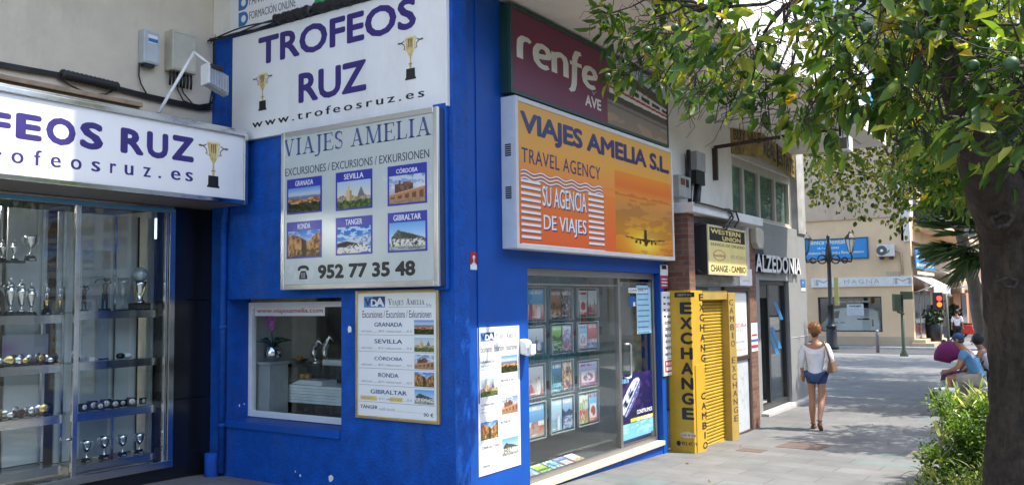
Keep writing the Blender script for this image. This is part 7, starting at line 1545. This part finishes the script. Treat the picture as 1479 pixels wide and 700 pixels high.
# outer, lower sprays are paler
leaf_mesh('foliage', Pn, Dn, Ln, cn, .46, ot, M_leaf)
b = MB(); hubs = [at(1395, 180, 5.0), at(1370, 60, 4.9), at(1340, -30, 4.9), at(1250, -20, 5.0), at(1150, 0, 5.5), at(1050, 10, 6.5), at(1490, 120, 4.8), at(1500, 0, 4.9)]
for i in range(4): limb(b, hubs[i+1], hubs[i+2] if i+2 < 6 else hubs[5], .05-.008*i, .042-.008*i, .1)
limb(b, hubs[5], at(930, 40, 7.1), .018, .006, .1); limb(b, hubs[6], hubs[7], .06, .05); limb(b, at(1395, 180, 5.1), hubs[1], .07, .05)
for c, r in blobs:
    c = Vector(c); h = min(hubs, key=lambda q: (q-c).length); limb(b, h, c, .012+.008*r, .005, .14)
    for k in range(int(10+14*r)): 
        d = Vector((rnd.gauss(0, 1), rnd.gauss(0, 1), rnd.gauss(-.25, 1))).normalized(); limb(b, c+d*r*.15, c+d*r*rnd.uniform(.7, 1.15), .0045, .002, .25, 4)
# bare hanging twigs at the tips
for (u, v, d) in ((985, 160, 5.9), (1010, 170, 5.8), (1050, 190, 5.6), (1085, 200, 5.4), (1110, 205, 5.3), (1195, 190, 4.9), (1200, 160, 4.9), (1120, 150, 5.3), (1075, 130, 5.5), (1040, 165, 5.7)):
    a = at(u+rnd.uniform(10, 40), v-60, d)
    for k in range(5): limb(b, a+Vector((rnd.gauss(0, .04), rnd.gauss(0, .04), rnd.gauss(0, .04))), at(u+rnd.uniform(-35, 30), v+rnd.uniform(-25, 30), d), .0045, .0015, .3, 5)
part('twigs', b, M_twig, ot, recalc=False)
for (u, v, d, r_, y_) in ((1168, 118, 4.85, .030, 1), (1460, 93, 3.75, .036, 0), (988, 87, 5.7, .032, 0), (1042, 136, 5.5, .030, 0), (975, 40, 5.8, .028, 0), (1085, 128, 5.2, .032, 0), (1252, 40, 4.4, .03, 0), (878, 110, 6.0, .022, 0), (1330, 45, 4.2, .03, 0), (1290, 128, 4.3, .028, 1), (1120, 95, 5.1, .03, 0), (935, 72, 5.9, .026, 0), (1030, 70, 5.5, .026, 0), (1405, 95, 4.0, .03, 0)):
    b = MB(); b.ball(at(u, v, d), (r_, r_, r_*.97), 0, 16, 12); part('unripe_orange', b, mat('yellow_green_peel', (.20, .26, .03), .4, bump=.15, bscale=120) if y_ else mat('dark_green_peel', (.030, .075, .018), .4, bump=.15, bscale=120), ot)

def tree(name, label, base, trunk_h, rt_, crown_c, crown_r, crown_sq, pal, n_blob, per, leaf, m, wr=.46, grp=None):
    t = thing(name, label, 'tree', base, grp); b = MB(); base = Vector(base); cc = Vector(crown_c)
    top = base+Vector(((cc.x-base.x)*.4, (cc.y-base.y)*.4, trunk_h)); limb(b, base-Vector((0, 0, .1)), top, rt_, rt_*.75, .04, 6)
    bl = []
    for i in range(n_blob):
        while True:
            q = npr.uniform(-1, 1, 3)
            if q@q < 1 and q@q > .12: break
        c = cc+Vector((q[0]*crown_r, q[1]*crown_r, q[2]*crown_r*crown_sq)); bl.append((c, crown_r*npr.uniform(.20, .34)))
    for c, r in bl[:16]: limb(b, top, c, rt_*.35, .01, .1)
    part('trunk', b, mat('grey_brown_bark', (.10, .08, .06), .85, var=.3, bump=.5), t, recalc=False)
    P, D = cloud(bl, per); leaf_mesh('foliage', P, D, npr.uniform(leaf*.7, leaf*1.3, len(P)), pick(pal, len(P)), wr, t, m)
    return t
tree('orange_tree', 'smaller orange tree behind the big trunk casting its shade over the walking woman', (14.6, -.5, gz(14.6)), 2.9, .13, (14.6, -.9, 4.9), 1.75, .75, PAL_O, 54, 480, .16, M_leaf)
tree('orange_tree', 'orange tree beyond the seated man, mostly hidden by the big trunk', (20.0, .1, gz(20)), 2.9, .13, (20.0, .5, 5.0), 2.3, .75, PAL_O, 60, 420, .19, M_leaf)
tree('orange_tree', 'third orange tree towards the junction, its crown high over the shaded paving', (23.0, .2, gz(23)), 3.0, .13, (23.0, .8, 5.4), 2.3, .7, PAL_O, 56, 340, .2, M_leaf)
tree('plane_tree', 'yellow green plane tree whose crown hangs in front of the sandy building', (27.0, 2.2, gz(27)), 4.2, .2, (26.6, 3.6, 8.2), 4.2, .80, PAL_Y, 90, 150, .14, M_leaf2, .8)
tree('plane_tree', 'further plane tree shading the crossing near the salon building', (34.5, .5, gz(34)), 4.5, .2, (34.5, 1.5, 8.0), 3.6, .7, PAL_Y, 60, 90, .2, M_leaf2, .8)
tree('street_tree', 'dark green street tree in shade far along the street beside the trunk', (60, 1.5, -.5), 3, .2, (60, 1.5, 5.5), 3.4, .9, PAL_D, 30, 20, .3, M_leaf2, .6)
tree('street_tree', 'dark green street tree across the road reflected in the shop glass', (3, -11.8, .3), 2.4, .16, (3, -11.8, 4.2), 2.2, .8, PAL_D, 26, 60, .22, M_leaf2, .6, )
tree('street_tree', 'second street tree across the road towards the junction', (11, -11.8, 0), 2.4, .16, (11, -11.8, 4.2), 2.2, .8, PAL_D, 26, 60, .22, M_leaf2, .6, )
# palm
pd = 19.; pc = at(1428, 335, pd); pl = thing('palm_tree', 'fan palm with long stiff fronds showing between the balcony and the big trunk', 'palm', (pc.x, pc.y, gz(pc.x)))
b = MB(); b.tube([(pc.x, pc.y, gz(pc.x)-.1), (pc.x, pc.y, pc.z*.5), (pc.x, pc.y, pc.z)], [.24, .2, .19], 14); part('trunk', b, mat('palm_bark', (.12, .085, .055), .9, bump=.8, bscale=18), pl)
P, D, L_ = [], [], []
for k in range(46):
    az = rnd.uniform(0, 6.283); el = rnd.uniform(-1.0, 1.2); d = Vector((math.cos(az)*math.cos(el), math.sin(az)*math.cos(el), math.sin(el))); hub = pc+d*.75; s_ = d.cross(Vector((0, 0, 1))).normalized(); u_ = s_.cross(d)
    for j in range(26): a = R(-80+160*j/25); q = (d*math.cos(a)+s_*math.sin(a))+u_*.15; P.append(hub); D.append(q); L_.append(.85*(.75+.25*math.cos(a)))
leaf_mesh('fronds', np.array(P), np.array(D), np.array(L_), pick((np.array([(.06, .12, .035), (.11, .18, .055), (.18, .24, .09)]), np.array([.4, .4, .2])), len(P)), .055, pl, attr_mat('palm_leaf', .35, .5, transl=.1), curl=.18)
b = MB()
for k in range(18): az = 6.283*k/18; b.tube([pc, pc+Vector((math.cos(az)*.75, math.sin(az)*.75, .3*math.sin(k*2.1)))], [.03, .015], 5)
part('stalks', b, mat('palm_stalk', (.12, .14, .05), .6), pl)
# hedge bush, striped grass, ground cover
bc = at(1392, 620, 8.8); gb = gz(bc.x)
bu = thing('shrub', 'bright green leafy shrub growing at the foot of the big trunk', 'shrub', (bc.x, bc.y, gb))
bl = [(at(u, v, d), r) for u, v, d, r in ((1390, 600, 8.8, .34), (1375, 635, 8.7, .32), (1415, 610, 8.7, .36), (1365, 660, 8.6, .28), (1400, 655, 8.6, .35), (1360, 610, 8.9, .22), (1430, 650, 8.6, .35), (1450, 610, 8.8, .4), (1380, 690, 8.5, .3), (1420, 690, 8.5, .35), (1410, 620, 9.3, .4), (1480, 660, 8.6, .5))]
P, D = cloud(bl, 9500); D[:, 2] += .8; leaf_mesh('foliage', P, D, npr.uniform(.028, .055, len(P)), pick((np.array([(.06, .12, .022), (.12, .22, .035), (.19, .30, .05), (.28, .36, .09)]), np.array([.3, .35, .25, .1])), len(P)), .5, bu, M_leaf)
b = MB(); 
for c, r in bl: limb(b, (bc.x+rnd.gauss(0, .1), bc.y+rnd.gauss(0, .1), gb-.05), c, .015, .005, .1)
part('stems', b, M_twig, bu, recalc=False)
def tuft(label, spots, n, L0, pal, nm='variegated_grass'):
    base = Vector(spots[0]); t = thing(nm, label, 'plant', (base.x, base.y, gz(base.x))); b = MB(); cols = []
    for s_ in spots:
        for k in range(n):
            az = rnd.uniform(0, 6.283); el = rnd.uniform(.35, 1.3); L_ = L0*rnd.uniform(.6, 1.2); d = Vector((math.cos(az)*math.cos(el), math.sin(az)*math.cos(el), math.sin(el))); sd_v = d.cross(Vector((0, 0, 1))).normalized(); p = Vector(s_)+Vector((rnd.gauss(0, .05), rnd.gauss(0, .05), 0)); prev = None; vs = []
            for j in range(7):
                f = j/6; w_ = .016*(1-f**2.2)+.002; q = p+d*L_*f-Vector((0, 0, L_*.75*f*f*math.cos(el))); vs += [q-sd_v*w_, q+sd_v*w_]
            b.add(vs, [(2*j, 2*j+1, 2*j+3, 2*j+2) for j in range(6)], 0, True); c_ = pick(pal, 1)[0]; cols += [c_]*14
    b.c = np.array(cols); part('blades', b, M_leaf2, t, recalc=False)
PV = (np.array([(.22, .28, .08), (.45, .46, .20), (.60, .58, .32), (.12, .20, .04)]), np.array([.3, .3, .2, .2]))
tuft('tuft of cream striped grass leaves arching over the top of the shrub', [at(u, v, 9.1) for u, v in ((1372, 592), (1392, 590), (1412, 588), (1432, 585), (1450, 585))], 30, .42, PV)
tuft('small tuft of striped grass leaves poking out at the side of the shrub', [at(u, v, 8.7) for u, v in ((1362, 628), (1368, 640))], 12, .36, PV)
tuft('dull green strap leaves drooping over the paving at the shrub foot', [at(u, v, 8.4) for u, v in ((1352, 668), (1345, 690))], 18, .40, (np.array([(.10, .13, .04), (.20, .20, .08), (.05, .09, .02)]), np.array([.4, .3, .3])), 'strap_plant')
gc_ = [(at(u, v, d), r) for u, v, d, r in ((1330, 705, 7.9, .16), (1360, 700, 7.9, .2), (1395, 700, 7.8, .22), (1425, 690, 7.8, .25), (1310, 715, 7.8, .12), (1440, 720, 7.6, .3), (1400, 740, 7.4, .3), (1350, 740, 7.5, .25))]
g = thing('ground_cover', 'low yellowish green ground cover along the edge of the planting bed', 'ground cover', (gc_[0][0].x, gc_[0][0].y, gz(gc_[0][0].x)), kind='stuff')
P, D = cloud(gc_, 3600); D[:, 2] += 1.1; leaf_mesh('foliage', P, D, npr.uniform(.03, .07, len(P)), pick((np.array([(.08, .11, .025), (.15, .18, .04), (.22, .22, .07), (.05, .08, .02)]), np.array([.3, .3, .2, .2])), len(P)), .35, g, M_leaf2)
c0_ = at(1420, 700, 8.2); strip('planting_bed', 3, 12.5, -.9, c0_.y+.25, mat('dark_soil', (.07, .05, .035), .95, bump=.6), dz=.006, n=6)
fl_ = thing('fallen_leaves', 'dry brown leaves scattered on the sunny pavement near the bush', 'leaves', (9, 2, gz(9)), kind='stuff'); P = np.array([[rnd.uniform(7.5, 16), rnd.uniform(.9, 4.1), 0] for _ in range(24)]); P[:, 2] = [gz(x)+.012 for x in P[:, 0]]; D = npr.normal(size=P.shape); D[:, 2] = .02; leaf_mesh('leaf_litter', P, D, npr.uniform(.03, .055, len(P)), pick((np.array([(.25, .15, .06), (.18, .10, .04), (.30, .24, .08)]), np.array([.4, .4, .2])), len(P)), .45, fl_, M_leaf2, curl=.05)

# ================================================================== PEOPLE
def skin_geo(J, E, root, sub=2):
    """J: {name: (x,y,z,rx,ry)}; E: list of name pairs -> grown surface"""
    names = list(J); me = bpy.data.meshes.new('body'); me.from_pydata([J[n][:3] for n in names], [(names.index(a), names.index(c)) for a, c in E], [])
    o = bpy.data.objects.new('body', me); SC.collection.objects.link(o); md = o.modifiers.new('skin', 'SKIN'); md.use_smooth_shade = True; md.branch_smoothing = .6
    for i, n in enumerate(names):
        sv = me.skin_vertices[0].data[i]; sv.radius = (J[n][3], J[n][4] if len(J[n]) > 4 else J[n][3]); sv.use_root = (n == root)
    s = o.modifiers.new('sub', 'SUBSURF'); s.levels = sub; s.render_levels = sub
    dg = bpy.context.evaluated_depsgraph_get(); m2 = bpy.data.meshes.new_from_object(o.evaluated_get(dg)); vs = [tuple(v.co) for v in m2.vertices]; fs = [tuple(p.vertices) for p in m2.polygons]
    bpy.data.objects.remove(o); bpy.data.meshes.remove(me); bpy.data.meshes.remove(m2); return vs, fs
M_skin = mat('tanned_skin', (.42, .20, .11), .55, var=.06, vscale=8)
def hand(mb, w, d, side, z=1.):
    """palm and five fingers from wrist w along d"""
    w, d = Vector(w), Vector(d).normalized(); s = d.cross(Vector((0, 1, .1))).normalized(); n = s.cross(d)
    mb.tube([w-d*.01, w+d*.03, w+d*.075, w+d*.09], [.024, .034, .036, .028], 8)
    for k, L_ in enumerate((.058, .07, .066, .05)):
        a = w+d*.08+s*(.024-.016*k); mb.tube([a, a+d*L_*.55+n*.006, a+d*L_+n*.022], [.0095, .0085, .006], 6)
    a = w+d*.025+s*side*.028; mb.tube([a, a+d*.035+s*side*.022, a+d*.068+s*side*.02+n*.012], [.012, .010, .007], 6)
def person(label, base, heading, H, J, cloth, hair=None, extra=None, flat=.74):
    """J joints at body height 1.7; cloth: list of (name, joints{name:(grow)}, edges, material)"""
    t = thing('person', label, 'person', base); k = H/1.7; ch, sh = math.cos(heading), math.sin(heading); base = Vector(base)
    def W(p): x, y, z = p[0]*k, p[1]*k, p[2]*k; return (base.x+y*ch+x*sh, base.y+y*sh-x*ch, base.z+z)
    E = [('pel', 'wai'), ('wai', 'che'), ('che', 'nek'), ('nek', 'jaw'), ('jaw', 'hed'), ('hed', 'top')]
    for s in 'lr': E += [('pel', 'hip'+s), ('hip'+s, 'kne'+s), ('kne'+s, 'caf'+s), ('caf'+s, 'ank'+s), ('ank'+s, 'toe'+s), ('che', 'sho'+s), ('sho'+s, 'elb'+s), ('elb'+s, 'wri'+s)]
    def grow(JJ, EE, root):
        vs, fs = skin_geo(JJ, EE, root); cx = {n: JJ[n] for n in JJ}
        return vs, fs
    b = MB(); vs, fs = grow(J, E, 'pel')
    b.add([W(v) for v in vs], fs, 0, True)
    for s, sg_ in (('l', -1), ('r', 1)):
        w, e = Vector(J['wri'+s][:3]), Vector(J['elb'+s][:3]); hb = MB(); hand(hb, w, (w-e), -sg_); b.add([W(v) for v in hb.v], hb.f, 0, True)
    h, jw = Vector(J['hed'][:3]), Vector(J['jaw'][:3]); f = Vector((0, 1, 0)) if 'fac' not in J else Vector(J['fac'][:3]) ; nb_ = MB(); side = f.cross(Vector((0, 0, 1))).normalized(); c = h*.6+jw*.4
    nb_.tube([c+f*.085+Vector((0, 0, .03)), c+f*.115-Vector((0, 0, .012)), c+f*.09-Vector((0, 0, .02))], [.008, .016, .01], 6); nb_.tube([c+f*.085-Vector((0, 0, .052)), c+f*.096-Vector((0, 0, .056)), c+f*.085-Vector((0, 0, .062))], [.02, .018, .014], 6)
    for s_ in (-1, 1): nb_.ball(c+side*s_*.088-f*.005, (.014, .022, .032), 0, 8, 6)
    b.add([W(v) for v in nb_.v], nb_.f, 0, True)
    JB = {n: J[n] for n in J if n != 'fac'}
    part('body', b, M_skin, t, recalc=True)
    ey = MB()
    for s_ in (-1, 1): ey.ball(W(tuple(c+f*.080+side*s_*.033+Vector((0, 0, .028)))), .010, 0, 8, 6)
    part('eyes', ey, M_ink, t)
    for nm, js, EE, root, m_ in cloth:
        JJ = {}
        for n, g_ in js.items():
            if isinstance(g_, tuple): JJ[n] = g_
            else: q = J[n]; JJ[n] = (q[0], q[1], q[2], q[3]+g_, (q[4] if len(q) > 4 else q[3])+g_)
        vs, fs = grow(JJ, EE, root); b = MB(); b.add([W(v) for v in vs], fs, 0, True); part(nm, b, m_, t)
    if hair: hair(t, W, c, f, side)
    if extra: extra(t, W)
    return t, W
def stand(dl=0., dr=0.):
    J = {'pel': (0, 0, .92, .125, .105), 'wai': (0, 0, 1.08, .115, .09), 'che': (0, 0, 1.28, .125, .095), 'nek': (0, 0, 1.45, .052), 'jaw': (0, .012, 1.53, .062, .066), 'hed': (0, .01, 1.62, .080, .092), 'top': (0, 0, 1.685, .045, .05)}
    for s, g in (('l', -1), ('r', 1)):
        J['hip'+s] = (.085*g, 0, .86, .085); J['kne'+s] = (.08*g, 0, .47, .053); J['caf'+s] = (.08*g, -.02, .34, .062); J['ank'+s] = (.078*g, 0, .085, .036); J['toe'+s] = (.085*g, .13, .035, .030)
        J['sho'+s] = (.175*g, 0, 1.375, .055); J['elb'+s] = (.225*g, -.02, 1.10, .040); J['wri'+s] = (.235*g, .05, .86, .026)
    return J
TOPE = [('pel', 'wai'), ('wai', 'che'), ('che', 'shol'), ('che', 'shor'), ('shol', 'elbl'), ('shor', 'elbr')]
# --- woman walking away
wb = ong(1182, 619)
J = stand(); J['kner'] = (.075, -.02, .48, .053); J['cafr'] = (.075, -.10, .36, .054); J['ankr'] = (.075, -.24, .17, .035); J['toer'] = (.085, -.20, .045, .030); J['toel'] = (-.085, .13, .03, .03)
J['elbr'] = (.245, -.06, 1.13, .040); J['wrir'] = (.21, .12, 1.02, .026); J['elbl'] = (-.235, -.02, 1.12, .040); J['wril'] = (-.235, .06, .88, .026)
hw, hw2 = mat('white_blouse', (.74, .72, .73), .8, bump=.2, bscale=18), mat('denim', (.035, .07, .16), .8, var=.2, vscale=25)
def w_hair(t, W, c, f, side):
    b = MB(); M_h = mat('orange_dyed_hair', (.24, .10, .032), .6, var=.45, vscale=40, bump=.4, bscale=70); q = c+Vector((0, -.012, .045)); b.ball(W(tuple(q)), (.098, .10, .105), 0, 20, 14)
    for i in range(220):
        a, e_ = rnd.uniform(0, 6.28), rnd.uniform(.1, 1.4); d = Vector((math.cos(a)*math.cos(e_), math.sin(a)*math.cos(e_), math.sin(e_))); p0 = q+d*.085; p1 = q+d*.112+Vector((rnd.gauss(0, .022), rnd.gauss(0, .022), .008)); b.tube([W(tuple(p0)), W(tuple(p1))], [.006, .002], 4)
    part('hair', b, M_h, t)
    b = MB(); b.ball(W(tuple(c+Vector((0, -.035, -.025)))), (.070, .058, .068), 0, 14, 10); part('nape_hair', b, mat('dark_auburn_hair', (.10, .035, .015), .6, bump=.3, bscale=70), t)
def sandals(t, W):
    for s in 'lr':
        a, q = Vector(J['ank'+s][:3]), Vector(J['toe'+s][:3]); d = (q-a); d.z *= 1; b = MB(); up = Vector((0, 0, -.032)); h0 = a+Vector((0, -.03, -.05)) ; b.tube([W(tuple(h0)), W(tuple(a.lerp(q, .5)+Vector((0, 0, -.045)))), W(tuple(q+Vector((0, .04, -.028))))], [.034, .036, .03], 8); b.tube([W(tuple(a+Vector((.035*math.cos(k), .035*math.sin(k), .0)))) for k in np.linspace(0, 6.28, 10)], .010, 5); part('sandal', b, mat('tan_leather', (.12, .05, .02), .6), t)
SH = dict(pel=.030, wai=.046, che=.030, shol=.026, shor=.026, elbl=.020, elbr=.020); SH.update({'col': (0, -.004, 1.43, .082, .075), 'hem': (0, -.005, .87, .158, .13), 'cufl': (-.235, .03, .98, .046), 'cufr': (.228, .05, 1.07, .046)})
person('woman in white blouse and denim shorts walking away, tan bag on one shoulder', wb, R(2), 1.63, J, [
    ('blouse', SH, TOPE+[('pel', 'hem'), ('elbl', 'cufl'), ('elbr', 'cufr'), ('che', 'col')], 'wai', hw),
    ('shorts', {'pel': .022, 'hipl': .024, 'hipr': .024, 'tl': (-.085, 0, .70, .094), 'tr': (.083, -.01, .70, .094)}, [('pel', 'hipl'), ('pel', 'hipr'), ('hipl', 'tl'), ('hipr', 'tr')], 'pel', hw2)], w_hair, sandals)
k = 1.63/1.7; Wx = lambda x, y, z: (wb[0]+y*k, wb[1]-x*k, wb[2]+z*k)
bg_ = thing('shoulder_bag', 'tan leather shoulder bag carried by the walking woman', 'bag', Wx(.24, -.02, .95)); b = MB(); q = [Wx(*p) for p in ((.20, -.17, .93), (.32, -.17, .93), (.32, .12, .93), (.20, .12, .93), (.22, -.13, 1.12), (.29, -.13, 1.12), (.29, .10, 1.12), (.22, .10, 1.12))]; b.hexa(q); part('pouch', b, mat('tan_bag_leather', (.17, .095, .05), .5, var=.15), bg_, bev=.02)
b = MB(); b.tube([Wx(*p) for p in ((.25, -.12, 1.11), (.215, -.11, 1.28), (.15, -.05, 1.425), (.15, .03, 1.425), (.21, .09, 1.28), (.25, .09, 1.11))], .014, 6); part('strap', b, MATS['tan_bag_leather'], bg_)
# --- man in white shirt
def cap_hair(col, name='hair', r=.1):
    def f_(t, W, c, f, side): b = MB(); b.ball(W(tuple(c+Vector((0, -.012, .04))-f*.01)), (r, r, r*1.04), 0, 16, 10); part(name, b, mat('hair_%s' % ('black' if sum(col) < .1 else 'brown'), col, .6), t)
    return f_
LEGE = [('pel', 'hipl'), ('pel', 'hipr'), ('hipl', 'knel'), ('hipr', 'kner'), ('knel', 'ankl'), ('kner', 'ankr')]
def shoes(JJ, m_):
    def f_(t, W):
        for s in 'lr': a, q = Vector(JJ['ank'+s][:3]), Vector(JJ['toe'+s][:3]); b = MB(); b.tube([W(tuple(a+Vector((0, -.04, -.04)))), W(tuple(a.lerp(q, .6)+Vector((0, 0, -.01)))), W(tuple(q+Vector((0, .06, .005))))], [.045, .05, .036], 8); part('shoe', b, m_, t)
    return f_
J = stand(); J['knel'] = (-.08, .08, .48, .053); J['ankl'] = (-.08, .16, .09, .036); J['toel'] = (-.085, .29, .04, .03); J['cafl'] = (-.08, .10, .34, .05); J['ankr'] = (.08, -.15, .10, .036); J['cafr'] = (.08, -.06, .33, .05); J['toer'] = (.085, -.02, .035, .03)
person('man in white shirt and black trousers walking away beyond the crossing', ong(1384, 498), R(8), 1.72, J, [('shirt', dict(pel=.03, wai=.035, che=.025, shol=.02, shor=.02, elbl=.02, elbr=.02), TOPE, 'wai', hw), ('trousers', dict(pel=.02, hipl=.03, hipr=.03, knel=.035, kner=.035, ankl=.04, ankr=.04), LEGE, 'pel', mat('black_cloth', (.012, .012, .014), .8))], cap_hair((.015, .012, .010)), shoes(J, M_blk))
bpb = ong(1418, 498); J = stand(); J['knel'] = (-.09, .06, .48, .053); J['ankl'] = (-.09, .10, .09, .036); J['toel'] = (-.09, .23, .04, .03)
_, Wb = person('woman in dark shorts and top with a grey backpack walking away beside the trunk', bpb, R(6), 1.62, J, [('top', dict(pel=.02, wai=.025, che=.02, shol=.015, shor=.015), TOPE[:4], 'wai', mat('dark_navy_cloth', (.02, .02, .035), .8)), ('shorts', {'pel': .025, 'hipl': .03, 'hipr': .03, 'tl': (-.088, 0, .66, .095), 'tr': (.088, 0, .66, .095)}, [('pel', 'hipl'), ('pel', 'hipr'), ('hipl', 'tl'), ('hipr', 'tr')], 'pel', mat('black_cloth', (.012, .012, .014)))], cap_hair((.02, .014, .01), 'hair', .108), shoes(J, M_blk))
t = thing('backpack', 'grey backpack on the woman in dark shorts', 'backpack', Wb((0, -.15, 1.1))); b = MB(); b.ball(Wb((0, -.19, 1.2)), (.13, .17, .24), 0, 14, 10); b.ball(Wb((0, -.29, 1.12)), (.07, .12, .12), 0, 10, 8); part('bag_body', b, mat('grey_nylon', (.20, .20, .19), .7), t)
b = MB()
for x in (-.11, .11): b.tube([Wb((x, -.12, 1.36)), Wb((x, -.02, 1.44)), Wb((x, .11, 1.36)), Wb((x, .1, 1.15))], .02, 5)
part('strap', b, M_blk, t)
# --- seated pair on the low planter wall
SD = 15.2; sp0 = at(1417, 556, SD); gs = gz(sp0.x)
def sit():
    J = {'pel': (0, 0, .12, .13, .12), 'wai': (0, .06, .30, .125, .10), 'che': (0, .17, .50, .13, .10), 'nek': (0, .27, .66, .055), 'jaw': (0, .32, .73, .063, .066), 'hed': (0, .34, .82, .080, .09), 'top': (0, .33, .885, .045)}
    for s, g in (('l', -1), ('r', 1)):
        J['hip'+s] = (.09*g, .05, .11, .09); J['kne'+s] = (.14*g, .48, .14, .06); J['caf'+s] = (.14*g, .48, -.02, .058); J['ank'+s] = (.13*g, .46, -.34, .038); J['toe'+s] = (.14*g, .58, -.40, .03)
        J['sho'+s] = (.185*g, .21, .60, .06); J['elb'+s] = (.23*g, .30, .33, .043); J['wri'+s] = (.10*g, .50, .24, .028)
    return J
hd = YAW+R(52)
J = sit(); seat_z = gs+.46
def m_hair(t, W, c, f, side):
    b = MB(); b.ball(W(tuple(c+Vector((0, -.015, .05)))), (.102, .102, .085), 0, 16, 10); b.hexa([W(p) for p in ((-.07, .41, .835), (.07, .41, .835), (.06, .52, .815), (-.06, .52, .815), (-.07, .40, .855), (.07, .40, .855), (.06, .51, .83), (-.06, .51, .83))]); part('cap', b, mat('blue_cap_cloth', (.025, .07, .16), .8, var=.25, vscale=12), t)
    b = MB(); b.ball(W(tuple(c+Vector((0, -.03, -.005)))), (.085, .08, .06), 0, 12, 8); part('hair', b, mat('hair_brown', (.06, .04, .03), .6), t)
_, Ws = person('seated man in light blue shirt and blue cap leaning forward by the pram', (sp0.x, sp0.y, seat_z), hd, 1.75, J, [('shirt', dict({'pel': .03, 'wai': .035, 'che': .025, 'shol': .022, 'shor': .022}, sl=(-.215, .255, .45, .062), sr=(.215, .255, .45, .062)), [('pel', 'wai'), ('wai', 'che'), ('che', 'shol'), ('che', 'shor'), ('shol', 'sl'), ('shor', 'sr')], 'wai', mat('light_blue_cotton', (.11, .27, .45), .85, var=.08)), ('shorts', {'pel': .02, 'hipl': .03, 'hipr': .03, 'tl': (-.125, .40, .135, .095), 'tr': (.125, .40, .135, .095)}, [('pel', 'hipl'), ('pel', 'hipr'), ('hipl', 'tl'), ('hipr', 'tr')], 'pel', mat('beige_shorts', (.42, .36, .27), .85))], m_hair, shoes(J, M_blk))
p2 = at(1440, 553, SD+.9); J2 = sit()
person('second seated person in white top with dark hair behind the man in blue', (p2.x, p2.y, gz(p2.x)+.46), hd-R(8), 1.62, J2, [('top', dict(pel=.03, wai=.03, che=.02, shol=.02, shor=.02), TOPE[:4], 'wai', hw), ('trousers', dict(pel=.02, hipl=.03, hipr=.03, knel=.03, kner=.03, ankl=.03, ankr=.03), LEGE, 'pel', mat('black_cloth', (.012, .012, .014)))], cap_hair((.014, .011, .010), 'hair', .112), shoes(J2, M_blk))
bw = thing('planter_wall', 'low pale stone planter wall that the two people sit on', 'wall', (sp0.x, sp0.y, gs)); ax = Vector((Fv[0], Fv[1], 0)).normalized(); o = Fr((sp0.x, sp0.y, gs), rt, (0, 0, 1), -ax); b = MB(); b.fbox(o, -.10, 2.6, -.1, .38, -1.2, .22, 0); b.fbox(o, -.12, 2.6, .38, .455, -1.22, .24, 0); part('wall', b, mat('pale_stone', (.34, .32, .29), .8), bw, bev=.01)
bk = thing('white_crate', 'white tub standing on the ground beside the seated man', 'tub', at(1368, 575, SD-.3)); q = at(1367, 560, SD-.3); zz = gz(q.x); b = MB(); b.lathe((q.x, q.y, zz), [(.15, 0), (.19, .44), (.20, .46), (.18, .45), (.14, .05)], 18); part('tub', b, M_wframe, bk)
# --- pram
pp = at(1382, 545, 16.4); pg = gz(pp.x); pr = thing('pram', 'purple pram with a raised hood parked in front of the seated man', 'pram', (pp.x, pp.y, pg)); M_pur = mat('purple_fabric', (.17, .010, .085), .8, var=.15); o = Fr((pp.x, pp.y, pg), rt, (0, 0, 1), -ax)
b = MB(); pts = [(-.20, .55), (-.26, .95), (-.16, 1.12), (.04, 1.18), (.24, 1.08), (.30, .85), (.16, .70), (.0, .60)]; b.tube([o.P(-.10+.17*math.cos(R(a)), .78+.24*math.sin(R(a)), 0) for a in range(170, 20, -15)], [.15+.05*math.sin(R(180*k/9)) for k in range(10)], 10); part('hood', b, M_pur, pr)
b = MB(); b.prism(o, [(-.24, .40), (.34, .42), (.38, .62), (-.2, .66)], -.2, .2); part('seat', b, mat('dark_purple_fabric', (.07, .008, .05), .8), pr, bev=.04)
b = MB()
for d in (-.24, .24): b.tube([o.P(.50, .92, d), o.P(.36, .80, d), o.P(-.30, .12, d)], .018, 6); b.tube([o.P(-.2, .45, d), o.P(.30, .12, d)], .018, 6)
b.tube([o.P(.50, .92, -.24), o.P(.50, .92, .24)], .022, 6); part('chassis', b, M_blk, pr)
for a in (-.30, .30):
    for d in (-.24, .24):
        b = MB(); b.tube([o.P(a+.10*math.cos(R(k)), .12+.10*math.sin(R(k)), d) for k in range(0, 361, 24)], .022, 6, cap=False); b.prism(o, [(a+.07*math.cos(R(k)), .12+.07*math.sin(R(k))) for k in range(0, 360, 30)], d-.01, d+.01); part('wheel', b, M_blk, pr)
# --- red scooter near the awning
sp_g = ong(1405, 487); o = Fr(sp_g, rt, (0, 0, 1), -ax); sc_ = thing('scooter', 'red scooter parked under the awnings between the two people walking away', 'scooter', sp_g); M_red = mat('red_vehicle_paint', (.50, .03, .02), .3)
b = MB(); b.prism(o, [(-.75, .35), (-.6, .75), (-.1, .72), (.05, .35), (.45, .33), (.62, 1.0), (.72, 1.0), (.66, .25), (.2, .18), (-.5, .22)], -.16, .16); part('body', b, M_red, sc_, bev=.04)
b = MB(); b.prism(o, [(-.75, .75), (-.05, .72), (-.05, .82), (-.7, .86)], -.14, .14); part('seat', b, M_blk, sc_, bev=.03)
for a in (-.55, .72):
    b = MB(); b.tube([o.P(a+.2*math.cos(R(k)), .25+.2*math.sin(R(k)), 0) for k in range(0, 361, 20)], .06, 8, cap=False); part('wheel', b, M_blk, sc_)
b = MB(); b.tube([o.P(.68, 1.0, -.35), o.P(.64, 1.1, 0), o.P(.68, 1.0, .35)], .02, 6); part('handlebar', b, M_blk, sc_); b = MB(); b.ball(o.P(.76, .95, 0), .09); part('headlight', b, M_silver, sc_)
